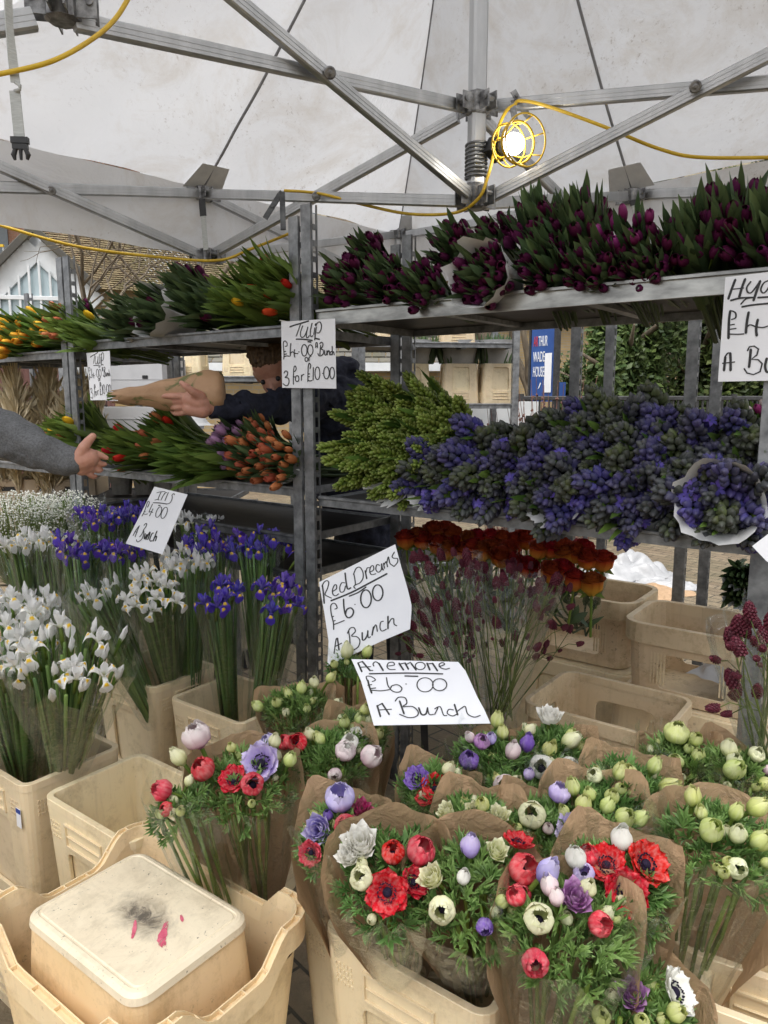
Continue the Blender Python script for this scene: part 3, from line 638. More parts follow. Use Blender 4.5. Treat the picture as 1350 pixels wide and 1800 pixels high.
# ------------------------------------------------------------------ flower meshes (origin at the base of the head, +Z outwards)
def interp(tab, v):
    for (a, x), (b, y) in zip(tab[:-1], tab[1:]):
        if v <= b:
            t = (v-a)/(b-a); t = t*t*(3-2*t); return x+(y-x)*t
    return tab[-1][1]
def addpetal(m, prof, wid, phi, nu=4, nv=6, rs=1., ruff=0., tilt=0., rn=None, mi=0):
    """prof: v -> (radius, height); wid: v -> half width in metres; bends round the axis"""
    rn = R.random() if rn is None else rn; vs, cs = [], []; ph0 = R.random()*6
    for j in range(nv+1):
        v = j/nv; r, z = prof(v); wv = wid(v)
        for i in range(nu+1):
            u = -1+2*i/nu; rr = max(r*rs, 1e-4); ang = u*wv/max(rr, .006)
            ang = max(-1.5, min(1.5, ang))
            k = 1-.06*u*u; zz = z-.10*abs(u)**2*wv*v+ruff*math.sin(u*4+ph0+v*5)*v
            x = rr*k+ruff*.6*math.sin(u*5+ph0)*v+tilt*v*v
            if rr < .006:
                vs.append((x*math.cos(phi)-u*wv*math.sin(phi), x*math.sin(phi)+u*wv*math.cos(phi), zz))
            else: vs.append((x*math.cos(phi+ang), x*math.sin(phi+ang), zz))
            cs.append((v, rn, abs(u)))
    n = nu+1; m.add(vs, [(j*n+i, j*n+i+1, (j+1)*n+i+1, (j+1)*n+i) for j in range(nv) for i in range(nu)], cs, None, mi)
def stemto(m, L, r, mi=1, bend=.0): m.tube([(bend*(k/3)**2, 0, -L*k/3) for k in range(4)], r, 5, (0, R.random(), .5), False, mi)
_c = {}
def cached(key, fn):
    if key not in _c: _c[key] = fn()
    return _c[key]
def tulip(mat, L=.05, rad=.0165, op=0., seed=0):
    m = MB(); RT = [(0, .003), (.2, rad*.75), (.5, rad), (.8, rad*(.82+op)), (1, rad*(.38+op*1.6))]; WT = [(0, .004), (.4, rad*1.15), (.7, rad*.95), (1, .0012)]
    for k in range(6):
        inn = k >= 3; a = (k % 3)*2*math.pi/3+(math.pi/3 if inn else 0)+R.uniform(-.1, .1)
        addpetal(m, lambda v: (interp(RT, v)*(.90 if inn else 1.02), L*v*(1.02 if inn else 1)*(1-.03*R.random())), lambda v: interp(WT, v), a, 4, 6)
    stemto(m, .09, .0034); return m.mesh('tulip', [mat, STEM], True)
def ellipsoid_bud(m, base, d, L, r, rn, tint, n=6, k=4, mi=0):
    q = TR(base, d); vs, cs = [], []; pr = [(0, .55), (.2, .95), (.45, 1.), (.76, .60), (1, .04)]
    for t_, rr in pr:
        for j in range(n):
            a = 2*math.pi*j/n; lob = 1+.10*math.cos(3*a); vs.append(q @ Vector((r*rr*lob*math.cos(a), r*rr*lob*math.sin(a), L*t_))); cs.append((t_, rn, tint))
    fs = [(i*n+j, i*n+(j+1) % n, (i+1)*n+(j+1) % n, (i+1)*n+j) for i in range(len(pr)-1) for j in range(n)]+[tuple(4*n+j for j in range(n))]
    m.add(vs, fs, cs, None, mi)
def hyacinth(mat, tight=True, openp=0., seed=0):
    rr = random.Random(seed); m = MB(); H = .098 if tight else .085; rows = 9 if tight else 7; tn = ((seed-3)//7 % 6)/5
    m.tube([(0, 0, -.16), (0, 0, -.02), (0, 0, H*.9)], [.0055, .0055, .004], 6, (0, .5, .5), True, 1)
    for i in range(rows):
        f = i/(rows-1); z = -.01+H*(f**.92); prof = math.sin(math.pi*min(1, .16+.80*(1-f)**.8*.62+.18))
        prof = (1-f)**.42*.85+.15 if f > .35 else .93
        n = max(3, int(round((7 if tight else 8)*prof))); core = (.011 if tight else .0155)*prof
        for k in range(n):
            a = 2*math.pi*(k+.5*(i % 2)+rr.uniform(-.15, .15))/n+i*.3; up = (.95 if tight else 1.0)+1.9*f**2
            d = Vector((math.cos(a), math.sin(a), up+rr.uniform(-.15, .15))); base = (core*math.cos(a), core*math.sin(a), z)
            L = (.0235 if tight else .0265)*(.72+.36*prof)*rr.uniform(.88, 1.1); r = (.0074 if tight else .0093)*(.72+.30*prof)*rr.uniform(.9, 1.08)
            t_ = min(1, max(0, tn*.72+rr.random()*.34-.04+(.10 if f < .4 else -.08)))
            if rr.random() < openp and f < .7:
                b2 = Vector(base)+d.normalized()*L*.75; ellipsoid_bud(m, base, d, L*.9, r*.62, rr.random(), 1., 5)
                for q in range(6):
                    aa = q*math.pi/3; o = d.orthogonal().normalized(); o = Quaternion(d.normalized(), aa) @ o
                    e = b2+d.normalized()*.006+o*.010; sd = d.normalized().cross(o)*.0038; rn = rr.random()
                    m.add([b2-sd*.6, b2+sd*.6, e+sd-d.normalized()*.001, e+o*.005-d.normalized()*.005, e-sd-d.normalized()*.001], [(0, 1, 2, 3, 4)], [(0, rn, 1), (0, rn, 1), (.8, rn, 1), (1, rn, 1), (.8, rn, 1)])
            else: ellipsoid_bud(m, base, d, L, r, rr.random(), t_, 6)
    return m.mesh('flower_spike', [mat, STEM], True)
def rose(mat):
    m = MB(); N = 22
    for k in range(N):
        f = k/(N-1); rad = .005+.020*f**.8; hgt = .054-.007*f; a = k*2.4
        RP = [(0, .004+.004*f), (.35, rad*.95), (.75, rad*1.0), (.92, rad*(1.02+.06*f)), (1, rad*(1.05+.16*f))]
        addpetal(m, lambda v: (interp(RP, v), hgt*(v if v < .9 else .9+(v-.9)*(.8-1.6*f))), lambda v: interp([(0, .006), (.5, .012+.008*f), (.85, .013+.010*f), (1, .007+.004*f)], v), a, 4, 6, ruff=.0008, rn=R.random())
    for k in range(5):
        a = k*1.2566; m.add([(.004*math.cos(a-.6), .004*math.sin(a-.6), 0), (.004*math.cos(a+.6), .004*math.sin(a+.6), 0), (.018*math.cos(a), .018*math.sin(a), .008), (.028*math.cos(a), .028*math.sin(a), -.004)], [(0, 1, 2), (0, 2, 3)], (.5, .5, .5), None, 1)
    stemto(m, .10, .003); return m.mesh('rose', [mat, STEM], True)
DARKC = simple('anemone_centre', (.008, .006, .016), (.02, .014, .035), 200, .7, 0, .5, spec=.15)
def anemone(mat, form):
    m = MB(); nu, nv = 6, 8
    if form == 'bud':
        sets = [(4, .0100, .033, 0., .9, .20), (5, .0118, .0345, .6, 1., .32)]
        for n, rad, hh, o, wk, tipk in sets:
            for k in range(n):
                RP = [(0, .003), (.22, rad*.85), (.5, rad), (1, rad*tipk*R.uniform(.6, 1.9))]; rk = R.uniform(.90, 1.10); hk = hh*R.uniform(.92, 1.06); addpetal(m, lambda v: (interp(RP, v)*rk, hk*v), lambda v: interp([(0, .003), (.45, rad*.80), (.8, rad*.55), (1, .0015)], v), o+k*2*math.pi/n+R.uniform(-.1, .1), nu, nv, rn=R.random())
    elif form == 'cup':
        for n, rad, hh, o in ((5, .0165, .032, 0.), (5, .0195, .031, .6)):
            for k in range(n):
                RP = [(0, .003), (.3, rad*.92), (.65, rad*1.02), (1, rad*R.uniform(.32, .78))]; addpetal(m, lambda v: (interp(RP, v), hh*1.12*v), lambda v: interp([(0, .004), (.5, rad*.78), (.8, rad*.66), (1, .002)], v), o+k*2*math.pi/n+R.uniform(-.12, .12), nu, nv, ruff=.0016, rn=R.random())
    elif form == 'open':
        for n, rad, hh, o in ((6, .027, .022, 0.), (6, .031, .017, .5)):
            for k in range(n):
                RP = [(0, .003), (.3, rad*.55), (.7, rad*.92), (1, rad*1.12)]; ZP = [(0, 0), (.3, hh*.28), (.7, hh*.8), (1, hh*1.05)]
                addpetal(m, lambda v: (interp(RP, v), interp(ZP, v)), lambda v: interp([(0, .004), (.55, rad*.56), (.85, rad*.50), (1, .004)], v), o+k*2*math.pi/n+R.uniform(-.1, .1), nu, nv, ruff=.0022, rn=R.random())
    elif form == 'double':
        for k in range(26):
            f = k/25; rad = .006+.018*f; hh = .030-.008*f; RP = [(0, .003), (.4, rad*.9), (.75, rad), (1, rad*(1.02+.25*f))]
            addpetal(m, lambda v: (interp(RP, v), hh*v), lambda v: interp([(0, .003), (.5, .006+.007*f), (.85, .006+.006*f), (1, .002)], v), k*2.4, 3, 5, ruff=.0012, rn=R.random())
    m.tube([(0, 0, -.055), (0, 0, .002)], .0032, 6, (0, R.random(), .5), False, 1)
    return m.mesh('flower', [mat, STEM, DARKC], True)
def iris_flower(mat):
    m = MB()
    for k in range(3):
        a = k*2*math.pi/3+R.uniform(-.15, .15); vs, cs = [], []; nu, nv = 4, 7; rn = R.random()
        for j in range(nv+1):       # falls: out and over
            v = j/nv; x = .036*math.sin(min(1.75, v*1.8))*.95; z = .012+.020*math.sin(v*2.6)-.034*max(0, v-.5)**1.3*2; w = interp([(0, .005), (.45, .0065), (.75, .0165), (.92, .014), (1, .003)], v)
            for i in range(nu+1):
                u = -1+2*i/nu; p = Vector((x, u*w, z-.006*u*u*(v > .4)+.002*math.sin(5*u+k+v*6))); vs.append(Matrix.Rotation(a, 3, 'Z') @ p); cs.append((v, rn, abs(u)))
        n = nu+1; m.add(vs, [(j*n+i, j*n+i+1, (j+1)*n+i+1, (j+1)*n+i) for j in range(nv) for i in range(nu)], cs, None, 2)
        RP = [(0, .003), (.35, .008), (.7, .013), (1, .015)]      # standards: upright
        addpetal(m, lambda v: (interp(RP, v), .012+.052*v-.006*v*v), lambda v: interp([(0, .003), (.5, .010), (.8, .0115), (1, .0015)], v), a+math.pi/3, 4, 6, ruff=.002, rn=R.random())
        addpetal(m, lambda v: (interp([(0, .003), (1, .025)], v), .016+.018*v), lambda v: interp([(0, .003), (.7, .006), (1, .004)], v), a, 2, 4, ruff=.001, rn=R.random())
    m.tube([(0, 0, -.05), (0, 0, -.02), (0, 0, .012)], [.004, .006, .004], 6, (0, .5, .5), True, 1)
    return m.mesh('flower', [mat[0], STEM, mat[1]], True)
def iris_bud(mat):
    m = MB(); 
    for k in range(3):
        addpetal(m, lambda v: (interp([(0, .0035), (.35, .0085), (.7, .0055), (1, .0008)], v)*(1+.05*k), .062*v), lambda v: interp([(0, .004), (.4, .012), (1, .0008)], v), k*2.09, 4, 6)
    for k in range(2): addpetal(m, lambda v: (interp([(0, .004), (.5, .0085), (1, .007)], v), -.02+.05*v), lambda v: interp([(0, .005), (.5, .009), (1, .0008)], v), k*3.14+.6, 3, 4, mi=1)
    m.tube([(0, 0, -.05), (0, 0, .0)], .004, 6, (0, .5, .5), True, 1); return m.mesh('bud', [mat, STEM], True)
# petal colours
YG = (.52, .60, .16); CREAM = (.74, .76, .48)
PM = dict(
 purple=petal('purple_tulip_petal', [(0, (.035, .028, .02)), (.25, (.07, .009, .040)), (1, (.105, .011, .056))], .45, .1),
 plum=petal('bright_plum_petal', [(0, (.10, .03, .06)), (.5, (.24, .02, .13)), (1, (.30, .05, .20))], .45, .15),
 redt=petal('red_tulip_petal', [(0, (.42, .12, .02)), (.3, (.55, .02, .012)), (1, (.60, .035, .02))]),
 oranget=petal('orange_tulip_petal', [(0, (.30, .25, .07)), (.3, (.54, .14, .055)), (1, (.62, .20, .10))]),
 lilact=petal('lilac_tulip_petal', [(0, (.35, .36, .20)), (.3, (.40, .22, .36)), (1, (.46, .27, .44))]),
 flame=petal('yellow_red_tulip_petal', [(0, (.75, .45, .03)), (.45, (.70, .12, .02)), (1, (.80, .52, .05))], rstops=[(0, (.80, .50, .03)), (1, (.82, .50, .05))]),
 yellowt=petal('yellow_tulip_petal', [(0, (.35, .35, .05)), (.4, (.75, .45, .03)), (1, (.80, .48, .03))]),
 red=petal('red_anemone_petal', [(0, (.30, .02, .03)), (.2, (.56, .006, .014)), (1, (.64, .012, .022))], .5, .2, .16, .004),
 rosered=petal('rose_red_anemone_petal', [(0, (.55, .16, .16)), (.35, (.60, .035, .06)), (1, (.66, .06, .09))], .5, .2, .16, .005),
 white=petal('white_anemone_petal', [(0, (.60, .62, .40)), (.4, (.80, .79, .72)), (1, (.84, .83, .78))], .5, .25, .06),
 cream=petal('cream_anemone_petal', [(0, (.44, .52, .16)), (.5, (.70, .71, .40)), (1, (.79, .79, .56))], .5, .25, .08),
 green=petal('greenish_anemone_petal', [(0, (.24, .36, .06)), (.5, (.54, .61, .20)), (1, (.68, .71, .32))], .5, .25, .12),
 lilac=petal('lilac_anemone_petal', [(0, (.25, .15, .55)), (.45, (.42, .34, .72)), (1, (.64, .58, .80))], .5, .25),
 purplea=petal('purple_anemone_petal', [(0, (.14, .07, .35)), (.5, (.14, .075, .38)), (1, (.20, .12, .46))], .5, .2),
 mauve=petal('mauve_anemone_petal', [(0, (.40, .30, .30)), (.4, (.34, .12, .36)), (1, (.46, .24, .48))], .5, .2),
 pink=petal('pink_white_anemone_petal', [(0, (.52, .16, .36)), (.4, (.74, .54, .58)), (1, (.80, .74, .72))], .5, .25),
 magenta=petal('magenta_anemone_petal', [(0, (.3, .02, .12)), (1, (.42, .02, .16))], .5, .2),
 iwhite=petal('white_iris_petal', [(0, (.60, .64, .36)), (.3, (.82, .82, .80)), (1, (.86, .86, .86))], .5, .3, .05),
 iwfall=fallm('white_iris_fall', [(0, (.66, .68, .50)), (.4, (.84, .84, .80)), (1, (.86, .86, .86))], (.82, .52, .02)),
 iblue=petal('blue_iris_petal', [(0, (.06, .05, .22)), (.3, (.085, .045, .40)), (1, (.12, .06, .50))], .5, .2),
 ibfall=fallm('blue_iris_fall', [(0, (.06, .04, .25)), (.5, (.07, .035, .38)), (1, (.11, .05, .46))], (.78, .50, .02)),
 rosep=petal('orange_red_rose_petal', [(0, (.66, .36, .06)), (.42, (.60, .22, .035)), (.72, (.46, .07, .016)), (1, (.20, .016, .012))], .5, .18, .2, .02),
)
def hyam(name, lo, hi, tip, a=0.2):
    t = NT(name); at = t.attr(); c = t.ramp(at[2], lo); c2 = t.ramp(at[2], hi); r = t.rnd(); mm = t.mix(r, c, c2)
    c = t.mix(t.ramp(at[0], [(.55, 0.), (1., a)]), mm, tip); c = t.hsv(c, at[1], at[1], .012, .25); t.col(c); t.set(Roughness=.42); t.b.inputs['Specular IOR Level'].default_value = .35; t.translucent(.12, c); return t.m
HG = hyam('green_hyacinth_bud', [(0, (.10, .155, .024)), (1, (.22, .285, .045))], [(0, (.15, .205, .03)), (1, (.28, .335, .065))], (.35, .40, .12), .45)
HB = hyam('blue_hyacinth_bud', [(0, (.085, .100, .050)), (.38, (.070, .074, .095)), (.66, (.082, .074, .21)), (1, (.10, .068, .37))], [(0, (.12, .145, .055)), (.40, (.085, .082, .13)), (.70, (.10, .09, .27)), (1, (.14, .105, .45))], (.045, .04, .055), .55)

# ------------------------------------------------------------------ leaves, wraps, film
def blade(m, base, d, L, w, side, bend=.25, n=6, fold=.3, mi=0, rn=None):
    base = Vector(base); d = Vector(d).normalized(); x = Vector(side); x = (x-d*x.dot(d)).normalized(); y = d.cross(x); vs, cs = [], []; rn = R.random() if rn is None else rn; r2 = R.random(); tw = R.uniform(-.5, .5)
    for j in range(n+1):
        v = j/n; wv = w*interp([(0, .55), (.45, 1.), (.8, .6), (1, .03)], v); c = base+d*L*v*(1-.15*abs(bend)*v)+y*bend*L*v*v
        xx = x*math.cos(tw*v)+y*math.sin(tw*v); yy = y*math.cos(tw*v)-x*math.sin(tw*v)
        for u in (-1, 0, 1): vs.append(c+xx*u*wv/2+yy*(fold*wv*.5*abs(u))); cs.append((v, rn, r2))
    m.add(vs, [(j*3+i, j*3+i+1, (j+1)*3+i+1, (j+1)*3+i) for j in range(n) for i in range(2)], cs, None, mi)
def film(rad0, rad1, H, top=.03, seed=0, n=40, k=9, flare=1.0, sx=1., sy=1.):
    m = MB(); rr = random.Random(seed); rings = []; tj = [rr.uniform(-.5, 1)*top for _ in range(n)]; lob = [rr.uniform(-1, 1) for _ in range(n)]
    for j in range(k+1):
        v = j/k; r = rad0+(rad1-rad0)*v**flare; z = H*v; rg = []
        for i in range(n):
            a = 2*math.pi*i/n; q = r*(1+.045*rr.uniform(-1, 1)+.10*lob[i]*v+.05*math.sin(5*a+seed)*v+.045*math.sin(13*a+seed*2)*(.3+v)); rg.append((q*math.cos(a)*sx, q*math.sin(a)*sy, z+tj[i]*v**3+.004*rr.uniform(-1, 1)))
        rings.append(rg)
    m.loft(rings, True); return m.mesh('cellophane', FILM, False)
def kraft(rad0, rad1, H, a0, a1, seed=0, lip=.05, n=34, k=9, mat=None, frontcut=.0):
    """a paper sheet wrapped round part of a bunch, opening upwards, with two sheet corners standing up and creases"""
    m = MB(); rr = random.Random(seed); rings = []; lob = [rr.uniform(-1, 1) for _ in range(n+1)]; cor = [rr.uniform(.18, .34), rr.uniform(.62, .82)]; bend = [rr.uniform(-.03, .16) for _ in range(n+1)]
    for q in range(2): bend = [(bend[max(0, i-1)]+bend[i]+bend[min(n, i+1)])/3 for i in range(n+1)]
    cre = [(rr.random(), rr.uniform(-.05, .05), rr.uniform(.02, .06)) for _ in range(7)]
    for j in range(k+1):
        v = j/k; rg = []
        for i in range(n+1):
            s = i/n; a = a0+(a1-a0)*s; tri = max(max(0, 1-abs(s-c)/.16) for c in cor)
            hh = H*(1-frontcut*abs(2*s-1)**1.8)-lip*.35+lip*tri; r = rad0+(rad1-rad0)*v**1.1
            w = sum(amp*max(0, 1-abs(s-c-.05*math.sin(v*3+c*9))/wd) for c, amp, wd in cre)
            r *= 1+w*min(1, v*2)+.018*lob[i]*v+.010*rr.uniform(-1, 1)+bend[i]*max(0, v-.72)*3.0
            rg.append((r*math.cos(a), r*math.sin(a), hh*v+.002*rr.uniform(-1, 1)))
        rings.append(rg)
    m.loft(rings, False); return m.mesh('paper_wrap', mat or KRAFT, True)

# ------------------------------------------------------------------ bunches lying on the shelves
def tulip_leaves(rad, n, kind, seed, out=.05, spread=.5, L=(.13, .20), w=(.020, .034)):
    st_ = R.getstate(); R.seed(seed); m = MB()
    for k in range(n):
        a = R.random()*6.283; rr = rad*math.sqrt(R.uniform(.02, 1.)); p = Vector((rr*math.cos(a), rr*math.sin(a), 0)); o = p/rad
        d = Vector((o.x*spread*.6+R.uniform(-.12, .12), o.y*spread*.6+R.uniform(-.12, .12)+.10, 1)).normalized(); l = R.uniform(*L)
        b = p*.95-d*(l-out*R.uniform(.0, 1.2)); b.z -= .30*rr*rr/rad
        blade(m, b, d, l, R.uniform(*w), Vector((-math.sin(a), math.cos(a), R.uniform(-.3, .3))), R.uniform(-.10, .22), 6, .35)
    for k in range(14):
        a = R.random()*6.283; rr = rad*math.sqrt(R.random())*.8; m.tube([(rr*.5*math.cos(a), rr*.5*math.sin(a), -.34), (rr*.8*math.cos(a), rr*.8*math.sin(a), -.16), (rr*math.cos(a), rr*math.sin(a), -.04)], .0035, 5, (0, R.random(), .5))
    R.setstate(st_); return m.mesh('leaves', {'g': TLEAF, 'd': TLEAFD, 'b': TLEAFB}[kind], True)
KINDS = {'purple': ('purple', 'd', 19, 84), 'plum': ('plum', 'd', 10, 60), 'redt': ('redt', 'b', 4, 120), 'greent': ('yellowt', 'b', 0, 130), 'oranget': ('oranget', 'd', 17, 84), 'lilact': ('lilact', 'd', 12, 52), 'flame': ('flame', 'b', 15, 100), 'dull': ('purple', 'd', 4, 130), 'mix': ('oranget', 'b', 7, 110), 'yellowt': ('yellowt', 'b', 4, 100)}
TG = 'bunches of tulips lying on the trolley shelves'
SEEDN = [100]
def whitewrap(rad, seed, closed=False, H=.16, z0=-.13):
    m = MB(); rr = random.Random(seed); n = 30; rings = []; lob = [rr.uniform(-1, 1) for _ in range(n+1)]
    a0, a1 = (0, 6.283) if closed else (math.pi*1.12, math.pi*1.88)
    for j in range(7):
        v = j/6; rg = []
        for i in range(n+1):
            ii = i % n if closed else i
            a = a0+(a1-a0)*i/n; r = rad*(.62+.42*v+.05*lob[ii]*v+.04*math.sin(6*a+seed)*v+.10*max(0, v-.8)*3)
            rg.append((r*math.cos(a), r*math.sin(a)*.95, z0+H*v+.02*lob[ii]*v))
        rings.append(rg)
    m.loft(rings, False); return m.mesh('white_wrap', WHITEP, True)
def tulip_bunch(kind, label, px, py, s, rad, d=(-.6, -.8, .22), wrap=None, heads=None):
    pm, lk, nh, nl = KINDS[kind]; nh = nh if heads is None else heads; rad *= 1.0 if 'right' in label and kind in ('purple', 'plum') or 'high' in label or 'purple tulips' in label else 1.18; rad *= 1.12; seed = SEEDN[0]; SEEDN[0] += 1; rr = random.Random(seed)
    py -= 9 if 'high' in label and ('low' in label or 'left' in label) or 'collar' in label else 0; s += .015 if 'high' in label else 0; c = SHF(px, py, s); t_ = thing('tulip_bunch', label, 'tulips', TR(c, d, rr.uniform(-.2, .2)), TG)
    t_.matrix_basis = Matrix.Translation(c) @ Vector(d).normalized().to_track_quat('Z', 'Y').to_matrix().to_4x4() @ Matrix.Scale(rad/.07, 4)
    rd = .07
    put('leaves', cached(('tl', lk, nl, seed % 3), lambda: tulip_leaves(rd, nl, lk, seed, .072 if lk != 'd' or kind == 'dull' else .066)), t_)
    vs = [cached(('tu', pm, q), lambda: tulip(PM[pm], .046+.006*q if pm == 'purple' else .054+.004*q, .0145+.0012*q if pm == 'purple' else .0132+.0008*q, (0, .05, .12)[q])) for q in range(3)]
    for k in range(nh):
        a = k*2.39996+seed; q = math.sqrt((k+.6)/nh)*rd*.95; o = Vector((q*math.cos(a), q*math.sin(a), 0))
        dd = Vector((o.x/rd*.42+rr.uniform(-.15, .15), o.y/rd*.42+rr.uniform(-.15, .15)+.05, 1)); o.z = rr.uniform(-.045, -.005)-.25*q*q/rd+(0 if pm == 'purple' else .022)
        put('tulip', vs[k % 3], t_, TR(o, dd, rr.random()*6, rr.uniform(.85, 1.12)*(.86 if pm == 'purple' else .80)))
    if wrap: put('white_wrap', cached(('ww', wrap, seed % 2), lambda: whitewrap(rd*(1.12 if kind == 'purple' else .98 if wrap == 'closed' else .92), seed, wrap == 'closed', .15 if wrap == 'closed' else .12)), t_)
    return t_
def hya_spread(rad, n, seed):
    m = MB(); st_ = R.getstate(); R.seed(seed)
    for k in range(n):
        a = R.random()*6.283; rr = rad*R.uniform(.35, 1.); p = Vector((rr*math.cos(a), rr*math.sin(a), -.16)); blade(m, p, Vector((p.x*1.5, p.y*1.5+.12, 1)), R.uniform(.15, .23), R.uniform(.022, .034), (-math.sin(a), math.cos(a), 0), R.uniform(-.05, .2), 7, .4)
    R.setstate(st_); return m.mesh('leaves', HLEAF, True)
HGG = 'bunches of hyacinths piled on the trolley shelf'
def hya_bunch(kind, label, px, py, s, rad, d, n, wrap=None, sp=.45):
    seed = SEEDN[0]; SEEDN[0] += 1; rr = random.Random(seed); py -= 12 if kind == 'b' and py > 850 else 0; c = SHF(px, py, s)
    t_ = thing('hyacinth_bunch', label, 'hyacinths', Matrix.Translation(c) @ Vector(d).normalized().to_track_quat('Z', 'Y').to_matrix().to_4x4(), HGG)
    vs = [cached(('hy', kind, q), lambda: hyacinth(HG if kind == 'g' else HB, kind == 'g', 0 if kind == 'g' else (0, 0, .06, .12, 0, .30)[q], q*7+3)) for q in range(4 if kind == 'g' else 6)]
    n = max(6, int(n*(.95 if kind == 'g' else .70)))
    for k in range(n):
        a = k*2.39996+seed; q = math.sqrt((k+.4)/n)*rad*1.05; o = Vector((q*math.cos(a), q*math.sin(a), rr.uniform(-.11, -.06)-.25*q*q/rad))
        dd = Vector((o.x/rad*sp+rr.uniform(-.16, .16), o.y/rad*sp+rr.uniform(-.16, .16)+.04, 1)); put('flower_spike', vs[rr.choice((0, 1, 2, 3)) if kind == 'g' else rr.choice((0, 1, 4, 0, 1, 2, 3, 4, 5, 2))], t_, TR(o, dd, rr.random()*6, rr.uniform(*((.95, 1.25) if kind == 'g' else (1.15, 1.5)))))
    put('leaves', cached(('hl', kind, seed % 3), lambda: hya_spread(.07, 6 if kind == 'g' else 8, seed)), t_)
    if wrap: put('paper_wrap', cached(('hw', wrap, seed % 2), lambda: (lambda me: me)(whitewrap(.092 if wrap == 'closed' else .082, seed, wrap == 'closed', .15 if wrap == 'closed' else .10, -.14 if wrap == 'closed' else -.12))), t_)
V = (-.6, -.8, .20); VU = (-.45, -.62, .72)
for a in (
 # top shelf of the right trolley
 ('purple', 'dark purple tulips leaning on the tall grey posts, leftmost on the high right shelf', 597, 500, -.02, .068, V), ('purple', 'dark purple tulips second from the grey posts on the high right shelf', 672, 492, -.02, .064, V), ('purple', 'dark purple tulips just left of the white paper wrapped bunch', 735, 500, -.02, .062, V),
 ('purple', 'dark purple tulips rolled in a white paper collar on the high shelf', 842, 492, -.055, .072, (-.62, -.78, .1), 'closed', 26), ('purple', 'low dark purple tulips just right of the white paper collar', 955, 470, -.01, .066, V), ('purple', 'low dark purple tulips under the brighter plum ones', 1040, 462, -.015, .062, V), ('purple', 'low dark purple tulips above the bright metal lip, second from the right end', 1130, 452, .0, .062, V),
 ('purple', 'purple tulips in the upper row behind the posts, second layer at its left end', 640, 452, .10, .066, V), ('purple', 'purple tulips in the upper row straight above the white paper collar', 790, 440, .08, .066, V), ('purple', 'purple tulips in the upper row left of the lamp cable', 858, 418, .09, .064, V), ('purple', 'dense purple tulips below the caged lamp at the pile top', 935, 385, .09, .070, VU), ('purple', 'dense purple tulips with tall leaf tips at the pile top right of the lamp', 1015, 372, .08, .068, VU), ('purple', 'purple tulips in the middle layer between collar and plum bunch', 965, 418, .05, .068, V),
 ('plum', 'brighter plum tulips standing out of the dark ones', 1092, 412, .03, .066, (-.5, -.7, .5)), ('purple', 'tall dark purple tulips with big leaves on the right of the high shelf', 1215, 405, .03, .074, (-.5, -.66, .55)), ('purple', 'tallest dark purple tulips at the top right corner of the pile', 1275, 362, .07, .074, VU), ('purple', 'dark purple tulips cut off by the right edge above the hyacinth sign', 1345, 400, .03, .074, (-.55, -.7, .45)),
 # top shelf of the middle trolley
 ('redt', 'green tulips with a few red heads beside the grey posts on the middle top shelf', 487, 505, -.02, .070, (-.72, -.66, .25)), ('redt', 'tallest red tulips with big leaves on the middle top shelf', 455, 492, .06, .072, (-.7, -.6, .42)), ('greent', 'closed green tulips left of the red ones on the middle top shelf', 408, 525, .0, .066, (-.72, -.66, .22), None, 1),
 ('dull', 'grey green tulips with hidden purple buds in the middle of the middle top shelf', 345, 530, .0, .074, V), ('dull', 'grey green tulips wrapped in a white sleeve on the middle top shelf', 268, 548, -.03, .070, V, 'closed'), ('dull', 'grey green tulips with purple buds topping the middle shelf pile', 320, 500, .10, .068, (-.6, -.75, .35), None, 9), ('dull', 'grey green tulips at the left end of the middle top shelf', 218, 560, -.02, .070, V, 'half', 3),
 # top shelf of the left trolley
 ('flame', 'yellow and red flamed tulips at the left edge', 20, 592, -.02, .078, (-.5, -.85, .2)), ('flame', 'yellow tulips streaked red, second from the left edge', 62, 580, .02, .074, (-.55, -.82, .25), None, 10), ('mix', 'green tulips with orange red tips left of the first post', 108, 572, .0, .074, V), ('greent', 'closed bright green tulips against the first post', 146, 585, -.02, .070, V, None, 1), ('purple', 'few tall purple tulips rising behind the green ones near the first post', 140, 550, .12, .060, (-.5, -.7, .55), None, 6),
 # middle shelf of the middle trolley
 ('redt', 'green tulips with red heads at the left end of the lower shelf', 218, 790, -.03, .074, (-.75, -.62, .12)), ('mix', 'green tulips with orange buds in the lower shelf pile', 268, 775, .02, .078, (-.72, -.62, .2)), ('greent', 'long leaved green tulips in the middle of the lower shelf', 318, 800, -.05, .080, (-.74, -.64, .10)), ('redt', 'green tulips with one orange head topping the lower pile', 300, 750, .10, .070, (-.6, -.6, .4), None, 3), ('greent', 'green tulips drooping towards the iris sign', 362, 810, -.06, .072, (-.72, -.66, .02)),
 ('lilact', 'lilac tulips beside the orange ones on the lower shelf', 398, 788, -.02, .066, (-.6, -.75, .22), None, 16), ('oranget', 'orange tulips on white paper, left of the pair by the posts', 440, 800, -.04, .070, (-.62, -.74, .2), 'half', 18), ('oranget', 'orange tulips on white paper right against the grey posts', 492, 806, -.03, .066, (-.62, -.76, .15), 'half', 17), ('oranget', 'loose orange tulips rising above the white papered ones', 452, 768, .06, .060, (-.5, -.7, .45), None, 13), ('lilact', 'lilac tulips rising behind the orange ones', 415, 762, .06, .054, (-.5, -.7, .4), None, 9),
 # middle shelf of the left trolley
 ('greent', 'closed green tulips behind the open hand', 125, 762, .0, .085, (-.6, -.75, .25), None, 2), ('mix', 'green tulips with pink buds behind the grey sleeve', 95, 780, -.02, .070, (-.7, -.7, .15), None, 4), ('greent', 'upright green tulips with a yellow bud by the slotted post', 150, 740, .08, .070, (-.4, -.6, .7), None, 2),
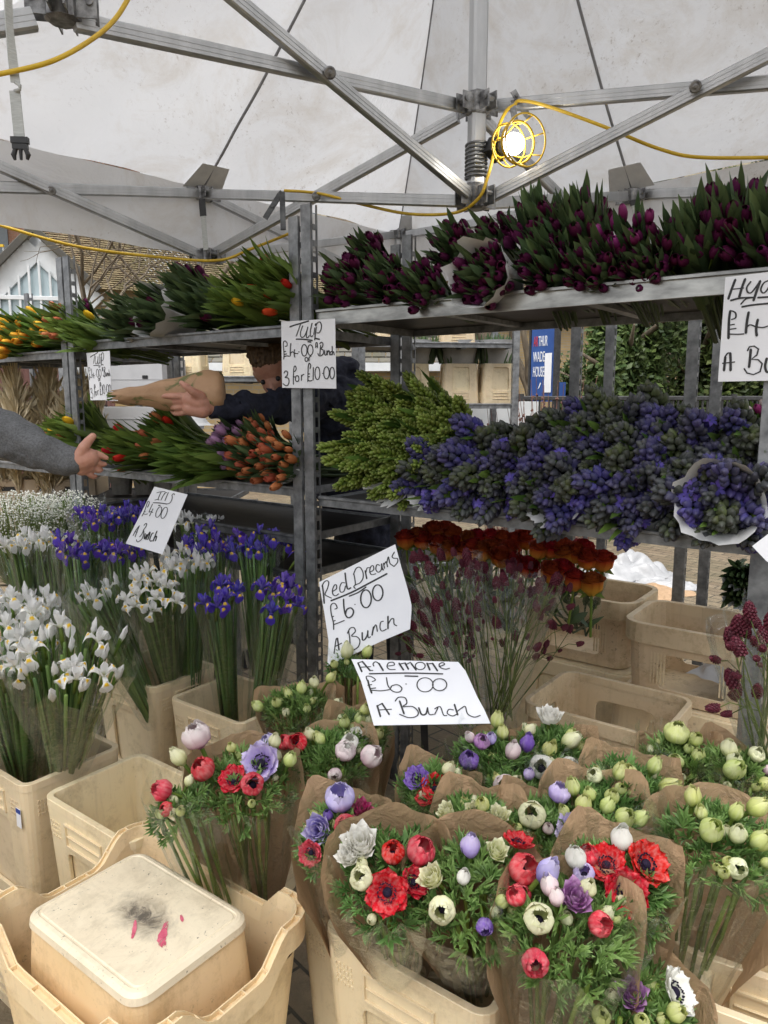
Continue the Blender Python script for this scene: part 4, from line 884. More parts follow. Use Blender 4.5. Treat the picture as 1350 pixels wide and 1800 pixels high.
): tulip_bunch(*a)
GD = (-.70, -.72, .08); GU = (-.55, -.6, .62); BD = (-.58, -.80, .05)
for a in (
 ('g', 'green hyacinth buds at the lower left of the pile, beside the post', 612, 815, -.05, .075, (-.68, -.76, -.04), 12), ('g', 'green hyacinth buds at the bottom of the pile on pink paper', 672, 842, -.05, .07, (-.66, -.76, -.05), 12, 'half'), ('g', 'green hyacinth buds in the left middle of the pile', 618, 748, .02, .08, GD, 12), ('g', 'green hyacinth buds in the centre of the green pile', 690, 785, -.02, .08, GD, 13), ('g', 'green hyacinth buds near the blue ones, lower right of the green pile', 752, 800, .0, .075, (-.66, -.75, 0), 12),
 ('g', 'green hyacinth buds at the upper left of the pile', 640, 700, .08, .075, (-.7, -.62, .2), 11), ('g', 'green hyacinth buds in the upper middle of the pile', 705, 735, .06, .075, (-.7, -.66, .12), 11), ('g', 'upright green hyacinths with dark leaves behind the pile', 735, 695, .14, .07, GU, 9), ('g', 'green hyacinth buds at the right shoulder of the green pile', 770, 752, .06, .07, (-.5, -.75, .3), 9),
 ('b', 'slate blue hyacinths on white paper at the left end of the blue pile', 742, 858, -.05, .075, BD, 11, 'half'), ('b', 'violet blue hyacinths bulging over the shelf edge', 812, 862, -.07, .075, (-.6, -.8, -.08), 12), ('b', 'bright blue hyacinths next to the green buds', 815, 800, .0, .07, BD, 11), ('b', 'dark blue hyacinths left of centre in the blue pile', 880, 838, -.03, .075, BD, 12), ('b', 'grey green hyacinths on white paper at the shelf front', 962, 882, -.06, .08, BD, 13, 'half'), ('b', 'grey blue hyacinths behind the paper wrapped ones in the middle', 938, 818, .01, .075, BD, 12), ('b', 'dull hyacinth buds topping the dip of the pile', 892, 782, .07, .065, (-.55, -.75, .3), 9),
 ('b', 'pale blue hyacinths leaning left at the upper middle of the pile', 1000, 765, .05, .075, (-.72, -.65, .15), 11), ('b', 'dark hyacinth buds in the middle of the blue pile', 1030, 838, -.01, .08, BD, 13), ('b', 'hyacinths drooping over the shelf lip right of centre', 1082, 905, -.06, .075, (-.55, -.83, -.10), 12), ('b', 'brown grey hyacinth buds at the right middle of the pile', 1110, 838, .0, .08, BD, 13), ('b', 'violet hyacinths crowning the pile', 1050, 745, .08, .07, (-.5, -.7, .45), 10), ('b', 'deep violet hyacinths with dark leaves at the pile top', 1122, 752, .08, .075, (-.52, -.72, .35), 11), ('b', 'dark hyacinths under the hyacinth sign', 1195, 768, .06, .07, (-.55, -.75, .3), 10),
 ('b', 'mixed hyacinths left of the white paper collar', 1160, 885, -.04, .08, BD, 13), ('b', 'violet and green hyacinths rolled in a white paper collar at the right end', 1262, 895, -.08, .08, (-.55, -.83, .06), 15, 'closed'), ('b', 'dusky hyacinths above the white paper collar', 1205, 825, .0, .075, BD, 12), ('b', 'dusky hyacinths against the right post', 1285, 800, .02, .075, BD, 12), ('b', 'hyacinths at the right end under the sign with broad leaves', 1300, 762, .08, .06, (-.5, -.7, .5), 7),
): hya_bunch(*a)
# ------------------------------------------------------------------ anemones, irises, roses and the rest, standing in buckets
def aleaf(m, base, d, size, rn):
    d = d.normalized(); x = d.orthogonal().normalized(); x = Quaternion(d, R.random()*6.28) @ x; nrm = d.cross(x)
    for s in range(5):
        a = (-1.15+.575*s)+R.uniform(-.15, .15); u = (d*math.cos(a)+x*math.sin(a)+nrm*R.uniform(-.05, .35)).normalized(); L = size*(1-.12*abs(s-2))*R.uniform(.8, 1.1); w = size*.10
        for fr, aa, lk in ((0, 0, 1.), (.38, .62, .52), (.42, -.62, .52)):
            v = (u*math.cos(aa)+(x*math.cos(a)-d*math.sin(a))*math.sin(aa)+nrm*R.uniform(-.05, .3)).normalized(); b = base+u*L*fr; l = L*lk; sd = v.cross(nrm).normalized()
            t_ = b+v*l+nrm*l*R.uniform(-.25, .15); mid = b+v*l*.55
            m.add([b, mid+sd*w*lk+nrm*w*.5, t_, mid-sd*w*lk+nrm*w*.5], [(0, 1, 2), (0, 2, 3)], [(0, rn, s/5), (.6, rn, s/5), (1, rn, s/5), (.6, rn, s/5)])
def afoliage(rad, seed, n=62, L=.42):
    st_ = R.getstate(); R.seed(seed); m = MB()
    for k in range(n):
        a = k*2.4; q = math.sqrt((k+.5)/n); p = Vector((rad*.84*q*math.cos(a), rad*.84*q*math.sin(a), L+.002-.035*q*q-R.uniform(0, .03))); d = Vector((p.x/rad*.8+R.uniform(-.4, .4), p.y/rad*.8+R.uniform(-.4, .4), R.uniform(.35, 1.))); aleaf(m, p, d, R.uniform(.028, .046), R.random())
    R.setstate(st_); return m.mesh('foliage', ALEAF, False)
def stems(rad, n, L, seed, r=.0034, r0=.018, tw=.6, mat=None):
    st_ = R.getstate(); R.seed(seed); m = MB()
    for k in range(n):
        a = k*2.4; q = rad*math.sqrt((k+.5)/n); b = a+tw+R.uniform(-.4, .4); q0 = r0*R.uniform(.3, 1.2)
        p0, p3 = Vector((q0*math.cos(b), q0*math.sin(b), 0)), Vector((q*math.cos(a), q*math.sin(a), L))
        m.tube([p0, p0.lerp(p3, .35)+Vector((R.uniform(-.006, .006), R.uniform(-.006, .006), 0)), p0.lerp(p3, .7)+Vector((R.uniform(-.006, .006), R.uniform(-.006, .006), 0)), p3], r, 6, (0, R.random(), R.random()))
    R.setstate(st_); return m.mesh('stems', mat or STEM, True)
def upright(head, lean, L):
    d = Vector((lean[0], lean[1], 1)).normalized(); aw = Vector((head.x, head.y, 0)).normalized(); y = (aw-d*aw.dot(d)).normalized(); x = y.cross(d)
    return Matrix.Translation(head-d*L) @ Matrix((x, y, d)).transposed().to_4x4(), d
def _centre(form):
    m = MB()
    if form == 'cup': m.ball((0, 0, .010), .007, 10, 6, None, (0, 0, 0), (1, 1, .9))
    else:
        m.ball((0, 0, .009), .0075, 12, 6, None, (0, 0, 0), (1, 1, .75))
        for k in range(40):
            a = k*2.4; rr = .009+.006*R.random(); m.box((rr*math.cos(a), rr*math.sin(a), .010+.004*R.random()), (.0018, .0018, .0022))
    return m.mesh('centre', DARKC)
CENTRE = {f: _centre(f) for f in ('cup', 'open')}
AG = 'anemone bunches in brown paper in the buckets'
FORM = {'b': 'bud', 'c': 'cup', 'o': 'open', 'd': 'double'}
def anem(label, px, py, z, rad, fl, lean=(0, -.25), wrap='back', L=.40, lip=.06, n=110, fw=True, foot=None):
    seed = SEEDN[0]; SEEDN[0] += 1; rr = random.Random(seed); hd = G(px, py, z)
    if foot is not None: lean = ((hd.x-foot[0])/(L*.93), (hd.y-foot[1])/(L*.93))
    M, d = upright(hd, lean, L); t_ = thing('anemone_bunch', label, 'anemones', M, AG); IMx = M.inverted()
    dep = (hd-O).dot(Vector((0, CT, -ST)))
    put('foliage', afoliage(rad, seed, n, L), t_); put('stems', cached(('as', seed % 3), lambda: stems(.06, 11, .385, seed)), t_)
    for f in fl:
        fx, fy, code = f[:3]; sc = f[3] if len(f) > 3 else 1.
        form, colr = FORM[code[0]], code[1:]; dd = dep+(py-fy)/F*dep*.75-.014; sc *= {'o': .80, 'c': .86, 'd': .82, 'b': .92}[code[0]]; code = 'b'+code[1:] if code in ('cwhite', 'cgreen', 'cpink') or code == 'ccream' and (f[3] if len(f) > 3 else 1.) < 1.1 else code; sc *= 1.25 if f[2] in ('cwhite', 'cgreen', 'cpink') else 1.
        p = P(fx, fy, dd); o = IMx @ p; o.z -= .012
        wd = IMx.to_3x3() @ Vector((rr.uniform(-.3, .3), -.40+rr.uniform(-.25, .2), .8)); wd = wd+Vector((o.x/rad*.5, o.y/rad*.35, 0))
        if len(f) > 4: wd = IMx.to_3x3() @ Vector(f[4])
        me = cached(('an', form, colr, rr.randrange(2)), lambda: anemone(PM[colr], form)); fo = put('flower', me, t_, TR(o, wd, rr.random()*6, sc*rr.uniform(.94, 1.06)))
        if form in ('open', 'cup'): put('centre', CENTRE[form], fo)
    for k in range(5):
        a = rr.random()*6.283; q = rad*.8*math.sqrt(rr.random()); colr = rr.choice(('green', 'green', 'cream')); me = cached(('an', 'bud', colr, 0), lambda: anemone(PM[colr], 'bud'))
        put('flower', me, t_, TR((q*math.cos(a), q*math.sin(a), L-.012-.02*(q/rad)**2), (math.cos(a)*q/rad*.6+rr.uniform(-.2, .2), math.sin(a)*q/rad*.6-.3, 1), rr.random()*6, rr.uniform(.55, .85)))
    h = math.pi/2
    if wrap == 'back': put('paper_wrap', kraft(.035, rad*1.12, L+.016, h-2.15, h+2.15, seed, lip, frontcut=.22) if lip else kraft(.035, rad*1.05, L-.005, h-2.1, h+1.5, seed, .01, frontcut=.2), t_)
    elif wrap == 'full': put('paper_wrap', kraft(.035, rad*1.12, L+.002, h-2.95, h+2.95, seed, lip, frontcut=.13), t_)
    elif wrap == 'wide': put('paper_wrap', kraft(.04, rad*1.15, L+.012, h-2.2, h+2.2, seed, lip, frontcut=.30), t_)
    if fw: put('cellophane', film(.036, rad*1.12, L+.01, .03, seed), t_)
    return t_
A_ = anem
A_('widest anemone bunch, big lilac bloom over two red ones, stems showing through clear film', 425, 1362, .92, .105, [(462, 1335, 'olilac', 1.55, (-.25, -.75, .6)), (412, 1366, 'ored', 1.1, (-.2, -.6, .8)), (443, 1374, 'crosered', 1.4, (.1, -.6, .5)), (366, 1355, 'crosered', 1.4, (-.3, -.3, .6)), (353, 1306, 'cpink', 1.35, (-.3, -.1, .9)), (323, 1336, 'bcream', 1.5, (-.5, -.1, .8)), (505, 1338, 'bgreen', 1.2, (.3, -.3, .8)), (408, 1312, 'bgreen', .9), (480, 1306, 'bcream', 1.1)], (-.02, -.30), 'back', .44, .05, 75)
A_('small anemone bunch with one red bloom leaning out at the left', 308, 1398, .90, .055, [(297, 1385, 'crosered', 1.2, (-.6, -.4, .5)), (325, 1372, 'bcream', .9), (300, 1412, 'crosered', .8, (-.5, -.6, .3))], (-.22, -.15), None, .40, .02, 34)
A_('anemone bunch under folded paper with a scarlet bloom and pale buds, behind the widest bunch', 580, 1312, .93, .085, [(526, 1304, 'cred', 1.15, (-.1, -.6, .7)), (508, 1303, 'crosered', .95), (568, 1300, 'bgreen', 1.2), (548, 1292, 'bcream', 1.1), (602, 1322, 'cpink', 1., (.3, -.4, .8)), (640, 1330, 'cpink', 1.15, (.6, -.3, .6)), (590, 1350, 'bpink', 1.3, (0, -.9, .3)), (478, 1300, 'clilac', .9), (615, 1305, 'cwhite', .9)], (.02, -.22), 'wide')
A_('greenish white anemone buds behind, left of the anemone sign', 520, 1226, .93, .085, [(460, 1240, 'bgreen', 1.2), (488, 1232, 'bgreen', 1.15), (510, 1220, 'bgreen', 1.1), (528, 1212, 'bgreen', 1.2), (552, 1200, 'bcream', 1.2), (575, 1192, 'bgreen', 1.2), (540, 1245, 'bgreen', 1.), (590, 1235, 'bcream', 1.2), (505, 1250, 'bcream', .95)], (-.05, -.15), 'full')
A_('pale anemone buds around one open white flower, under the anemone sign', 628, 1275, .93, .070, [(606, 1270, 'bgreen', 1.25), (630, 1262, 'bgreen', 1.1), (640, 1247, 'bgreen', 1.15), (658, 1290, 'bgreen', 1.2), (628, 1292, 'owhite', .95, (0, -.5, .9)), (650, 1268, 'bcream', 1.)], (.0, -.2), 'back')
A_('two pale anemone buds below the red dreams sign', 612, 1152, .98, .045, [(610, 1150, 'bcream', 1.6, (0, -.2, 1)), (640, 1148, 'bgreen', 1.3, (.4, -.2, .8)), (590, 1165, 'bgreen', .9)], (0, -.1), 'full', .42, .03, 34)
A_('anemone bunch with lilac, red and magenta blooms on the left of the nearest bucket', 600, 1450, .92, .082, [(597, 1408, 'clilac', 1.5, (0, -.4, .9)), (562, 1450, 'dlilac', 1.2, (-.2, -.8, .5)), (607, 1447, 'crosered', 1.2, (0, -.7, .7)), (632, 1420, 'dmagenta', .95, (.2, -.4, .8)), (548, 1488, 'orosered', .8, (-.3, -.8, .3)), (650, 1440, 'bpink', 1.1), (578, 1430, 'bpurplea', .9)], (-.08, -.22), 'back')
A_('anemone bunch with a wide open scarlet flower and two white double blooms', 685, 1522, .95, .088, [(634, 1484, 'dwhite', 1.35, (-.1, -.45, .85)), (617, 1500, 'dwhite', 1., (-.4, -.5, .7)), (681, 1560, 'ored', 1.15, (-.1, -.85, .5)), (641, 1541, 'ccream', 1.0, (-.3, -.6, .7)), (690, 1500, 'cred', 1.1, (0, -.5, .8)), (731, 1500, 'crosered', 1.25, (.3, -.4, .8)), (722, 1545, 'ored', .85, (.5, -.5, .6)), (640, 1515, 'bcream', .9)], (-.06, -.28), 'back', .42, .05, 80, True, (C1.x-.07, C1.y+.0))
A_('anemone bunch with one violet and one scarlet bloom rolled fully in brown paper', 770, 1372, .94, .068, [(735, 1362, 'opurplea', .9, (-.3, -.5, .7)), (765, 1380, 'ored', 1., (0, -.6, .7)), (783, 1350, 'bcream', 1.2), (800, 1378, 'cred', .9, (.2, -.6, .6)), (750, 1395, 'ored', .7)], (0, -.2), 'full')
A_('mixed anemone bunch with pink, lilac and dark violet buds below the anemone sign', 865, 1315, .95, .080, [(845, 1302, 'cmauve', 1.0), (862, 1296, 'blilac', 1.1), (898, 1325, 'bpink', 1.6, (.1, -.3, .9)), (925, 1312, 'bpurplea', 1.4, (.1, -.2, .9)), (824, 1340, 'cpurplea', 1.15, (0, -.3, .9)), (872, 1270, 'bgreen', 1.3), (885, 1290, 'bgreen', 1.2), (925, 1280, 'bcream', 1.), (832, 1295, 'bpink', 1.0)], (.0, -.18), 'back', .40, .0)
A_('cream double anemones lying low in brown paper, middle of the display', 842, 1438, .94, .075, [(790, 1422, 'dcream', .85), (835, 1420, 'dcream', .9), (875, 1432, 'dcream', .95), (820, 1462, 'bgreen', 1.2), (850, 1412, 'bgreen', 1.1), (868, 1448, 'bcream', 1.2), (808, 1440, 'bcream', .9)], (0, -.25), 'full')
A_('white double anemones in a wide brown paper cone beside the empty weathered crate', 970, 1300, .95, .082, [(966, 1260, 'dwhite', 1.25, (0, -.3, .95)), (963, 1318, 'bgreen', 1.4), (955, 1345, 'cwhite', 1.1), (990, 1302, 'bcream', 1.6, (.6, -.3, .6)), (996, 1345, 'cwhite', 1., (.1, -.7, .6)), (1000, 1290, 'bgreen', 1.), (968, 1340, 'bcream', 1.2)], (.05, -.15), 'full')
A_('low tuft of anemones with a pink white bloom between the paper cones', 905, 1385, .92, .062, [(890, 1382, 'cpink', 1.1), (905, 1372, 'bcream', 1.1), (930, 1360, 'blilac', 1.), (880, 1370, 'bgreen', .9)], (0, -.2), None, .38)
A_('round cream anemone over dark foliage in the middle of the display', 945, 1437, .93, .068, [(935, 1432, 'ccream', 1.35, (-.1, -.6, .75)), (980, 1400, 'clilac', 1.1, (.2, -.1, 1)), (965, 1452, 'bpink', .9), (915, 1450, 'bgreen', .8)], (0, -.22), 'back')
A_('green anemone buds behind, next to the weathered crate corner', 1105, 1370, .95, .085, [(1050, 1360, 'ccream', .85), (1087, 1362, 'bgreen', 1.3), (1110, 1358, 'bgreen', 1.25), (1160, 1380, 'bgreen', 1.5, (.5, -.5, .5)), (1145, 1350, 'bgreen', 1.2), (1090, 1382, 'bgreen', 1.0)], (.02, -.2), 'back')
A_('green budded anemones with one large lilac flower', 1045, 1425, .94, .092, [(1012, 1450, 'olilac', 1.15, (-.3, -.8, .5)), (1010, 1388, 'bgreen', 1.25), (1022, 1418, 'bgreen', 1.3), (1062, 1420, 'bgreen', 1.2), (1090, 1436, 'bgreen', 1.5), (1075, 1400, 'bgreen', 1.2), (996, 1425, 'bgreen', 1.), (1113, 1440, 'bgreen', 1.2), (1040, 1398, 'bgreen', 1.)], (0, -.25), 'back')
A_('pale green anemone buds in paper, back right next to the tan crate', 1195, 1318, .95, .075, [(1188, 1296, 'cgreen', 1.2, (0, -.2, 1)), (1220, 1298, 'bgreen', 1.3), (1190, 1338, 'bgreen', 1.35), (1226, 1330, 'bgreen', 1.3), (1210, 1312, 'bgreen', 1.)], (.02, -.15), 'full')
A_('tall cream anemone buds in paper at the right edge, below the red bobble flowers', 1300, 1340, .95, .080, [(1283, 1318, 'bcream', 1.6), (1281, 1350, 'bgreen', 1.8, (.1, -.6, .6)), (1290, 1335, 'bcream', 1.3), (1325, 1325, 'ccream', .9), (1335, 1375, 'bgreen', 1.2), (1345, 1350, 'bpink', .9)], (.04, -.15), 'full')
A_('cream anemone buds in a tall brown paper sheet at the right edge', 1272, 1462, .96, .100, [(1218, 1407, 'bgreen', 1.35), (1243, 1457, 'bgreen', 1.7, (0, -.6, .7)), (1318, 1418, 'bgreen', 1.45), (1296, 1468, 'bcream', 1.3), (1325, 1478, 'bgreen', 1.35), (1290, 1512, 'ccream', 1.0, (0, -.9, .4)), (1290, 1430, 'bgreen', 1.1), (1236, 1430, 'bgreen', .9)], (.03, -.22), 'wide', .46, .04, 75)
A_('anemone bunch with lilac, cream and rose blooms over a clear front in the nearest bucket', 832, 1552, .95, .092, [(826, 1498, 'blilac', 1.5, (0, -.2, .9)), (871, 1494, 'dcream', .85), (910, 1530, 'crosered', 1.3, (.3, -.5, .7)), (764, 1541, 'dcream', .95), (780, 1588, 'ccream', 1.1, (-.2, -.8, .4)), (812, 1545, 'bwhite', 1.), (876, 1583, 'bgreen', .9), (910, 1482, 'ored', .85, (.2, .1, 1)), (850, 1612, 'cpurplea', .7, (0, -1, 0)), (912, 1570, 'crosered', .85)], (-.02, -.26), 'back', .42, .04, 82, True, (C1.x+.06, C1.y-.02))
A_('three large scarlet anemones under clear film with two white buds', 1085, 1532, .96, .085, [(1068, 1515, 'ored', 1.15, (-.2, -.4, .8)), (1132, 1512, 'ored', 1.25, (.3, -.5, .7)), (1098, 1556, 'ored', 1.3, (0, -.8, .5)), (1016, 1512, 'bwhite', 1.6, (-.2, -.4, .9)), (1090, 1482, 'bwhite', 1.5), (1030, 1532, 'clilac', .9), (1040, 1505, 'cred', .9)], (.02, -.26), 'back')
A_('anemone bunch with a violet double, cream and small scarlet blooms, front centre right', 1000, 1618, .95, .090, [(1010, 1574, 'dmauve', 1.1, (0, -.5, .8)), (947, 1611, 'ccream', 1.2, (-.1, -.6, .75)), (940, 1672, 'crosered', 1., (-.1, -.9, .3)), (1045, 1613, 'crosered', 1., (.3, -.7, .5)), (970, 1563, 'bpink', 1.2), (950, 1535, 'blilac', 1.5, (.4, -.3, .8)), (915, 1574, 'crosered', .85), (980, 1580, 'bpink', 1.), (1030, 1560, 'bcream', 1.1)], (.0, -.28), 'back', .44, .05, 78)
A_('lowest anemone bunch with a violet double and loose white petals, at the bottom edge', 1125, 1755, .84, .085, [(1112, 1742, 'dmauve', 1.05, (-.1, -.5, .8)), (1182, 1735, 'owhite', 1.1, (.6, -.4, .6)), (1055, 1778, 'bgreen', 1.2), (1180, 1772, 'bgreen', 1.1), (1130, 1790, 'bgreen', .9)], (.05, -.2), 'back', .38, .04, 75)

# irises
IG = 'iris bunches in clear film'
IW, IB = (PM['iwhite'], PM['iwfall']), (PM['iblue'], PM['ibfall'])
def irisleaves(rad, L, n, seed):
    st_ = R.getstate(); R.seed(seed); m = MB()
    for k in range(n):
        a = R.random()*6.283; q = math.sqrt(R.random()); p0 = Vector((.03*q*math.cos(a), .03*q*math.sin(a), 0)); p1 = Vector((rad*q*math.cos(a), rad*q*math.sin(a), L*R.uniform(.72, 1.08)))
        blade(m, p0, p1-p0, (p1-p0).length, R.uniform(.008, .014), (-math.sin(a), math.cos(a), 0), R.uniform(-.03, .08), 7, .5)
    for k in range(16):
        a = k*2.4; q = math.sqrt((k+.5)/16)*rad*.9; m.tube([(.025*math.cos(a), .025*math.sin(a), 0), (q*.6*math.cos(a), q*.6*math.sin(a), L*.55), (q*math.cos(a), q*math.sin(a), L*.95)], .0042, 6, (0, R.random(), R.random()))
    R.setstate(st_); return m.mesh('leaves', ILEAF, True)
def irisb(label, px, py, z, rad, nf, nbud, colr, lean=(0, -.08), L=.50, fpts=(), flm=True, foot=None):
    seed = SEEDN[0]; SEEDN[0] += 1; rr = random.Random(seed); hd = G(px, py, z)
    if foot is not None: lean = ((hd.x-foot[0])/(L*.93), (hd.y-foot[1])/(L*.93))
    M, d = upright(hd, lean, L); t_ = thing('iris_bunch', label, 'irises', M, IG); IMx = M.inverted(); dep = (hd-O).dot(Vector((0, CT, -ST)))
    put('leaves', irisleaves(rad, L-.0, 84, seed), t_); pts = []
    pts = [IMx @ P(fx, fy, dep+(py-fy)/F*dep*.9-.01) for fx, fy in fpts]
    for k in range(nf-len(fpts)):
        a = k*2.4+seed; q = rad*.9*math.sqrt((k+.6)/max(1, nf-len(fpts))); pts.append(Vector((q*math.cos(a), q*math.sin(a), L+rr.uniform(-.03, .015))))
    for o in pts:
        o.z -= .02; me = cached(('ir', colr, rr.randrange(3)), lambda: iris_flower(IW if colr == 'w' else IB)); put('flower', me, t_, TR(o, (o.x*3+rr.uniform(-.25, .25), o.y*3+rr.uniform(-.35, .1), 1), rr.random()*6, rr.uniform(.82, 1.02)))
    for k in range(nbud):
        a = k*2.4+seed+1; q = rad*1.1*math.sqrt((k+.3)/nbud); o = Vector((q*math.cos(a), q*math.sin(a), L+rr.uniform(-.06, .0))); me = cached(('ib', colr), lambda: iris_bud(PM['iwhite' if colr == 'w' else 'iblue'])); put('bud', me, t_, TR(o, (o.x*2.5, o.y*2.5, 1), rr.random()*6, rr.uniform(.8, 1.1)))
    if flm: put('cellophane', film(.04, rad*1.25, L-.005, .05, seed, 30, 10), t_)
    return t_
irisb('largest white iris bunch in the front left bucket, with pointed buds', 128, 1150, 1.06, .115, 9, 12, 'w', (.05, -.06), .50, ((130, 1170), (134, 1188), (30, 1165), (108, 1100), (60, 1080)), True, (C7.x+.07, C7.y-.03))
irisb('white iris bunch cut off by the left edge in the front bucket', 20, 1120, 1.06, .105, 13, 8, 'w', (-.05, -.08), .50, ((20, 1050), (60, 1068), (10, 1100), (40, 1178), (75, 1120)), True, (C7.x-.06, C7.y+.02))
irisb('white iris bunch behind the largest one, at the left edge', 40, 1062, 1.08, .09, 10, 4, 'w', (-.05, .0))
irisb('white iris bunch with open yellow marked flowers in the middle bucket', 268, 1030, 1.08, .085, 13, 3, 'w', (.04, -.06), .50, ((222, 1050), (245, 1020), (275, 1048), (308, 1055), (262, 1003), (300, 1000), (290, 1028), (240, 1060)), True, (C8.x+.07, C8.y-.06))
irisb('leafy white iris bunch lying aslant left of the middle one', 160, 1035, 1.04, .075, 3, 5, 'w', (-.35, -.12), .52)
irisb('white iris bunch behind the middle one with tall buds', 330, 985, 1.10, .08, 9, 5, 'w', (.02, .0), .5, ((300, 975), (345, 990), (320, 965)))
irisb('far white iris bunch along the left edge under the white filler flowers', 45, 950, 1.12, .11, 14, 4, 'w', (-.05, .0))
irisb('far white iris bunch left of the blue ones', 100, 945, 1.13, .09, 9, 3, 'w', (.0, .0))
irisb('white iris bunch showing right of the iris sign', 355, 915, 1.16, .095, 13, 2, 'w', (.05, .05))
irisb('blue iris bunch with three open flowers, left of the front pair', 386, 1040, 1.07, .058, 6, 0, 'b', (.0, -.04), .52, ((360, 1058), (388, 1028), (398, 1050), (412, 1035), (380, 1062)), True, (C9.x-.03, C9.y+.03))
irisb('blue iris bunch with open flowers, right of the front pair', 492, 1042, 1.07, .066, 7, 0, 'b', (.05, -.04), .52, ((462, 1030), (498, 1022), (502, 1050), (478, 1072), (524, 1058), (512, 1030)), True, (C9.x+.08, C9.y-.03))
irisb('blue iris bunch behind the front pair, its flowers crowded left', 370, 955, 1.13, .085, 11, 0, 'b', (.0, .0), .5, ((330, 955), (350, 940), (368, 925), (380, 950), (345, 970)))
irisb('blue iris bunch behind the front pair, beside the grey posts', 450, 955, 1.13, .085, 11, 0, 'b', (.0, .0), .5, ((420, 940), (455, 935), (480, 945), (500, 955), (520, 975)))
irisb('blue iris bunch left of the iris sign in the second row', 140, 965, 1.12, .075, 9, 0, 'b', (.0, .0), .5, ((122, 950), (130, 975), (150, 968), (178, 965), (108, 945)))
irisb('blue iris bunch under the iris sign', 215, 968, 1.11, .07, 8, 0, 'b', (.0, .0), .5, ((195, 960), (225, 970), (205, 978), (240, 962)))
irisb('farthest blue iris bunch left of the iris sign', 178, 905, 1.18, .10, 13, 2, 'b', (.0, .05))
irisb('far blue iris bunch partly behind the iris sign', 235, 900, 1.18, .08, 9, 2, 'b', (.0, .05))

# roses
RG = 'orange red rose bunches in the tan crate'
RM_ = [cached(('ro', k), lambda: rose(PM['rosep'])) for k in range(2)]
def roseb(label, pts, dep, basepx):
    q = [P(520+x/2.328, 880+(y+24)/2.328, dep-(y-200)*.0012) for x, y in pts]; c = sum(q, Vector())/len(q); b = P(*basepx); t_ = thing('rose_bunch', label, 'roses', Matrix.Translation(b), RG); m = MB()
    for k, p in enumerate(q):
        d = Vector((R.uniform(-.25, .25), -.35+R.uniform(-.2, .2), 1)); o = p-b-d.normalized()*.025; put('rose', RM_[k % 2], t_, TR(o, d, R.random()*6, R.uniform(1.4, 1.65)))
        e = o-d.normalized()*.12; m.tube([e, e*.6+Vector((0, 0, -.03)), Vector((R.uniform(-.03, .03), R.uniform(-.03, .03), 0))], .004, 5, (0, R.random(), .4))
        for kk in range(3): blade(m, e*R.uniform(.7, .98), Vector((R.uniform(-1, 1), R.uniform(-1, 1), .6)), .07, .03, Vector((R.uniform(-1, 1), R.uniform(-1, 1), 0)), .4, 5, .2)
    put('stems', m.mesh('stems', TLEAFD, True), t_); put('cellophane', film(.05, .13, (c-b).z-.02, .04, len(pts)+int(dep*10), 24, 7), t_, TR((0, 0, 0), c-b))
roseb('left bunch of orange red roses above the red bobble flowers', [(450, 150), (520, 150), (585, 175), (640, 135), (655, 175), (565, 115), (610, 108), (500, 135), (690, 205), (620, 195)], 2.78, (800, 1120, 2.75))
roseb('middle bunch of orange red roses under the shelf', [(705, 150), (740, 140), (795, 140), (760, 200), (840, 150), (890, 155), (840, 225), (890, 240), (950, 265), (800, 190), (870, 190), (940, 150), (720, 190)], 2.72, (900, 1110, 2.75))
roseb('right bunch of orange red roses, lowest blooms over the crate rim', [(990, 190), (1040, 185), (1100, 210), (1140, 205), (1195, 230), (1255, 240), (1040, 285), (1085, 275), (1140, 315), (1210, 335), (1075, 185), (1170, 190)], 2.62, (1020, 1105, 2.72))

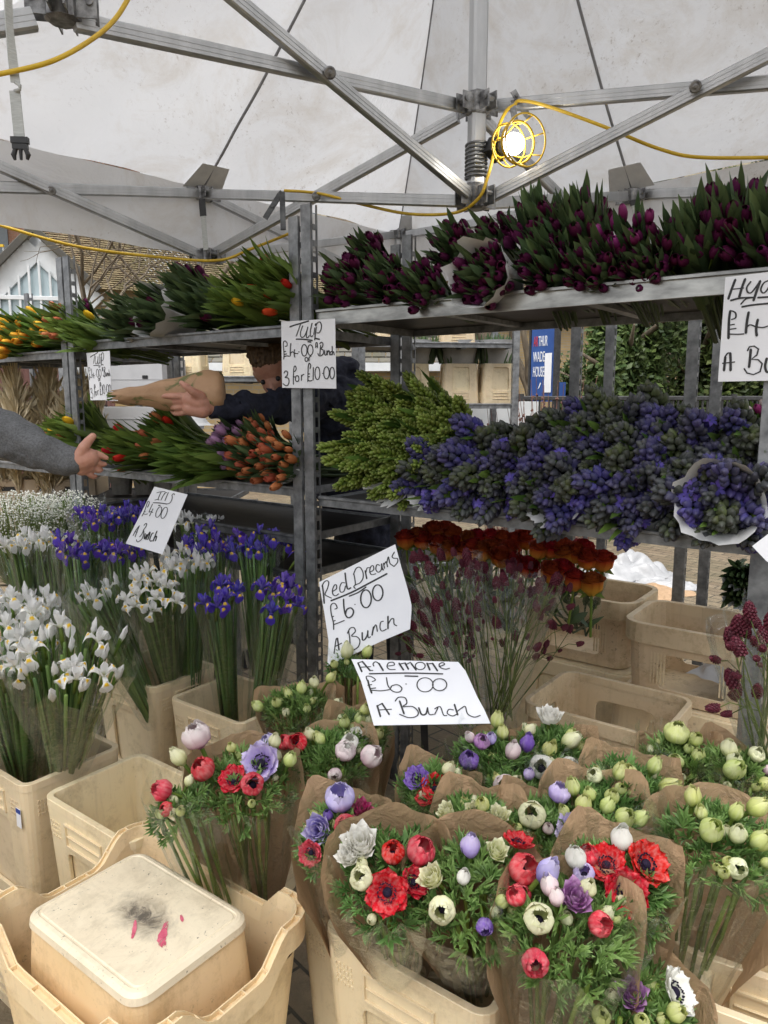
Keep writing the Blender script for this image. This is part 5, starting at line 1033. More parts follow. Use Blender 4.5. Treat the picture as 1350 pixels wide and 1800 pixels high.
# burnet (red bobbles)
SGM = simple('dark_red_bobble', (.055, .004, .012), (.13, .010, .028), 160, .6, 0, .8, bscale=260)
def bobble(seed):
    rr = random.Random(seed); m = MB(); L, r = .030, .0085
    m.lathe([(r*.6, 0), (r*.9, L*.25), (r*.9, L*.6), (r*.6, L*.88), (r*.15, L)], 8)
    for k in range(60):
        f = (k+.5)/60; a = k*2.4; q = r*(.55+.5*math.sin(math.pi*min(1, .15+f*.85))**.6)*(1-.5*max(0, f-.6)*2); m.box((0, 0, 0), (.0032, .0032, .0036), TR((q*math.cos(a), q*math.sin(a), L*f), (math.cos(a), math.sin(a), .4), rr.random()*3))
    return m.mesh('flower_head', SGM, False)
BOB = [bobble(k) for k in range(3)]
def burnet(label, heads, dep, foot, n, film_r, seed):
    rr = random.Random(seed); b = P(*foot); t_ = thing('burnet_bunch', label, 'burnet', Matrix.Translation(b), 'burnet bunches in clear film'); m = MB()
    x0, x1, y0, y1 = heads; top = P((x0+x1)/2, y0, dep)-b
    for k in range(n):
        f = rr.random(); px_ = x0+(x1-x0)*rr.random(); py_ = y0+(y1-y0)*rr.random()**1.7; p = P(px_, py_, dep+rr.uniform(-.10, .10))-b; s = Vector((rr.uniform(-.03, .03), rr.uniform(-.03, .03), 0)); mid = s.lerp(p, .55)+Vector((rr.uniform(-.02, .02), rr.uniform(-.02, .02), .02))
        m.tube(cr([s, mid, p], 4), [.0021]*5+[.0012]*4, 4, (0, rr.random(), rr.random()))
        put('flower_head', BOB[k % 3], t_, TR(p, (p-mid).normalized()+Vector((rr.uniform(-.4, .4), rr.uniform(-.4, .4), .3)), 0, rr.uniform(.75, 1.35)))
        for _ in range(2 if rr.random() < .6 else 1):
            e = p+Vector((rr.uniform(-.05, .05), rr.uniform(-.05, .05), rr.uniform(-.05, .02))); j = mid.lerp(p, .45); m.tube([j, j.lerp(e, .6)+Vector((0, 0, .01)), e], .0011, 4, (0, rr.random(), .5))
            put('flower_head', BOB[(k+1) % 3], t_, TR(e, (e-j), 0, rr.uniform(.4, .9)))
    put('stems', m.mesh('stems', leafm('burnet_stem', (.08, .14, .03), (.20, .26, .07)), True), t_)
    put('cellophane', film(.04, film_r, top.length*.93, .05, seed, 28, 8), t_, TR((0, 0, 0), top))
burnet('red bobble flowers in clear film left of the empty crate, beside the red dreams sign', (715, 830, 985, 1150), 2.22, (835, 1265, 2.2), 30, .13, 5)
burnet('red bobble flowers in clear film in front of the orange roses', (820, 1000, 1000, 1150), 2.22, (880, 1260, 2.22), 36, .15, 6)
burnet('low red bobble flowers drooping between the two price signs', (690, 770, 1060, 1150), 2.12, (820, 1275, 2.12), 12, .07, 7)
burnet('red bobble flowers in a twisted film cone at the right edge', (1285, 1375, 1085, 1230), 1.42, (1345, 1360, 1.5), 20, .085, 8)

# filler flowers and dried grass
GYPB = simple('white_filler_blossom', (.66, .66, .58), (.78, .78, .72), 90, .8)
def gyps(label, px, py, dep, rad, n, seed):
    rr = random.Random(seed); c = P(px, py, dep); b = c-Vector((0, 0, .34)); t_ = thing('filler_flower_bunch', label, 'gypsophila', Matrix.Translation(b), 'white filler flower bunches'); m = MB(); st_ = MB()
    for k in range(n):
        a = rr.random()*6.283; q = rad*math.sqrt(rr.random()); p = Vector((q*math.cos(a), q*math.sin(a), .36+.07*(1-(q/rad)**2)-abs(rr.gauss(0, .10)))); r = rr.uniform(.0028, .0055)
        q_ = TR(p, (rr.uniform(-1, 1), rr.uniform(-1, 1), 1), rr.random()*3); m.add([q_ @ Vector(v) for v in ((r, 0, 0), (0, r, 0), (-r, 0, 0), (0, -r, 0), (0, 0, r*.8), (0, 0, -r*.8))], [(0, 1, 4), (1, 2, 4), (2, 3, 4), (3, 0, 4), (1, 0, 5), (2, 1, 5), (3, 2, 5), (0, 3, 5)])
        if k % 5 == 0: st_.tube([p, p*.75+Vector((0, 0, -.02)), Vector((p.x*.2, p.y*.2, 0))], .0011, 4, (0, rr.random(), rr.random()))
    o = put('blossom', m.mesh('blossom', GYPB), t_); o['kind'] = 'stuff'; put('stems', st_.mesh('stems', STEM), t_); put('cellophane', film(.05, rad*1.05, .37, .05, seed), t_)
gyps('frothy white filler flowers at the left edge under the grey sleeve', 30, 898, 3.25, .24, 2600, 1); gyps('smaller bunch of white filler flowers right of the first', 120, 895, 3.3, .15, 1300, 2)
PAMP = simple('dried_grass_plume', (.70, .58, .37), (.84, .74, .54), 40, .9)
def pampas():
    rr = random.Random(5); b = P(20, 800, 4.2); b.z = .6; t_ = thing('pampas_bunch', 'straw coloured pampas grass plumes behind the grey sleeve', 'pampas grass', Matrix.Translation(b))
    for k in range(18):
        m = MB(); a = rr.uniform(-1., 1.); lean = Vector((.46*a+.06, rr.uniform(-.15, .15), 1)); H = rr.uniform(1.05, 1.30); tip = lean.normalized()*H; m.tube([(0, 0, 0), tip*.5, tip*.75], .004, 5)
        for j in range(900):
            f = rr.uniform(.45, 1.); p = tip*f; w = .10*math.sin(math.pi*min(1, (f-.42)/.6))**.7; q = Vector((rr.gauss(0, 1), rr.gauss(0, 1), 0))*w*.45; e = p+q+Vector((0, 0, rr.uniform(.06, .16))); s = Vector((rr.uniform(-1, 1), rr.uniform(-1, 1), 0))*.003; m.add([p-s, p+s, p.lerp(e, .6)+s+q*.2, e], [(0, 1, 2), (0, 2, 3)])
        put('plume', m.mesh('plume', PAMP), t_)
pampas()
# ------------------------------------------------------------------ price cards
def ell(cx, cy, rx, ry, tilt=0, n=22, a0=-1.2):
    c, s = math.cos(tilt), math.sin(tilt); return [(cx+rx*math.cos(a0+6.5*i/n)*c-ry*math.sin(a0+6.5*i/n)*s, cy+rx*math.cos(a0+6.5*i/n)*s+ry*math.sin(a0+6.5*i/n)*c) for i in range(n+1)]
def card(label, poly, p0, n, strokes, conv, curl=0., stick=None, word='writing', tape=None):
    n = Vector(n).normalized(); n = -n if n.dot(ray(*conv(*poly[0]))) > 0 else n; pts = [PL(*conv(*q), p0, n) for q in poly]; c = sum(pts, Vector())/len(pts)
    t_ = thing('price_card', label, 'price sign', Matrix.Translation(c), 'handwritten price cards'); m = MB(); k = len(pts)
    fr = [p-c for p in pts]; bk = [p-c-n*.0012 for p in pts]; m.add(fr+bk, [tuple(range(k-1, -1, -1)), tuple(range(k, 2*k))]+[(i, (i+1) % k, k+(i+1) % k, k+i) for i in range(k)])
    put('card', m.mesh('card', CARD), t_)
    m = MB()
    for st_ in strokes:
        w = 1.
        if isinstance(st_, tuple) and isinstance(st_[0], (int, float)): w, st_ = st_
        q = [Vector((x, y, 0)) for x, y in st_]; q = cr(q, 4) if len(q) < 12 else q
        L_, R_ = [], []; N = len(q); off = n*(.0007+.00012*(len(m.v) % 7))
        W3 = [PL(*conv(v.x, v.y), p0, n) for v in q]; d0 = (W3[0]-O).length; wm = w*d0/F/2
        for i, p in enumerate(W3):
            tt = (W3[min(i+1, N-1)]-W3[max(0, i-1)]); tt = tt.normalized() if tt.length > 1e-7 else Vector((1, 0, 0)); sd = tt.cross(n)
            pen = abs(tt.z)*.35+.80; ww = wm*pen
            L_.append(p-c+sd*ww+off); R_.append(p-c-sd*ww+off)
        m.loft([L_, R_], False)
        for e, tt in ((0, W3[0]-W3[1]), (N-1, W3[-1]-W3[-2])):
            p = W3[e]-c+off*1.05; m.add([p+(TR((0, 0, 0), n) @ Vector((wm*.85*math.cos(a*.785), wm*.85*math.sin(a*.785), 0))) for a in range(8)], [tuple(range(8))])
    put(word, m.mesh(word, INK), t_)
    if stick:
        m = MB(); a, b = PL(*stick[0], p0-n*.006, n), P(*stick[1]); m.bar(a-c, b-c, .016, .008, (0, 1, 0)); put('stick', m.mesh('stick', BLACK), t_)
    return t_
def Wd(w, *ls): return [(w, l) for l in ls]
def T1(w, b):
    return Wd(b, [(335, 275), (450, 235), (560, 205), (705, 160)], [(460, 520), (600, 522), (775, 545)], [(695, 570), (750, 575)], [(840, 505), (920, 522)])+Wd(w, [(545, 225), (505, 340), (460, 460)], [(590, 255), (550, 370), (545, 450), (575, 485), (620, 460), (660, 380), (690, 280)], [(690, 280), (665, 400), (665, 480), (690, 490), (720, 450)],
 [(775, 205), (745, 340), (740, 440), (765, 470), (790, 450)], [(830, 290), (810, 430)], [(850, 212), (836, 235), (850, 250), (862, 232), (850, 212)], [(860, 280), (840, 420), (825, 535)], [(850, 260), (880, 200), (930, 180), (960, 240), (950, 330), (910, 395), (870, 390)],
 [(240, 660), (275, 655), (280, 600), (240, 555), (205, 590), (210, 700), (220, 830), (212, 915)], [(225, 765), (255, 760)], [(230, 820), (270, 812)], [(215, 870), (270, 850), (325, 858)], [(355, 605), (345, 720), (345, 850)], [(345, 800), (390, 770), (440, 800), (495, 803)], [(430, 725), (420, 800), (435, 875)], [(512, 770), (522, 772)],
 ell(620, 740, 55, 115), ell(740, 735, 52, 105), [(845, 690), (850, 600), (875, 595), (882, 690)], [(848, 660), (885, 655)], [(945, 640), (935, 740), (930, 830)], [(925, 610), (960, 580), (990, 610), (980, 670), (945, 710), (990, 730), (1000, 800), (950, 850), (905, 840), (890, 800)],
 [(1025, 740), (1025, 820), (1055, 830), (1072, 745)], [(1072, 745), (1080, 830)], [(1085, 780), (1105, 745), (1118, 770), (1122, 830)], [(1165, 760), (1138, 780), (1133, 820), (1152, 832), (1172, 805)], [(1172, 660), (1176, 830)], [(1178, 800), (1190, 770), (1203, 775), (1212, 830)],
 ell(662, 920, 28, 42), [(715, 950), (715, 880)], [(712, 900), (735, 862), (755, 858)], [(220, 1190), (250, 1150), (290, 1170), (280, 1240), (240, 1275), (300, 1290), (320, 1350), (300, 1420), (260, 1440), (200, 1400)], [(405, 1410), (405, 1250), (415, 1090), (440, 1050), (462, 1100), (440, 1150), (420, 1160)], [(405, 1260), (450, 1270)], ell(480, 1300, 35, 60),
 [(565, 1335), (565, 1230)], [(562, 1260), (590, 1225), (615, 1215)], [(735, 1100), (750, 1040), (720, 995), (700, 1060), (695, 1200), (690, 1360)], [(700, 1210), (725, 1205)], [(700, 1265), (725, 1260)], [(690, 1325), (730, 1345), (775, 1335)], [(800, 1080), (795, 1330)], ell(880, 1195, 48, 125), [(978, 1195), (986, 1196)], ell(1060, 1185, 55, 120), ell(1172, 1190, 46, 115))
PF = SH0-E2*.034
card('white price card reading tulip on the tall grey posts', [(160, 175), (1225, 112), (1248, 1498), (180, 1480)], PF, E2, T1(2.0, 2.9), lambda x, y: (480+x/11.25, 550+y/11.25))
def c2(x, y):
    u, v = (x-170)/1068, (y-150)/1345; a, b, c, d = (205, 270), (905, 200), (970, 1680), (330, 1690)
    X = (a[0]*(1-u)+b[0]*u)*(1-v)+(d[0]*(1-u)+c[0]*u)*v; Y = (a[1]*(1-u)+b[1]*u)*(1-v)+(d[1]*(1-u)+c[1]*u)*v; return (140+X/17.14, 605+Y/17.14)
card('narrow white price card reading tulip on the left slotted post', [(170, 150), (1238, 150), (1238, 1495), (170, 1495)], PF, E2, T1(1.05, 1.5), c2)
card('white price card reading hyacinth cut off by the right edge', [(215, 150), (1300, 15), (1230, 1700), (102, 1722)], PF, E2, Wd(3.3, [(365, 185), (310, 330), (260, 475)], [(515, 175), (465, 310), (425, 450)], [(740, 205), (690, 350), (640, 500)], [(300, 498), (450, 462), (660, 455)], [(710, 455), (960, 440)], [(470, 595), (640, 565), (960, 535)], [(290, 655), (270, 800), (262, 1070)], [(568, 675), (540, 830), (525, 990)], [(600, 1235), (585, 1400), (572, 1505)], [(705, 785), (680, 920), (690, 1030)], [(290, 1290), (295, 1420), (295, 1555)], [(215, 1350), (195, 1555)], [(840, 1370), (815, 1480), (835, 1570), (880, 1560), (930, 1400)])
 +Wd(2.2, [(320, 330), (490, 312)], [(600, 215), (540, 300), (550, 370), (600, 385), (660, 320), (740, 205)], [(900, 190), (800, 230), (750, 330), (780, 385), (830, 360), (900, 250)], [(450, 555), (520, 480), (600, 460)], [(310, 785), (370, 760), (370, 690), (320, 658), (285, 660)], [(290, 868), (350, 858)], [(290, 932), (375, 920)], [(280, 1005), (400, 1008), (495, 1002)], [(540, 900), (590, 865), (680, 895), (780, 905), (857, 885)], [(205, 1360), (250, 1295), (290, 1290)], [(175, 1445), (355, 1425)], [(550, 1255), (580, 1195), (650, 1185), (715, 1230), (690, 1320), (610, 1385), (710, 1390), (770, 1450), (740, 1570), (640, 1615), (540, 1590), (500, 1525)]), lambda x, y: (1250+x/8.57, 470+y/8.57))
card('tilted white price card reading iris standing among the irises', [(635, 60), (1290, 215), (790, 1400), (65, 1185)], P(270, 915, 2.36), (-.05, -.93, .34), Wd(2.0, [(615, 380), (740, 385), (880, 405)], [(720, 435), (752, 432)])+Wd(1.25, [(685, 185), (760, 165), (850, 158)], [(770, 170), (735, 240), (705, 320)], [(645, 328), (690, 318), (730, 325)], [(765, 330), (810, 240), (850, 180)], [(820, 225), (860, 180), (885, 180)], [(845, 340), (890, 230), (915, 180)], [(1035, 225), (1020, 200), (985, 230), (990, 275), (975, 340), (930, 395), (890, 400)],
 [(500, 470), (525, 420), (535, 365), (505, 360), (480, 430), (440, 550), (390, 645)], [(430, 560), (460, 560)], [(420, 600), (460, 610), (500, 600)], [(600, 405), (560, 490), (530, 560)], [(530, 570), (570, 555), (605, 575)], [(610, 500), (560, 600), (540, 640)], ell(722, 565, 46, 112, .38), ell(830, 580, 50, 118, .38), [(215, 1030), (280, 910), (340, 835)], [(340, 835), (300, 930), (255, 1055)], [(245, 955), (300, 960)],
 [(430, 910), (390, 1000), (345, 1055)], [(430, 830), (465, 790), (485, 800), (470, 850), (415, 930), (430, 960), (400, 1080), (340, 1140), (300, 1155), (280, 1110)])+Wd(1.8, [(455, 990), (435, 1080), (450, 1090), (485, 1010)], [(500, 1010), (470, 1110)], [(490, 1060), (545, 960), (545, 1000), (505, 1110)], [(620, 980), (590, 990), (545, 1100), (560, 1140), (590, 1130)], [(688, 940), (610, 1140)], [(630, 1090), (670, 1040), (680, 1060), (655, 1135)]),
 lambda x, y: (215+x/11.25, 850+y/11.25), 0, ((272, 965), (285, 1060, 2.42)))
card('leaning white price card reading red dreams above the anemones', [(80, 550), (1085, 50), (1160, 330), (1250, 640), (1300, 850), (1298, 960), (1280, 1170), (900, 1330), (560, 1490), (190, 1650), (207, 1330), (150, 950)], P(640, 1060, 1.98), (-.05, -.90, .42), Wd(3.3, [(240, 795), (500, 690), (750, 560), (975, 440)])+Wd(2.6, [(480, 735), (600, 685), (700, 615)])+Wd(2.5, [(125, 590), (140, 700), (150, 830)], [(425, 430), (440, 560), (460, 640), (500, 625)], [(405, 775), (410, 880), (430, 980), (470, 1020), (520, 990), (535, 930), (500, 890), (450, 910), (430, 970)], ell(700, 770, 70, 118), ell(855, 690, 68, 105), [(690, 400), (710, 505)], [(990, 1000), (990, 1165)], [(905, 310), (915, 370), (930, 390)], [(325, 1290), (345, 1445)], [(650, 1215), (655, 1310), (690, 1300), (720, 1240), (725, 1190)], [(800, 1140), (780, 1250)])
 +Wd(1.9, [(120, 610), (145, 555), (185, 530), (210, 560), (190, 640), (160, 710), (200, 740), (245, 760)], [(255, 675), (310, 640), (310, 590), (285, 590), (260, 650), (265, 710), (300, 730), (340, 705)], [(420, 560), (380, 560), (355, 620), (365, 680), (410, 670), (430, 600)], [(540, 440), (555, 520), (560, 580), (545, 600)], [(535, 450), (570, 370), (620, 355), (660, 420), (660, 500), (620, 560), (575, 580), (540, 610), (560, 635)], [(700, 420), (715, 365), (745, 360)], [(745, 420), (800, 390), (795, 335), (765, 345), (750, 400), (770, 450), (830, 440)], [(880, 330), (845, 320), (830, 380), (860, 420), (900, 390), (905, 310)],
 [(930, 300), (945, 370)], [(940, 320), (965, 280), (985, 350)], [(975, 300), (995, 215), (1015, 300), (1050, 330), (1070, 345)], [(1075, 155), (1045, 210), (1065, 235), (1115, 240), (1115, 290), (1075, 340)], [(290, 905), (320, 890), (300, 840), (265, 830), (235, 870), (245, 980), (270, 1080), (275, 1175)], [(250, 1010), (275, 1000)], [(270, 1065), (295, 1055)], [(275, 1110), (330, 1090), (415, 1055)], [(552, 845), (558, 844)], [(280, 1490), (305, 1310), (325, 1290)], [(290, 1400), (380, 1355)], [(470, 1190), (485, 1280), (490, 1365)],
 [(455, 1225), (490, 1160), (540, 1150), (560, 1200), (510, 1260), (580, 1270), (620, 1320), (600, 1400), (540, 1445)], [(725, 1190), (730, 1280), (760, 1270)], [(790, 1190), (830, 1110), (850, 1200)], [(930, 1065), (895, 1080), (885, 1150), (910, 1195), (970, 1170)], [(990, 1110), (1030, 1040), (1065, 1035), (1070, 1100), (1105, 1125)]), lambda x, y: (550+x/7.5, 950+y/7.5), 0, ((640, 1130), (640, 1240, 2.02)))
card('white price card reading anemone lying above the anemone bunches', [(40, 45), (1015, 70), (1080, 150), (1140, 280), (1190, 390), (1250, 500), (1310, 632), (245, 650), (185, 440), (130, 250)], P(740, 1215, 1.60), (0, -.70, .71), Wd(3.0, [(135, 160), (100, 80)], [(475, 85), (515, 145)], [(205, 180), (550, 173), (872, 181)], [(530, 200), (645, 203)], [(140, 68), (210, 150)], [(290, 85), (330, 150)], [(190, 240), (205, 300), (225, 355)], [(275, 470), (305, 570)], [(320, 450), (385, 550)], [(480, 430), (520, 545)], [(980, 460), (1010, 555)], [(655, 490), (680, 550), (720, 545), (735, 490)], [(585, 85), (630, 145)], [(730, 85), (755, 145)], [(780, 85), (825, 152)], [(530, 82), (560, 138)])
 +Wd(2.0, [(100, 80), (140, 68)], [(210, 150), (235, 150)], [(125, 120), (215, 115)], [(245, 110), (238, 88), (260, 70), (290, 85)], [(365, 110), (430, 100), (420, 75), (380, 80), (365, 115), (390, 140), (440, 140)], [(490, 90), (530, 80)], [(540, 95), (580, 75)], ell(668, 108, 45, 34), [(740, 90), (780, 85)], [(840, 115), (890, 95), (870, 78), (840, 95), (855, 125), (900, 138), (935, 130)], [(230, 250), (260, 235), (220, 205), (175, 205), (190, 250)], [(190, 285), (225, 278)], [(215, 315), (260, 310)], [(225, 330), (310, 335), (385, 325)], [(360, 215), (375, 290), (420, 340), (480, 345), (500, 310), (460, 280), (410, 290), (400, 310)], ell(712, 280, 74, 65), ell(845, 280, 65, 55), [(536, 273), (541, 274)],
 [(275, 475), (320, 450)], [(290, 510), (405, 503)], [(440, 430), (470, 395), (530, 400), (545, 450), (510, 480), (600, 480), (650, 530), (630, 570), (560, 580), (480, 550)], [(735, 490), (750, 550), (790, 550)], [(800, 550), (830, 490)], [(800, 500), (850, 480), (880, 555), (910, 560)], [(970, 510), (930, 505), (915, 540), (960, 565), (1000, 550)], [(1010, 520), (1050, 490), (1080, 480), (1100, 545), (1160, 575), (1215, 560)]), lambda x, y: (610+x/5.192, 1150+y/5.192), 0, ((745, 1262), (748, 1345, 1.66)))
q0 = P(1338, 945, 1.62); m = MB(); m.add([P(1322, 960, 1.60)-q0, P(1372, 922, 1.60)-q0, P(1378, 1010, 1.6)-q0, P(1346, 985, 1.60)-q0]+[P(1322, 960, 1.603)-q0, P(1372, 922, 1.603)-q0, P(1378, 1010, 1.603)-q0, P(1346, 985, 1.603)-q0], [(3, 2, 1, 0), (4, 5, 6, 7), (0, 1, 5, 4), (1, 2, 6, 5), (2, 3, 7, 6), (3, 0, 4, 7)])
tag(put('blank_card', m.mesh('blank_card', CARD), None, Matrix.Translation(q0)), 'corner of a blank white card on the right post below the hyacinths', 'card')

# ------------------------------------------------------------------ people
def capsules(segs, vox, name, mat, smooth=2, disp=0., dsc=8., seed=0.):
    m = MB()
    for a, ra, b, rb in segs:
        a, b = Vector(a), Vector(b); d = (b-a); L = max(d.length, 1e-4); pr = []
        for i in range(6): t_ = math.pi/2*(1-i/5); pr.append((max(ra*math.cos(t_), ra*.03), -ra*math.sin(t_)))
        for i in range(6): t_ = math.pi/2*i/5; pr.append((max(rb*math.cos(t_), rb*.03), L+rb*math.sin(t_)))
        m.lathe(pr, 14, TR(a, d))
    me = baked(m.mesh(name, mat), ('REMESH', dict(mode='VOXEL', voxel_size=vox)), ('SMOOTH', dict(factor=.5, iterations=smooth)))
    if disp:
        for v in me.vertices:
            q = v.co*dsc+Vector((seed, 0, 0)); v.co += v.normal*disp*(noise.noise(q)+.5*noise.noise(q*2.1))
    me.polygons.foreach_set('use_smooth', [True]*len(me.polygons)); me.name = name; return me
def chain(pts): return [(a[0], a[1], b[0], b[1]) for a, b in zip(pts[:-1], pts[1:])]
def hand(wr, fingers, thumb): return []
# customer reaching in from the left
D0 = 1.95
def Q(px, py, d, r): return (P(px, py, d), r)
wr = P(138, 813, D0)
base = Vector((-1.55, 1.75, 0)); cu = thing('person', 'person in a grey marl sleeve reaching an open hand in from the left edge', 'person', Matrix.Translation(base))
sk = chain([Q(112, 808, D0, .026), Q(128, 811, D0, .029), Q(146, 808, D0, .031), Q(155, 805, D0, .027)])+chain([Q(144, 822, D0+.01, .022), Q(156, 818, D0+.01, .019)])
sk += chain([Q(141, 803, D0-.012, .019), Q(147, 787, D0-.02, .0145), Q(155, 776, D0-.02, .0118), Q(163, 767, D0-.02, .0095)])
sk += chain([Q(156, 797, D0, .0118), Q(167, 797, D0+.015, .0100), Q(178, 801, D0+.02, .0088), Q(187, 805, D0+.025, .0066)])
sk += chain([Q(157, 807, D0, .0116), Q(169, 812, D0+.02, .0096), Q(178, 816, D0+.03, .0085), Q(184, 816, D0+.035, .0066)])
sk += chain([Q(154, 816, D0+.005, .0112), Q(165, 824, D0+.02, .0092), Q(173, 827, D0+.03, .0082), Q(178, 826, D0+.04, .0064)])
sk += chain([Q(150, 824, D0+.01, .0102), Q(158, 834, D0+.02, .0082), Q(164, 838, D0+.03, .0072), Q(168, 837, D0+.036, .0058)])
hc = base+Vector((0.02, .05, 1.66))
sk += [(hc, .095, hc+Vector((.01, .02, .06)), .098), (hc+Vector((.05, .02, -.06)), .055, hc+Vector((.06, .02, -.02)), .06), (hc+Vector((.10, .02, -.01)), .012, hc+Vector((.115, .02, -.03)), .014), (hc+Vector((-.01, .0, -.22)), .055, hc+Vector((0, .01, -.08)), .052), (hc+Vector((0, -.09, .0)), .016, hc+Vector((0, -.095, .03)), .014), (hc+Vector((0, .12, .0)), .016, hc+Vector((0, .115, .03)), .014)]
sh_ = base+Vector((.16, .06, 1.42)); sk += chain([(hc+Vector((-.01, 0, -.2)), .05), (base+Vector((.0, .0, 1.36)), .03), (sh_, .02), (P(-60, 742, 1.98), .014), (P(0, 764, 1.97), .014), (P(40, 782, 1.96), .014), (P(80, 797, D0), .014), (P(100, 806, D0), .018)])
put('skin', capsules([(a-base, ra, b-base, rb) for a, ra, b, rb in sk], .0028, 'skin', SKIN, 1), cu)
sh = base+Vector((.16, .06, 1.42))
sv = chain([(sh, .085), (P(-60, 742, 1.98), .068), (P(0, 764, 1.97), .066), (P(40, 782, 1.96), .058), (P(80, 797, D0), .047), (P(112, 808, D0), .040), (P(126, 811, D0), .041), (P(132, 812, D0), .038)])
bd = [(base+Vector((0, 0, 1.36)), .14, base+Vector((0, 0, 1.0)), .15), (base+Vector((0, -.12, 1.40)), .09, base+Vector((0, .12, 1.40)), .09), (base+Vector((0, -.20, 1.38)), .075, base+Vector((.05, -.27, 1.08)), .06), (base+Vector((.05, -.27, 1.08)), .058, base+Vector((.2, -.24, .9)), .045), (base+Vector((0, .10, 1.40)), .085, sh, .085)]
put('jacket', capsules([(a-base, ra, b-base, rb) for a, ra, b, rb in sv+bd], .008, 'jacket', GREYF, 2, .013, 15.), cu)
put('trousers', capsules([(Vector((0, s*.09, .98)), .115, Vector((.02, s*.1, .5)), .075) for s in (-1, 1)]+[(Vector((.02, s*.1, .5)), .074, Vector((0, s*.1, .08)), .055) for s in (-1, 1)], .014, 'trousers', DENIM), cu)
put('shoes', capsules([(Vector((-.03, s*.1, .05)), .05, Vector((.15, s*.12, .04)), .042) for s in (-1, 1)], .01, 'shoes', BLACK), cu)
put('hair', capsules([(hc-base+Vector((-.02, .02, .05)), .104, hc-base+Vector((-.01, .02, .085)), .092)], .008, 'hair', HAIR, 1, .012, 40.), cu)
# the seller behind the shelves
D1 = 2.66
base = Vector((-.02, 3.72, 0)); se = thing('person', 'seller in navy fleece leaning behind the tulip sign and holding out a wrapped bunch', 'person', Matrix.Translation(base))
hc = P(487, 656, 3.1); shR = P(560, 705, 3.22); wrS = P(374, 719, 2.70)
sk = chain([(P(420, 717, 2.78), .018), (P(392, 718, 2.72), .022), (wrS, .029), (P(352, 708, D1), .036), (P(338, 703, D1), .036)])+chain([(P(356, 722, D1), .028), (P(334, 718, D1), .027)])
sk += chain([(P(352, 697, D1-.02), .021), (P(338, 688, D1-.05), .0145), (P(328, 680, D1-.06), .0125), (P(319, 673, D1-.055), .0095)])
sk += chain([(P(332, 697, D1), .015), (P(311, 696, D1-.005), .0125), (P(292, 696, D1), .0110), (P(273, 697, D1+.015), .0085)])
sk += chain([(P(330, 705, D1+.005), .0145), (P(309, 705, D1+.01), .0125), (P(292, 706, D1+.025), .0108), (P(278, 704, D1+.05), .0088)])
sk += chain([(P(330, 714, D1+.01), .014), (P(311, 716, D1+.02), .0118), (P(298, 715, D1+.045), .0104), (P(291, 710, D1+.07), .0088)])
sk += chain([(P(333, 722, D1+.015), .0125), (P(318, 727, D1+.03), .0105), (P(308, 727, D1+.05), .0092), (P(302, 722, D1+.07), .008)])
fd = Vector((-.10, -.86, -.50)).normalized(); up = Vector((-.25, -.1, 1)).normalized(); rt = fd.cross(up).normalized(); up = rt.cross(fd)
def HD(f, r, u): return hc+fd*f+rt*r+up*u
sk += [(HD(-.02, 0, .03), .088, HD(.01, 0, .045), .085), (HD(.04, 0, -.05), .058, HD(.045, 0, -.01), .062), (HD(.06, 0, -.085), .030, HD(.05, 0, -.07), .04), (HD(.10, 0, .0), .011, HD(.118, 0, -.028), .015), (HD(0, .082, -.01), .014, HD(0, .086, .02), .016), (HD(0, -.082, -.01), .014, HD(0, -.086, .02), .016), (HD(-.03, 0, -.05), .055, P(545, 690, 3.25), .062), (HD(.085, .0, -.062), .014, HD(.083, 0, -.058), .016)]
sk += chain([(P(545, 690, 3.25), .04), (P(562, 702, 3.2), .03), (P(470, 716, 2.95), .02), (P(420, 717, 2.78), .018)])
put('skin', capsules([(a-base, ra, b-base, rb) for a, ra, b, rb in sk], .0042, 'skin', SKIN, 2), se)
for s in (-1, 1): m = MB(); m.ball(HD(.093, s*.034, .018)-base, .0105, 10, 6); put('eye', m.mesh('eye', BLACK, True), se)
bd = chain([(P(562, 702, 3.2), .085), (P(470, 716, 2.95), .066), (P(405, 718, 2.77), .052), (P(379, 719, 2.71), .046)])
bd += [(base+Vector((-.12, -.05, 1.1)), .17, P(585, 712, 3.35), .15), (base+Vector((0, 0, .85)), .16, base+Vector((-.12, -.05, 1.1)), .17), (P(555, 700, 3.22), .10, P(630, 700, 3.4), .10), (P(628, 705, 3.4), .085, P(650, 780, 3.4), .06), (P(540, 680, 3.25), .06, P(610, 650, 3.36), .055), (P(600, 645, 3.36), .05, P(618, 648, 3.33), .038)]
put('fleece', capsules([(a-base, ra, b-base, rb) for a, ra, b, rb in bd], .010, 'fleece', NAVY, 2, .024, 14.), se)
put('trousers', capsules([(Vector((s*.09, 0, .9)), .11, Vector((s*.1, 0, .48)), .075) for s in (-1, 1)]+[(Vector((s*.1, 0, .48)), .075, Vector((s*.1, 0, .08)), .055) for s in (-1, 1)], .014, 'trousers', DENIM), se)
put('shoes', capsules([(Vector((s*.1, .04, .05)), .05, Vector((s*.12, -.14, .04)), .042) for s in (-1, 1)], .01, 'shoes', BLACK), se)
hr = [(HD(-.035, 0, .06)-base, .092, HD(.0, 0, .085)-base, .086)]
rr = random.Random(3)
for k in range(46):
    a = rr.random()*6.28; b = rr.uniform(.1, 1.5); o = Vector((math.sin(b)*math.cos(a), math.sin(b)*math.sin(a), math.cos(b))); q = HD(-.03+o.x*.102, o.y*.102, .055+o.z*.102)
    if o.x > .55 and o.z < .45: continue
    hr.append((q-base, .017, q-base+Vector((rr.uniform(-.015, .015), rr.uniform(-.015, .015), rr.uniform(-.02, .005))), .014))
put('hair', capsules(hr, .0048, 'hair', HAIR, 1, .006, 70.), se)
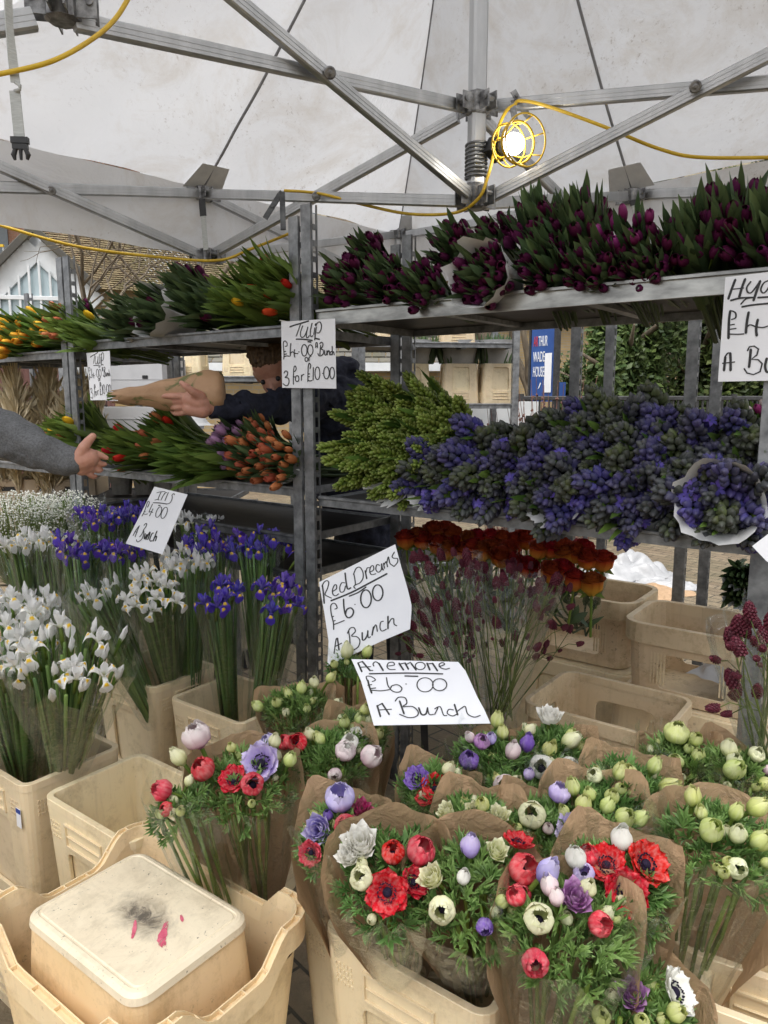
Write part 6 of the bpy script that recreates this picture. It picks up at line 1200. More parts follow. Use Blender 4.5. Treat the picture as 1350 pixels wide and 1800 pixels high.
# wrapped bunch in his hand
a, b = P(202, 697, D1+.03), P(394, 690, D1+.07); ax_ = (b-a); L = ax_.length; m = MB(); rings = []; rr = random.Random(9)
for j in range(29):
    v = j/28; ph = 1.7*v; r = interp([(0, .024), (.15, .034), (.5, .058), (.85, .083), (.97, .080), (1., .066)], v); rings.append([(r*(1+.06*math.sin(3*t_+v*5)+.05*math.sin(7*t_-v*9)*(1-v)+.10*noise.noise(Vector((math.cos(t_)*2, math.sin(t_)*2, v*5)))+.02*rr.uniform(-1, 1))*math.cos(t_)*.95, r*(1+.06*math.sin(3*t_+v*5)+.05*math.sin(7*t_-v*9)*(1-v)+.10*noise.noise(Vector((math.cos(t_)*2, math.sin(t_)*2, v*5)))+.02*rr.uniform(-1, 1))*math.sin(t_), L*v+(.022*rr.uniform(-1, 1) if j == 0 else 0)) for t_ in [2*math.pi*i/44 for i in range(44)]])
rings.append([(p[0]*.35, p[1]*.35, L+.004) for p in rings[-1]]); m.loft(rings, True, False, True)
t = NT('printed_kraft_paper'); f = t.ramp(t.noise(7, 5, .55, dist=1.5), [(.52, 0.), (.58, .85)]); c = t.mix(f, t.ramp(t.noise(10, 5), [(.3, (.36, .21, .11)), (.7, (.45, .275, .155))]), (.085, .12, .03)); t.col(c); t.set(Roughness=.6); t.bump(t.noise(16, 5, .6, dist=1.2), .6, .006)
wb = thing('wrapped_bunch', 'brown paper wrapped bunch with green print held out by the seller', 'bouquet', TR(a, ax_)); put('paper_wrap', m.mesh('paper_wrap', t.m, True), wb)
m = MB()
for k in range(9): m.tube([(rr.uniform(-.012, .012), rr.uniform(-.012, .012), .05), (rr.uniform(-.015, .015), rr.uniform(-.015, .015), -.012-.02*rr.random())], .003, 5, (0, .5, .5))
put('stem_ends', m.mesh('stem_ends', STEM), wb)
# ------------------------------------------------------------------ what stands behind the stall
BRICK = None
def brickm(name, c1, c2, sc=1.):
    t = NT(name); co = t.new('ShaderNodeTexCoord').outputs['Object']; b = t.new('ShaderNodeTexBrick'); b.inputs['Scale'].default_value = sc; b.inputs['Brick Width'].default_value = .225; b.inputs['Row Height'].default_value = .075; b.inputs['Mortar Size'].default_value = .008
    b.inputs['Color1'].default_value = (*c1, 1); b.inputs['Color2'].default_value = (*c2, 1); b.inputs['Mortar'].default_value = (.30, .28, .24, 1)
    mp = t.new('ShaderNodeMapping'); mp.inputs['Rotation'].default_value = (math.pi/2, 0, 0); t.l.new(co, mp.inputs[0]); t.l.new(mp.outputs[0], b.inputs[0]); t.col(t.mix(t.ramp(t.noise(3, 5), [(.4, 0.), (.7, .5)]), b.outputs[0], (c1[0]*.6, c1[1]*.6, c1[2]*.6))); t.set(Roughness=.85); return t.m
YB = brickm('yellow_stock_brick', (.42, .30, .14), (.34, .25, .13)); RB = brickm('red_brick', (.36, .16, .09), (.28, .13, .08)); PB = brickm('pale_brick', (.46, .40, .28), (.40, .35, .25))
def tilem(name, a, b):
    t = NT(name); a_ = t.attr(); c = t.mix(a_[1], a, b); c = t.mix(t.ramp(t.noise(1.3, 6), [(.45, 0.), (.7, .6)]), c, (.16, .15, .06)); c = t.mix(t.ramp(t.noise(14, 6, .7), [(.5, 0.), (.7, .5)]), c, (.07, .06, .045)); t.col(c); t.set(Roughness=.9); return t.m
TILE = tilem('brown_roof_tile', (.17, .13, .075), (.33, .26, .15)); TILED = tilem('dark_roof_tile', (.09, .085, .075), (.17, .16, .14))
WPAINT = simple('white_paint', (.62, .65, .66), (.74, .76, .77), 3, .5)
def paneglass(name, c):
    t = NT(name); t.col(t.ramp(t.noise(.7, 4), [(.35, (c[0]*.8, c[1]*.82, c[2]*.84)), (.7, c)])); t.set(Roughness=.12, Metallic=0.); t.b.inputs['Specular IOR Level'].default_value = .8; return t.m
PGL = paneglass('pale_blind_glass', (.46, .56, .58)); DGL = paneglass('dark_window_glass', (.10, .12, .13))
def tiles(m, e0, e1, r0, r1, n, k, th=.035):
    """tile courses between an eave line e0-e1 and a ridge line r0-r1"""
    for j in range(k):
        for i in range(n):
            off = .5*(j % 2); u0, u1 = (i+off)/n, (i+off+.93)/n
            if u1 > 1: u1 = 1.
            if u0 >= 1: continue
            v0, v1 = j/k, min(1, (j+1.25)/k)
            def q(u, v): return e0.lerp(e1, u).lerp(r0.lerp(r1, u), v)
            nn = (e1-e0).cross(r0-e0).normalized(); nn = nn if nn.z > 0 else -nn; a, b, c, d = q(u0, v0)+nn*th, q(u1, v0)+nn*th, q(u1, v1), q(u0, v1); lo = nn*th*1.0; rn = R.random()
            m.add([a, b, c, d, a-lo, b-lo], [(0, 1, 2, 3), (4, 5, 1, 0)], (R.random(), rn, R.random()))
# glazed gable hall, upper left
ap, er, el = P(62, 406, 16), P(158, 496, 16.3), P(-42, 512, 15.8); hz = Vector((0, 0, 1)); gx = (er-el); gx.z = 0; gx.normalize(); gd = Vector((-gx.y, gx.x, 0)); gd = gd if gd.y > 0 else -gd
gd = (P(700, 470, 19.5)-er); gd.z = 0; gd.normalize()
gn = Vector((-gx.y, gx.x, 0)); gn = gn if gn.y > 0 else -gn
hall = thing('gabled_hall', 'hall with a white glazed gable and a brown tiled roof behind the left trolleys', 'building', Matrix.Translation((er.x, er.y, 0))); HM = Matrix.Translation((-er.x, -er.y, 0))
m = MB(); LEN = 26.
m.loft([[Vector((p.x, p.y, 0)), p] for p in (er, er+gd*LEN)], False); put('side_wall', m.mesh('side_wall', YB), hall, HM)
m = MB(); m.add([el, er, ap], [(0, 1, 2)]); m.add([Vector((el.x, el.y, 0)), Vector((er.x, er.y, 0)), er, el], [(0, 1, 2, 3)]); put('gable_wall', m.mesh('gable_wall', WPAINT), hall, HM @ Matrix.Translation(gn*.12))
m = MB(); ov = Vector((er-ap)).normalized()*.25-gn*.25; ovl = (el-ap).normalized()*.25-gn*.25; tiles(m, er+ov, er+ov+gd*LEN, ap-gn*.25, ap-gn*.25+gd*LEN, 110, 26); tiles(m, el+ovl, el+ovl+gn*.5, ap-gn*.25, ap+gn*.25, 2, 26)
put('roof', m.mesh('roof', TILE), hall, HM)
m = MB()
for a, b in ((ap, er), (ap, el)): dn = Vector((0, 0, -.36)); m.bar(a+dn-gn*.10, b+dn-gn*.10+(b-a).normalized()*.2, .06, .44, hz)
put('barge_board', m.mesh('barge_board', WPAINT), hall, HM)
m = MB()
for a, b in ((ap, er), (ap, el)): m.bar(a+Vector((0, 0, .02))-gn*.26, b+Vector((0, 0, .02))-gn*.26+(b-a).normalized()*.3, .10, .16, hz)
put('verge', m.mesh('verge', TILED), hall, HM)
gl = thing_none = None
m = MB(); ins = lambda p: p.lerp((ap+er+el)/3, .0)+Vector((0, 0, -.62)); a2 = ap+Vector((0, 0, -.62)); 
m.add([a2-gn*.05, el+(er-el)*.04+Vector((0, 0, -.5))-gn*.05, Vector((el.x, el.y, 1.0))-gn*.05, Vector((er.x, er.y, 1.0))-gn*.05-gx*.35, er-gx*.35+Vector((0, 0, -.3))-gn*.05], [(0, 1, 2, 3, 4)]); put('glazing', m.mesh('glazing', PGL), hall, HM)
m = MB(); W_ = (er-el).length
for k in range(11):
    f = (k+.2)/11; x = el.lerp(er, f); zt = ap.z-.6-abs((x-ap).dot(gx))*((ap.z-er.z)/abs((er-ap).dot(gx)) if (x-ap).dot(gx) > 0 else (ap.z-el.z)/abs((el-ap).dot(gx))); m.bar(Vector((x.x, x.y, .9))-gn*.10, Vector((x.x, x.y, max(1., zt)))-gn*.10, .05, .05, gx)
zc = P(80, 524, 16).z
for z in (zc, zc-1.5): m.bar(Vector((el.x, el.y, z))-gn*.11, Vector((er.x, er.y, z))-gn*.11-gx*.3, .05, .09, hz)
put('mullions', m.mesh('mullions', WPAINT), hall, HM)
# flats at the far left
fb = P(-60, 700, 30); flat = thing('block_of_flats', 'red brick block of flats with yellow railed balconies at the far left', 'building', Matrix.Translation((fb.x, fb.y, 0)))
m = MB(); m.box((-3, 4, 6.5), (16, 8, 13)); put('wall', m.mesh('wall', RB), flat)
for k in range(5):
    z = 1.2+k*2.55; m = MB(); m.box((1.1, -.65, z), (3.0, 1.3, .22)); m.box((1.1, -1.28, z+.30), (3.0, .05, .5), None, (0, 0, 0), 1)
    for i in range(13): m.box((-.4+i*.25, -1.28, z+.75), (.03, .03, .5))
    put('balcony', m.mesh('balcony', [WPAINT, PGL]), flat)
    m = MB(); m.box((1.1, -1.28, z+1.03), (3.05, .10, .09)); put('balcony_rail', m.mesh('balcony_rail', CABLE), flat)
    m = MB(); m.box((1.1, -.02, z+1.2), (2.2, .05, 1.9)); put('window', m.mesh('window', DGL), flat)
# small house behind the seller
hp = P(625, 640, 13); hs_ = thing('small_house', 'low brick house with a dark tiled roof behind the seller', 'building', Matrix.Translation((hp.x-2.5, hp.y, 0)))
zr, ze = P(625, 600, 13).z, P(625, 640, 13).z
m = MB(); m.box((1.0, 2, ze/2), (6.5, 4, ze)); put('wall', m.mesh('wall', YB), hs_)
m = MB(); tiles(m, Vector((-2.6, -.3, ze)), Vector((4.6, -.3, ze)), Vector((-2.6, 2.2, zr+1.)), Vector((4.6, 2.2, zr+1.)), 30, 14, .03); put('roof', m.mesh('roof', TILED), hs_)
m = MB(); m.box((1.0, -.28, ze-.06), (7.2, .08, .14)); m.box((2.95, -.02, ze-1.0), (.9, .06, 1.0), None, (0, 0, 0), 1); put('gutter', m.mesh('gutter', [WPAINT, DGL]), hs_)
# pale flats behind the board
pp = P(990, 700, 34); pf = thing('pale_flats', 'pale brick flats with white windows beyond the blue board', 'building', Matrix.Translation((pp.x, pp.y, 0)))
m = MB(); m.box((-2, 4, 6), (30, 8, 12)); put('wall', m.mesh('wall', PB), pf)
for i in range(12):
    for j in range(4):
        x = -14+i*2.2; z = 1.6+j*2.6; m = MB(); m.box((x, -.03, z), (1.15, .07, 1.35)); m.box((x, -.075, z), (1.0, .02, 1.2), None, (0, 0, 0), 1); m.box((x, -.10, z), (.06, .03, 1.2)); m.box((x, -.10, z+.1), (1.0, .03, .06)); put('window', m.mesh('window', [WPAINT, DGL]), pf)
# long low terrace closing the street
tp = P(300, 700, 24); te = thing('brick_terrace', 'long low brick terrace across the street behind the middle trolley', 'building', Matrix.Translation((tp.x, tp.y, 0)))
m = MB(); m.box((3, 4, 1.6), (26, 8, 3.2)); put('wall', m.mesh('wall', PB), te)
m = MB(); tiles(m, Vector((-10, -.3, 3.2)), Vector((16, -.3, 3.2)), Vector((-10, 4, 5.2)), Vector((16, 4, 5.2)), 60, 14, .04); put('roof', m.mesh('roof', TILED), te)
for i in range(8): m = MB(); m.box((-8+i*3, -.04, 1.6), (1.3, .1, 1.3)); m.box((-8+i*3, -.10, 1.6), (1.1, .02, 1.1), None, (0, 0, 0), 1); put('window', m.mesh('window', [WPAINT, DGL]), te)
# trees and shrubs
BARK = simple('bark', (.09, .07, .05), (.20, .16, .11), 12, .9, 0, .6, stretch=(1, 1, .25))
BUSHL = leafm('shrub_leaf', (.035, .065, .018), (.115, .155, .045), None, .5, .25)
def leafcloud(m, c, rad, n, size, rr, lumps=14):
    L_ = [(Vector((rr.gauss(0, .5), rr.gauss(0, .5), rr.gauss(0, .5))), rr.uniform(.25, .5)) for _ in range(lumps)]
    for k in range(n):
        o, q = L_[k % lumps]; d = Vector((rr.gauss(0, 1), rr.gauss(0, 1), rr.gauss(0, 1))).normalized(); p = o+d*q*rr.random()**.35; p = Vector((c.x+p.x*rad[0], c.y+p.y*rad[1], c.z+p.z*rad[2]))
        if p.z < .05: p.z = .05+rr.random()*.3
        x = Vector((rr.gauss(0, 1), rr.gauss(0, 1), rr.gauss(0, 1))).normalized(); y = x.orthogonal().normalized(); s = size*rr.uniform(.6, 1.2); rn, r2 = rr.random(), (k % lumps)/lumps
        m.add([p-y*s*.28, p+x*s*.5, p+y*s*.28, p-x*s*.5], [(0, 1, 2, 3)], (.5, rn, r2))
def shrub(label, px0, px1, pyt, dep, n, size, seed):
    rr = random.Random(seed); a, b = P(px0, 700, dep), P(px1, 700, dep); c = (a+b)/2; top = P((px0+px1)/2, pyt, dep).z; t_ = thing('evergreen_tree', label, 'tree', Matrix.Translation((c.x, c.y, 0))); m = MB()
    leafcloud(m, Vector((0, 0, top*.52)), ((b-a).length*.62, (b-a).length*.55, top*.55), n, size, rr, 44); put('crown', m.mesh('crown', BUSHL), t_)
    m = MB(); m.tube([(0, 0, 0), (.05, 0, top*.5), (.1, 0, top*.8)], [.14, .09, .03], 8)
    for k in range(7): aa = k*.9; m.tube([(0, 0, top*(.2+.08*k)), (math.cos(aa)*.5, math.sin(aa)*.5, top*(.3+.08*k)), (math.cos(aa)*.95, math.sin(aa)*.9, top*(.36+.08*k))], [.05, .035, .012], 5)
    put('trunk', m.mesh('trunk', BARK, True), t_)
shrub('dense evergreen behind the railings right of the blue board', 1035, 1160, 480, 10.5, 26000, .12, 3); shrub('dense evergreen behind the railings left of the hyacinth sign', 1150, 1300, 470, 11., 26000, .12, 4); shrub('dense evergreen at the right edge beyond the hyacinth sign', 1300, 1460, 500, 11., 14000, .12, 6); shrub('small dark evergreen at the foot of the blue board', 985, 1040, 640, 12., 2500, .10, 7)
def baretree(label, px, dep, H, seed, r0=.22, up=.9):
    rr = random.Random(seed); b = P(px, 700, dep); b.z = 0; t_ = thing('bare_tree', label, 'tree', Matrix.Translation(b), 'bare winter trees'); m = MB(); m2 = MB()
    def grow(p, d, L, r, lv, mm):
        q = [p]; dd = d.copy()
        for k in range(3): dd = (dd+Vector((rr.gauss(0, .16), rr.gauss(0, .16), .07))).normalized(); q.append(q[-1]+dd*L/3)
        mm.tube(q, [r, r*.88, r*.76, r*.62], 6 if lv < 2 else 4, (0, rr.random(), .5), False)
        if lv >= 5 or r < .004: return
        for k in range(3 if lv < 4 else 2):
            ax = dd.orthogonal().normalized(); ax = Quaternion(dd, rr.random()*6.28) @ ax; nd = (dd*rr.uniform(.6, 1.)+ax*rr.uniform(.4, .95)).normalized(); grow(q[-1 if k else 2], nd, L*rr.uniform(.62, .82), r*.58, lv+1, m2)
    grow(Vector((0, 0, 0)), Vector((.03, 0, 1)), H*.42, r0, 0, m); put('trunk', m.mesh('trunk', BARK, True), t_); put('crown', m2.mesh('crown', BARK, True), t_)
baretree('bare tree with a thick trunk beyond the stacked buckets', 880, 13, 8.5, 11, .26); baretree('bare tree in front of the pale flats', 1010, 24, 10, 12, .22); baretree('slim bare tree between the board and the far trolley', 955, 17, 7., 16, .14)
baretree('bare twiggy tree in front of the tiled hall roof', 330, 13.5, 7., 13, .10); baretree('bare twiggy tree against the white gable', 150, 13.5, 6.2, 14, .08)
def twigs(label, px, dep, h, n, seed, name='twig_shrub'):
    rr = random.Random(seed); b = P(px, 760, dep); b.z = 0; t_ = thing(name, label, 'shrub', Matrix.Translation(b), 'bare red twigged shrubs'); m = MB()
    for k in range(n):
        a = rr.random()*6.28; q = rr.random()*.32; e = Vector((q*1.6*math.cos(a), q*math.sin(a), h*rr.uniform(.7, 1.05))); m.tube([(q*.5*math.cos(a), q*.5*math.sin(a), 0), e*.6+Vector((rr.gauss(0, .02), 0, 0)), e], [.005, .004, .002], 4)
        for j in range(7): f = .45+.08*j; m.box((0, 0, 0), (.012, .012, .02), TR(e*f+Vector((rr.uniform(-.015, .015), 0, 0)), (rr.gauss(0, 1), rr.gauss(0, 1), 1)))
    put('twigs', m.mesh('twigs', simple('red_twig', (.13, .055, .045), (.24, .13, .10), 30, .8)), t_)
twigs('red twigged shrub right of the far trolley', 965, 5.2, 1.72, 70, 2); twigs('pale twigged shrub in front of the white van panel', 900, 5.4, 1.58, 26, 3)
# railings
RAIL = simple('black_iron', (.015, .015, .016), (.045, .045, .046), 30, .5)
ra, rb_ = P(915, 735, 8.6), P(1420, 700, 8.2); ra.z = rb_.z = 0; rl = thing('iron_railings', 'black iron railings in front of the evergreens', 'fence', Matrix.Translation(ra)); u = rb_-ra; zt = P(1000, 700, 8.5).z
m = MB(); m.bar((0, 0, zt), u+Vector((0, 0, zt)), .05, .05); m.bar((0, 0, .2), u+Vector((0, 0, .2)), .04, .04); put('rail', m.mesh('rail', RAIL), rl)
m = MB(); n = 60
for k in range(n): p = u*(k/(n-1)); m.bar(p+Vector((0, 0, .05)), p+Vector((0, 0, zt)), .022, .022, (1, 0, 0))
put('bars', m.mesh('bars', RAIL), rl)
for k in range(5): m = MB(); p = u*(k/4); m.bar(p, p+Vector((0, 0, zt+.05)), .06, .06, (1, 0, 0)); put('post', m.mesh('post', RAIL), rl)
# the blue board
BLUE = simple('blue_board_paint', (.015, .06, .24), (.025, .085, .30), 4, .35); LETW = simple('white_lettering', (.70, .72, .76), (.76, .78, .80), 10, .5); LETR = simple('red_lettering', (.45, .03, .04), (.50, .05, .05), 10, .5)
b0, b1 = P(933, 640, 8.9), P(972, 640, 8.6); zb0, zb1 = P(950, 706, 8.8).z, P(950, 545, 8.8).z; bu = (b1-b0); bu.z = 0; bw = bu.length; ang = math.atan2(bu.y, bu.x)
bd = thing('name_board', 'tall blue building name board with white and red lettering', 'sign', RZ((b0.x, b0.y, 0), ang)); m = MB(); m.box((bw/2, .03, (zb0+zb1)/2), (bw, .05, zb1-zb0)); put('panel', m.mesh('panel', BLUE), bd)
m = MB(); m.box((bw+.03, .03, (zb1)/2), (.05, .06, zb1)); m.box((-.03, .03, zb1/2), (.03, .05, zb1)); put('post', m.mesh('post', RAIL), bd)
def text(body, x, z, size, mat, parent, w=None):
    cu_ = bpy.data.curves.new('lettering', 'FONT'); cu_.body = body; cu_.size = size; cu_.extrude = .002; cu_.materials.append(mat); o = link(bpy.data.objects.new('lettering', cu_)); dg = bpy.context.evaluated_depsgraph_get(); dg.update(); me = bpy.data.meshes.new_from_object(o.evaluated_get(dg)); bpy.data.objects.remove(o)
    sx = (w/max(v.co.x for v in me.vertices)) if w else 1; put('lettering', me, parent, Matrix.Translation((x, .002, z)) @ Matrix.Rotation(math.pi/2, 4, 'X') @ Matrix.Diagonal((sx, 1, 1, 1)))
def zat(py): return P(950, py, 8.8).z
text('AR', bw*.10, zat(609), .17, LETR, bd, bw*.20); text('THUR', bw*.32, zat(609), .17, LETW, bd, bw*.40); text('WADE', bw*.10, zat(636), .17, LETW, bd, bw*.52); text('HOUSE', bw*.10, zat(662), .17, LETW, bd, bw*.52)
m = MB(); m.box((bw*.80, -.004, (zat(690)+zat(622))/2), (bw*.30, .004, zat(622)-zat(690)), Matrix.Identity(4)); put('paper_notice', m.mesh('paper_notice', CARD), bd)
m = MB(); m.add([(bw*.36, -.001, zat(684)), (bw*.46, -.001, zat(672)), (bw*.50, -.001, zat(674)), (bw*.42, -.001, zat(682))], [(0, 1, 2, 3)]); put('bird_mark', m.mesh('bird_mark', LETW), bd)
b2 = P(985, 690, 9.4); bz = thing('small_board', 'small blue board low beside the tall name board', 'sign', RZ((b2.x, b2.y, 0), .1)); m = MB(); z0, z1 = P(985, 702, 9.4).z, P(985, 672, 9.4).z; m.box((-.02, 0, (z0+z1)/2), (.16, .04, z1-z0)); put('panel', m.mesh('panel', BLUE), bz); m = MB(); m.box((-.02, .03, z1/2), (.05, .03, z1)); put('post', m.mesh('post', RAIL), bz)
# far trolley with stacked buckets
o1 = P(903, 760, 5.1); far = trolley('far trolley stacked with cream buckets, behind the green hyacinths', (o1.x, o1.y), 1.05, .55, (2.35, 2.35, 2.35, 2.35), ((P(840, 712, 5.1).z, .03, GALV), (P(840, 607, 5.1).z, .03, GALV), (.5, .03, GALV)), ang=.12)
zs1, zs2 = P(840, 712, 5.1).z+.012, P(840, 607, 5.1).z+.012
def farb(label, px, dep, z, inv, sc, plants=False):
    p = P(px, 700, dep); b = bucket('bucket', label, (p.x, p.y, z), .12+R.uniform(-.05, .05), inv, sc, group='cream buckets on the far trolleys')
    return b
for px, z, lb in ((805, zs1, 'upturned cream bucket on the far trolley, left of the pair'), (872, zs1, 'upturned cream bucket on the far trolley, right of the pair'), (722, zs1, 'upturned cream bucket on the far trolley near its left post'), (690, zs2, 'cream bucket on the upper shelf of the far trolley at its left end'), (800, zs2, 'cream bucket on the upper shelf of the far trolley in the middle')): farb(lb, px, 5.28, z, True, .76 if z == zs1 else .70)
SLEEVE = filmm('milky_sleeve', .35, .6)
def sleeved(label, px, py, dep, w, h):
    p = P(px, py, dep); t_ = thing('sleeved_tulips', label, 'tulips', Matrix.Translation(p), 'sleeved tulips on the far trolley'); m = MB(); rr = random.Random(px)
    for k in range(60): x, y = rr.uniform(-w/2, w/2), rr.uniform(-.08, .08); blade(m, (x, y, 0), (rr.uniform(-.3, .3), rr.uniform(-.3, .1), 1), h*rr.uniform(.9, 1.35), .022, (1, rr.uniform(-.5, .5), 0), .1, 5)
    put('leaves', m.mesh('leaves', TLEAFD, True), t_); m = MB(); m.loft([[(w*.5*s*math.cos(a), .11*s*math.sin(a), z) for a in [i*.2618 for i in range(24)]] for s, z in ((.75, 0), (.95, h*.5), (1.08, h*.95))], True); put('white_wrap', m.mesh('white_wrap', WHITEPL, True), t_)
zt1 = zs1+.76*.363
for px, w in ((808, .28), (872, .26), (735, .22)): q_ = P(px, 700, 5.26); pyy = 900-F*(((zt1-EYE)/5.26)+ST)/CT; sleeved('white sleeved tulips standing over the far trolley bucket '+{808: 'on the left', 872: 'on the right', 735: 'behind its left post'}[px], px, pyy, 5.26, w, .17)
m = MB(); q = P(845, 740, 5.9); m.box((0, 0, 0), (.9, .06, .55)); tag(put('white_board', m.mesh('white_board', WPAINT), None, Matrix.Translation((q.x, q.y, 1.35))), 'plain white board propped behind the far trolley', 'board'); 
m = MB(); m.box((0, 0, 0), (.9, .05, .9)); 
# further trolleys behind: posts only in view
o2 = P(1278, 760, 2.72); trolley('bare trolley frame behind the blue hyacinths at the right', (o2.x+.0, o2.y+.35), .50, .42, (2.2, 2.2, 2.2, 2.2), ((.62, .03, GALVD), (.25, .03, GALVD)), mat=GALV, ang=AE)
o4 = P(365, 760, 4.75); trolley('far trolley with pale boxes behind the wrapped bunch', (o4.x+.55, o4.y), 1.3, .5, (2.1, 2.1, 2.1, 2.1), ((1.28, .03, GALV), (1.78, .03, GALV), (.6, .03, GALV)), ang=-.15)
for px, lb in ((292, 'cream bucket on the far left trolley behind the wrapped bunch, left one'), (336, 'cream bucket on the far left trolley behind the wrapped bunch, right one'), (425, 'cream bucket on the far left trolley beside the seller')):
    p = P(px, 690, 4.95); bucket('bucket', lb, (p.x, p.y, 1.795), -.15, True, .62, group='cream buckets on the far trolleys')
GREYB = simple('pale_grey_board', (.42, .42, .43), (.50, .50, .51), 5, .7)
for (px, py, dep, dims, ang_, mat, lb) in ((235, 668, 4.7, (.55, .35, .26), -.15, GREYB, 'pale grey box on the far trolley left of the wrapped bunch'), (245, 735, 4.6, (.70, .35, .14), -.15, GREYB, 'low grey box under the wrapped bunch'), (140, 668, 4.6, (.16, .3, .24), .3, WPAINT, 'white carton behind the left slotted post, upper one'), (150, 720, 4.6, (.14, .3, .22), .3, WPAINT, 'white carton behind the left slotted post, lower one')):
    q = P(px, py, dep); m = MB(); m.box((0, 0, dims[2]/2), dims); m.box((0, -dims[1]/2-.001, dims[2]*.5), (dims[0]*1.0, .002, .004)); m.box((0, 0, dims[2]+.001), (.05, dims[1], .0015)); z = q.z-dims[2]/2
    bx_ = thing('carton', lb, 'box', RZ((q.x, q.y, z), ang_), 'cartons behind the trolleys'); put('box', m.mesh('box', mat), bx_)
    m = MB(); m.box((dims[0]*.30, -dims[1]/2-.003, dims[2]*.55), (.035, .003, .02)); put('hand_hole', m.mesh('hand_hole', BLACK), bx_)
def crumple(name, label, cat, c, sz, mat, seed, k=26):
    rr = random.Random(seed); me = MB(); n = k; vs = []
    for j in range(n+1):
        for i in range(n+1):
            u, v = i/n-.5, j/n-.5; r = 1-min(1, 4*(u*u+v*v))**1.5; z = max(.004, sz[2]*r*(.55+.9*abs(noise.noise(Vector((u*4+seed, v*4, 0))))+.25*noise.noise(Vector((u*8, v*8, seed))))); vs.append((u*sz[0]*(1+.25*noise.noise(Vector((v*4, seed, 0)))), v*sz[1]*(1+.25*noise.noise(Vector((u*4, seed, 3)))), z))
    me.add(vs, [(j*(n+1)+i, j*(n+1)+i+1, (j+1)*(n+1)+i+1, (j+1)*(n+1)+i) for j in range(n) for i in range(n)]); o = put(name, me.mesh(name, mat, True), None, RZ(c, rr.random()*3)); tag(o, label, cat); return o
g = G(1105, 1008, .0); crumple('plastic_sheet', 'crumpled white plastic sheet lying on the brick paving', 'plastic sheet', (g.x, g.y, 0), (.80, .60, .20), WHITEPL, 1, 40)
g = G(1172, 1030, .0); crumple('plastic_scrap', 'flat white plastic scrap beside the crumpled sheet', 'plastic sheet', (g.x, g.y, 0), (.55, .26, .08), WHITEPL, 2)
g = G(1135, 1046, .0); crumple('brown_paper', 'sheet of brown paper lying on the paving behind the rounded crates', 'paper', (g.x, g.y, 0), (.75, .5, .08), KRAFT, 3)
q = C12; crumple('film_scrap', 'clear and white film scraps inside the rounded tan crate', 'plastic film', (q.x+.08, q.y-.04, q.z+.09), (.26, .2, .07), WHITEPL, 4)
for px, py, lb in ((1300, 1010, 'dark green bunch in white paper low behind the right post, upper'), (1300, 1043, 'dark green bunch in white paper low behind the right post, lower')):
    p = P(px, py, 2.55); t_ = thing('wrapped_greenery', lb, 'foliage bunch', Matrix.Translation(p) @ Vector((-.5, -.83, .05)).normalized().to_track_quat('Z', 'Y').to_matrix().to_4x4() @ Matrix.Scale(.85, 4), 'wrapped greenery'); put('leaves', cached(('tl', 'd', 84, 1), lambda: tulip_leaves(.07, 84, 'd', 51)), t_); put('white_wrap', cached(('ww', 'half', 0), lambda: whitewrap(.08, 4)), t_)
p = P(1345, 735, 2.6); t_ = thing('red_tip_bunch', 'bunch with red and white tips at the right edge behind the hyacinths', 'flowers', Matrix.Translation(p) @ Vector((-.6, -.7, .5)).normalized().to_track_quat('Z', 'Y').to_matrix().to_4x4(), None); put('leaves', cached(('tl', 'b', 78, 2), lambda: tulip_leaves(.07, 78, 'b', 52)), t_)
for k in range(12): a = k*2.4; put('tulip', cached(('tu', 'plum' if k % 3 else 'pinkw', k % 2), lambda: tulip(PM['plum' if k % 3 else 'pink'], .04, .012)), t_, TR((.06*math.sqrt(k/12)*math.cos(a), .06*math.sqrt(k/12)*math.sin(a), .0), (math.cos(a)*.3, math.sin(a)*.3, 1), k))
crumple('plastic_sack', 'folded white plastic sack on the far trolley under the wrapped bunch', 'plastic sheet', tuple(P(315, 748, 4.5)), (.42, .3, .14), WHITEPL, 6)
# boards, crates and pots low on the left
BRN = simple('dark_red_board', (.085, .035, .03), (.15, .07, .055), 3, .8, 0, .3, stretch=(8, 8, .4)); q = P(95, 700, 8.5); fz = P(95, 645, 8.5).z; fe = thing('board_fence', 'dark red board fence behind the pampas grass', 'fence', RZ((q.x, q.y, 0), .0)); 
for k in range(14): m = MB(); m.box((-1.6+k*.17, (k % 2)*.012, fz/2), (.165, .022, fz)); put('board', m.mesh('board', BRN), fe)
for px in (112, 125): m = MB(); m.box((0, 0, 1.05), (.05, .05, 2.1)); q = P(px, 700, 7.5-.02*(px-110)); m.lathe([(.045, 2.1), (.03, 2.13), (.004, 2.14)], 8); m.box((0, 0, .02), (.12, .12, .02)); tag(put('steel_post', m.mesh('steel_post', GALV), None, Matrix.Translation((q.x, q.y, 0))), 'bare steel post right of the dark red fence, '+('left one' if px == 112 else 'right one'), 'post')
CRT = simple('slatted_crate_plastic', (.50, .38, .25), (.60, .47, .33), 6, .5)
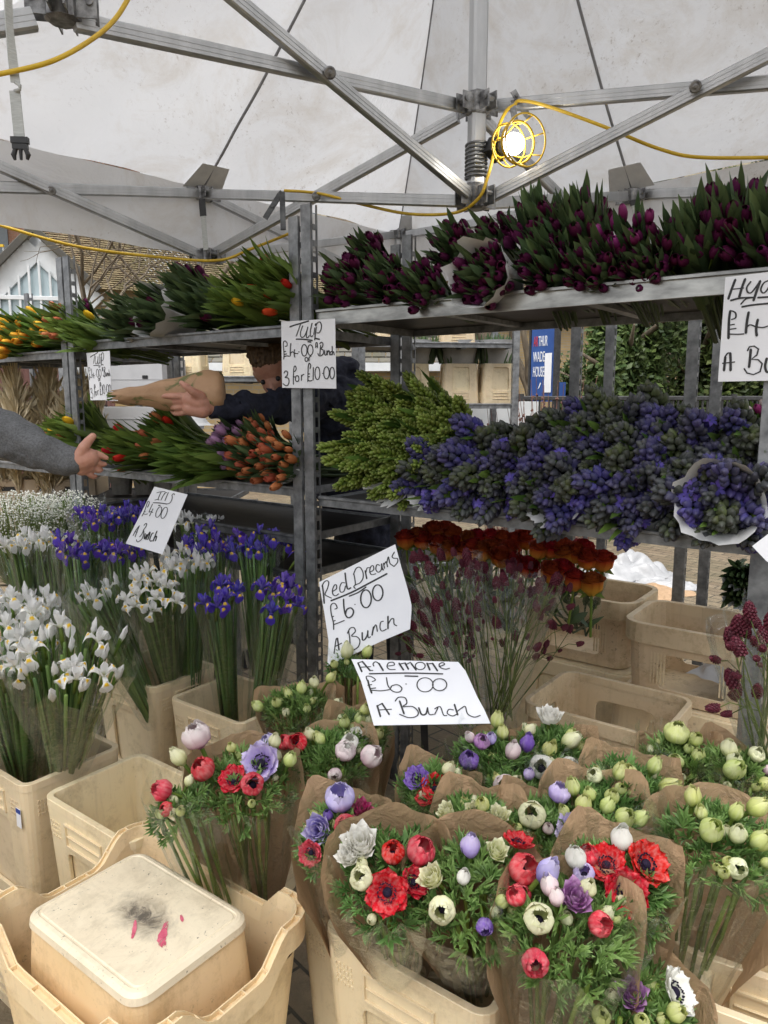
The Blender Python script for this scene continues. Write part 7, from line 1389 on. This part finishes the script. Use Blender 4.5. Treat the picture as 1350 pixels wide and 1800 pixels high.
for i, (px, dx) in enumerate(((30, 0), (95, 0), (140, 0))):
    for k in range(6):
        q = P(px, 830, 4.3); z = .28+k*.155; 
        if z > 1.2: continue
        b = thing('stacking_crate', ('topmost', 'second', 'third', 'fourth', 'fifth', 'sixth')[5-k]+' slatted crate in the '+('left', 'middle', 'right')[i]+' stack behind the white filler flowers', 'crate', RZ((q.x, q.y, z), .1), 'stacked slatted crates'); m = MB()
        for sy in (-1, 1): m.box((0, sy*.13, .072), (.24, .012, .14)); m.box((0, sy*.140, .118), (.10, .010, .028)); m.box((0, sy*.140, .035), (.24, .012, .02)); m.bar((-.06, sy*.145, .075), (-.04, sy*.145, .10), .012, .012); m.bar((.06, sy*.145, .075), (.04, sy*.145, .10), .012, .012)
        for sx in (-1, 1): m.box((sx*.12, 0, .072), (.012, .248, .138))
        m.box((0, 0, .006), (.23, .25, .01)); put('body', m.mesh('body', CRT), b); m = MB(); m.box((0, -.1365, .088), (.075, .002, .024)); put('grip_hole', m.mesh('grip_hole', BLACK), b)
q = P(85, 900, 4.3); m = MB(); m.box((0, 0, .12), (1.0, .5, .02)); m.box((0, -.2, .06), (1., .06, .1)); m.box((0, .2, .06), (1., .06, .1)); m.box((0, 0, .2), (1., .5, .14)); tag(put('pallet', m.mesh('pallet', CRT), None, Matrix.Translation((q.x, q.y, 0))), 'pallet under the stacked slatted crates', 'pallet')
POT = simple('grey_pot', (.22, .21, .19), (.34, .32, .29), 20, .6)
for k, px in enumerate((215, 255, 290, 330)):
    q = P(px, 868, 4.2); t_ = thing('potted_plant', 'small potted green plant low behind the middle trolley, '+('first', 'second', 'third', 'fourth')[k]+' from the left slotted post', 'potted plant', Matrix.Translation(q), 'potted plants behind the trolley'); m = MB(); m.lathe([(.05, 0), (.065, .10), (.07, .10), (.07, .115), (.058, .115), (.05, .02)], 14); put('pot', m.mesh('pot', POT), t_)
    m = MB(); 
    for j in range(26): a = j*2.4; blade(m, (0, 0, .09), (math.cos(a)*R.uniform(.2, .8), math.sin(a)*R.uniform(.2, .8), 1), R.uniform(.10, .18), .03, (-math.sin(a), math.cos(a), 0), .3, 5)
    put('leaves', m.mesh('leaves', TLEAFB, True), t_)
o5 = P(330, 885, 4.0); trolley('low bench trolley carrying the potted plants', (o5.x+.25, o5.y-.05), 1.1, .5, (1.05, 1.05, 1.05, 1.05), ((P(270, 868, 4.2).z-.004, .03, GALVD),), ang=-.05, holes=False)
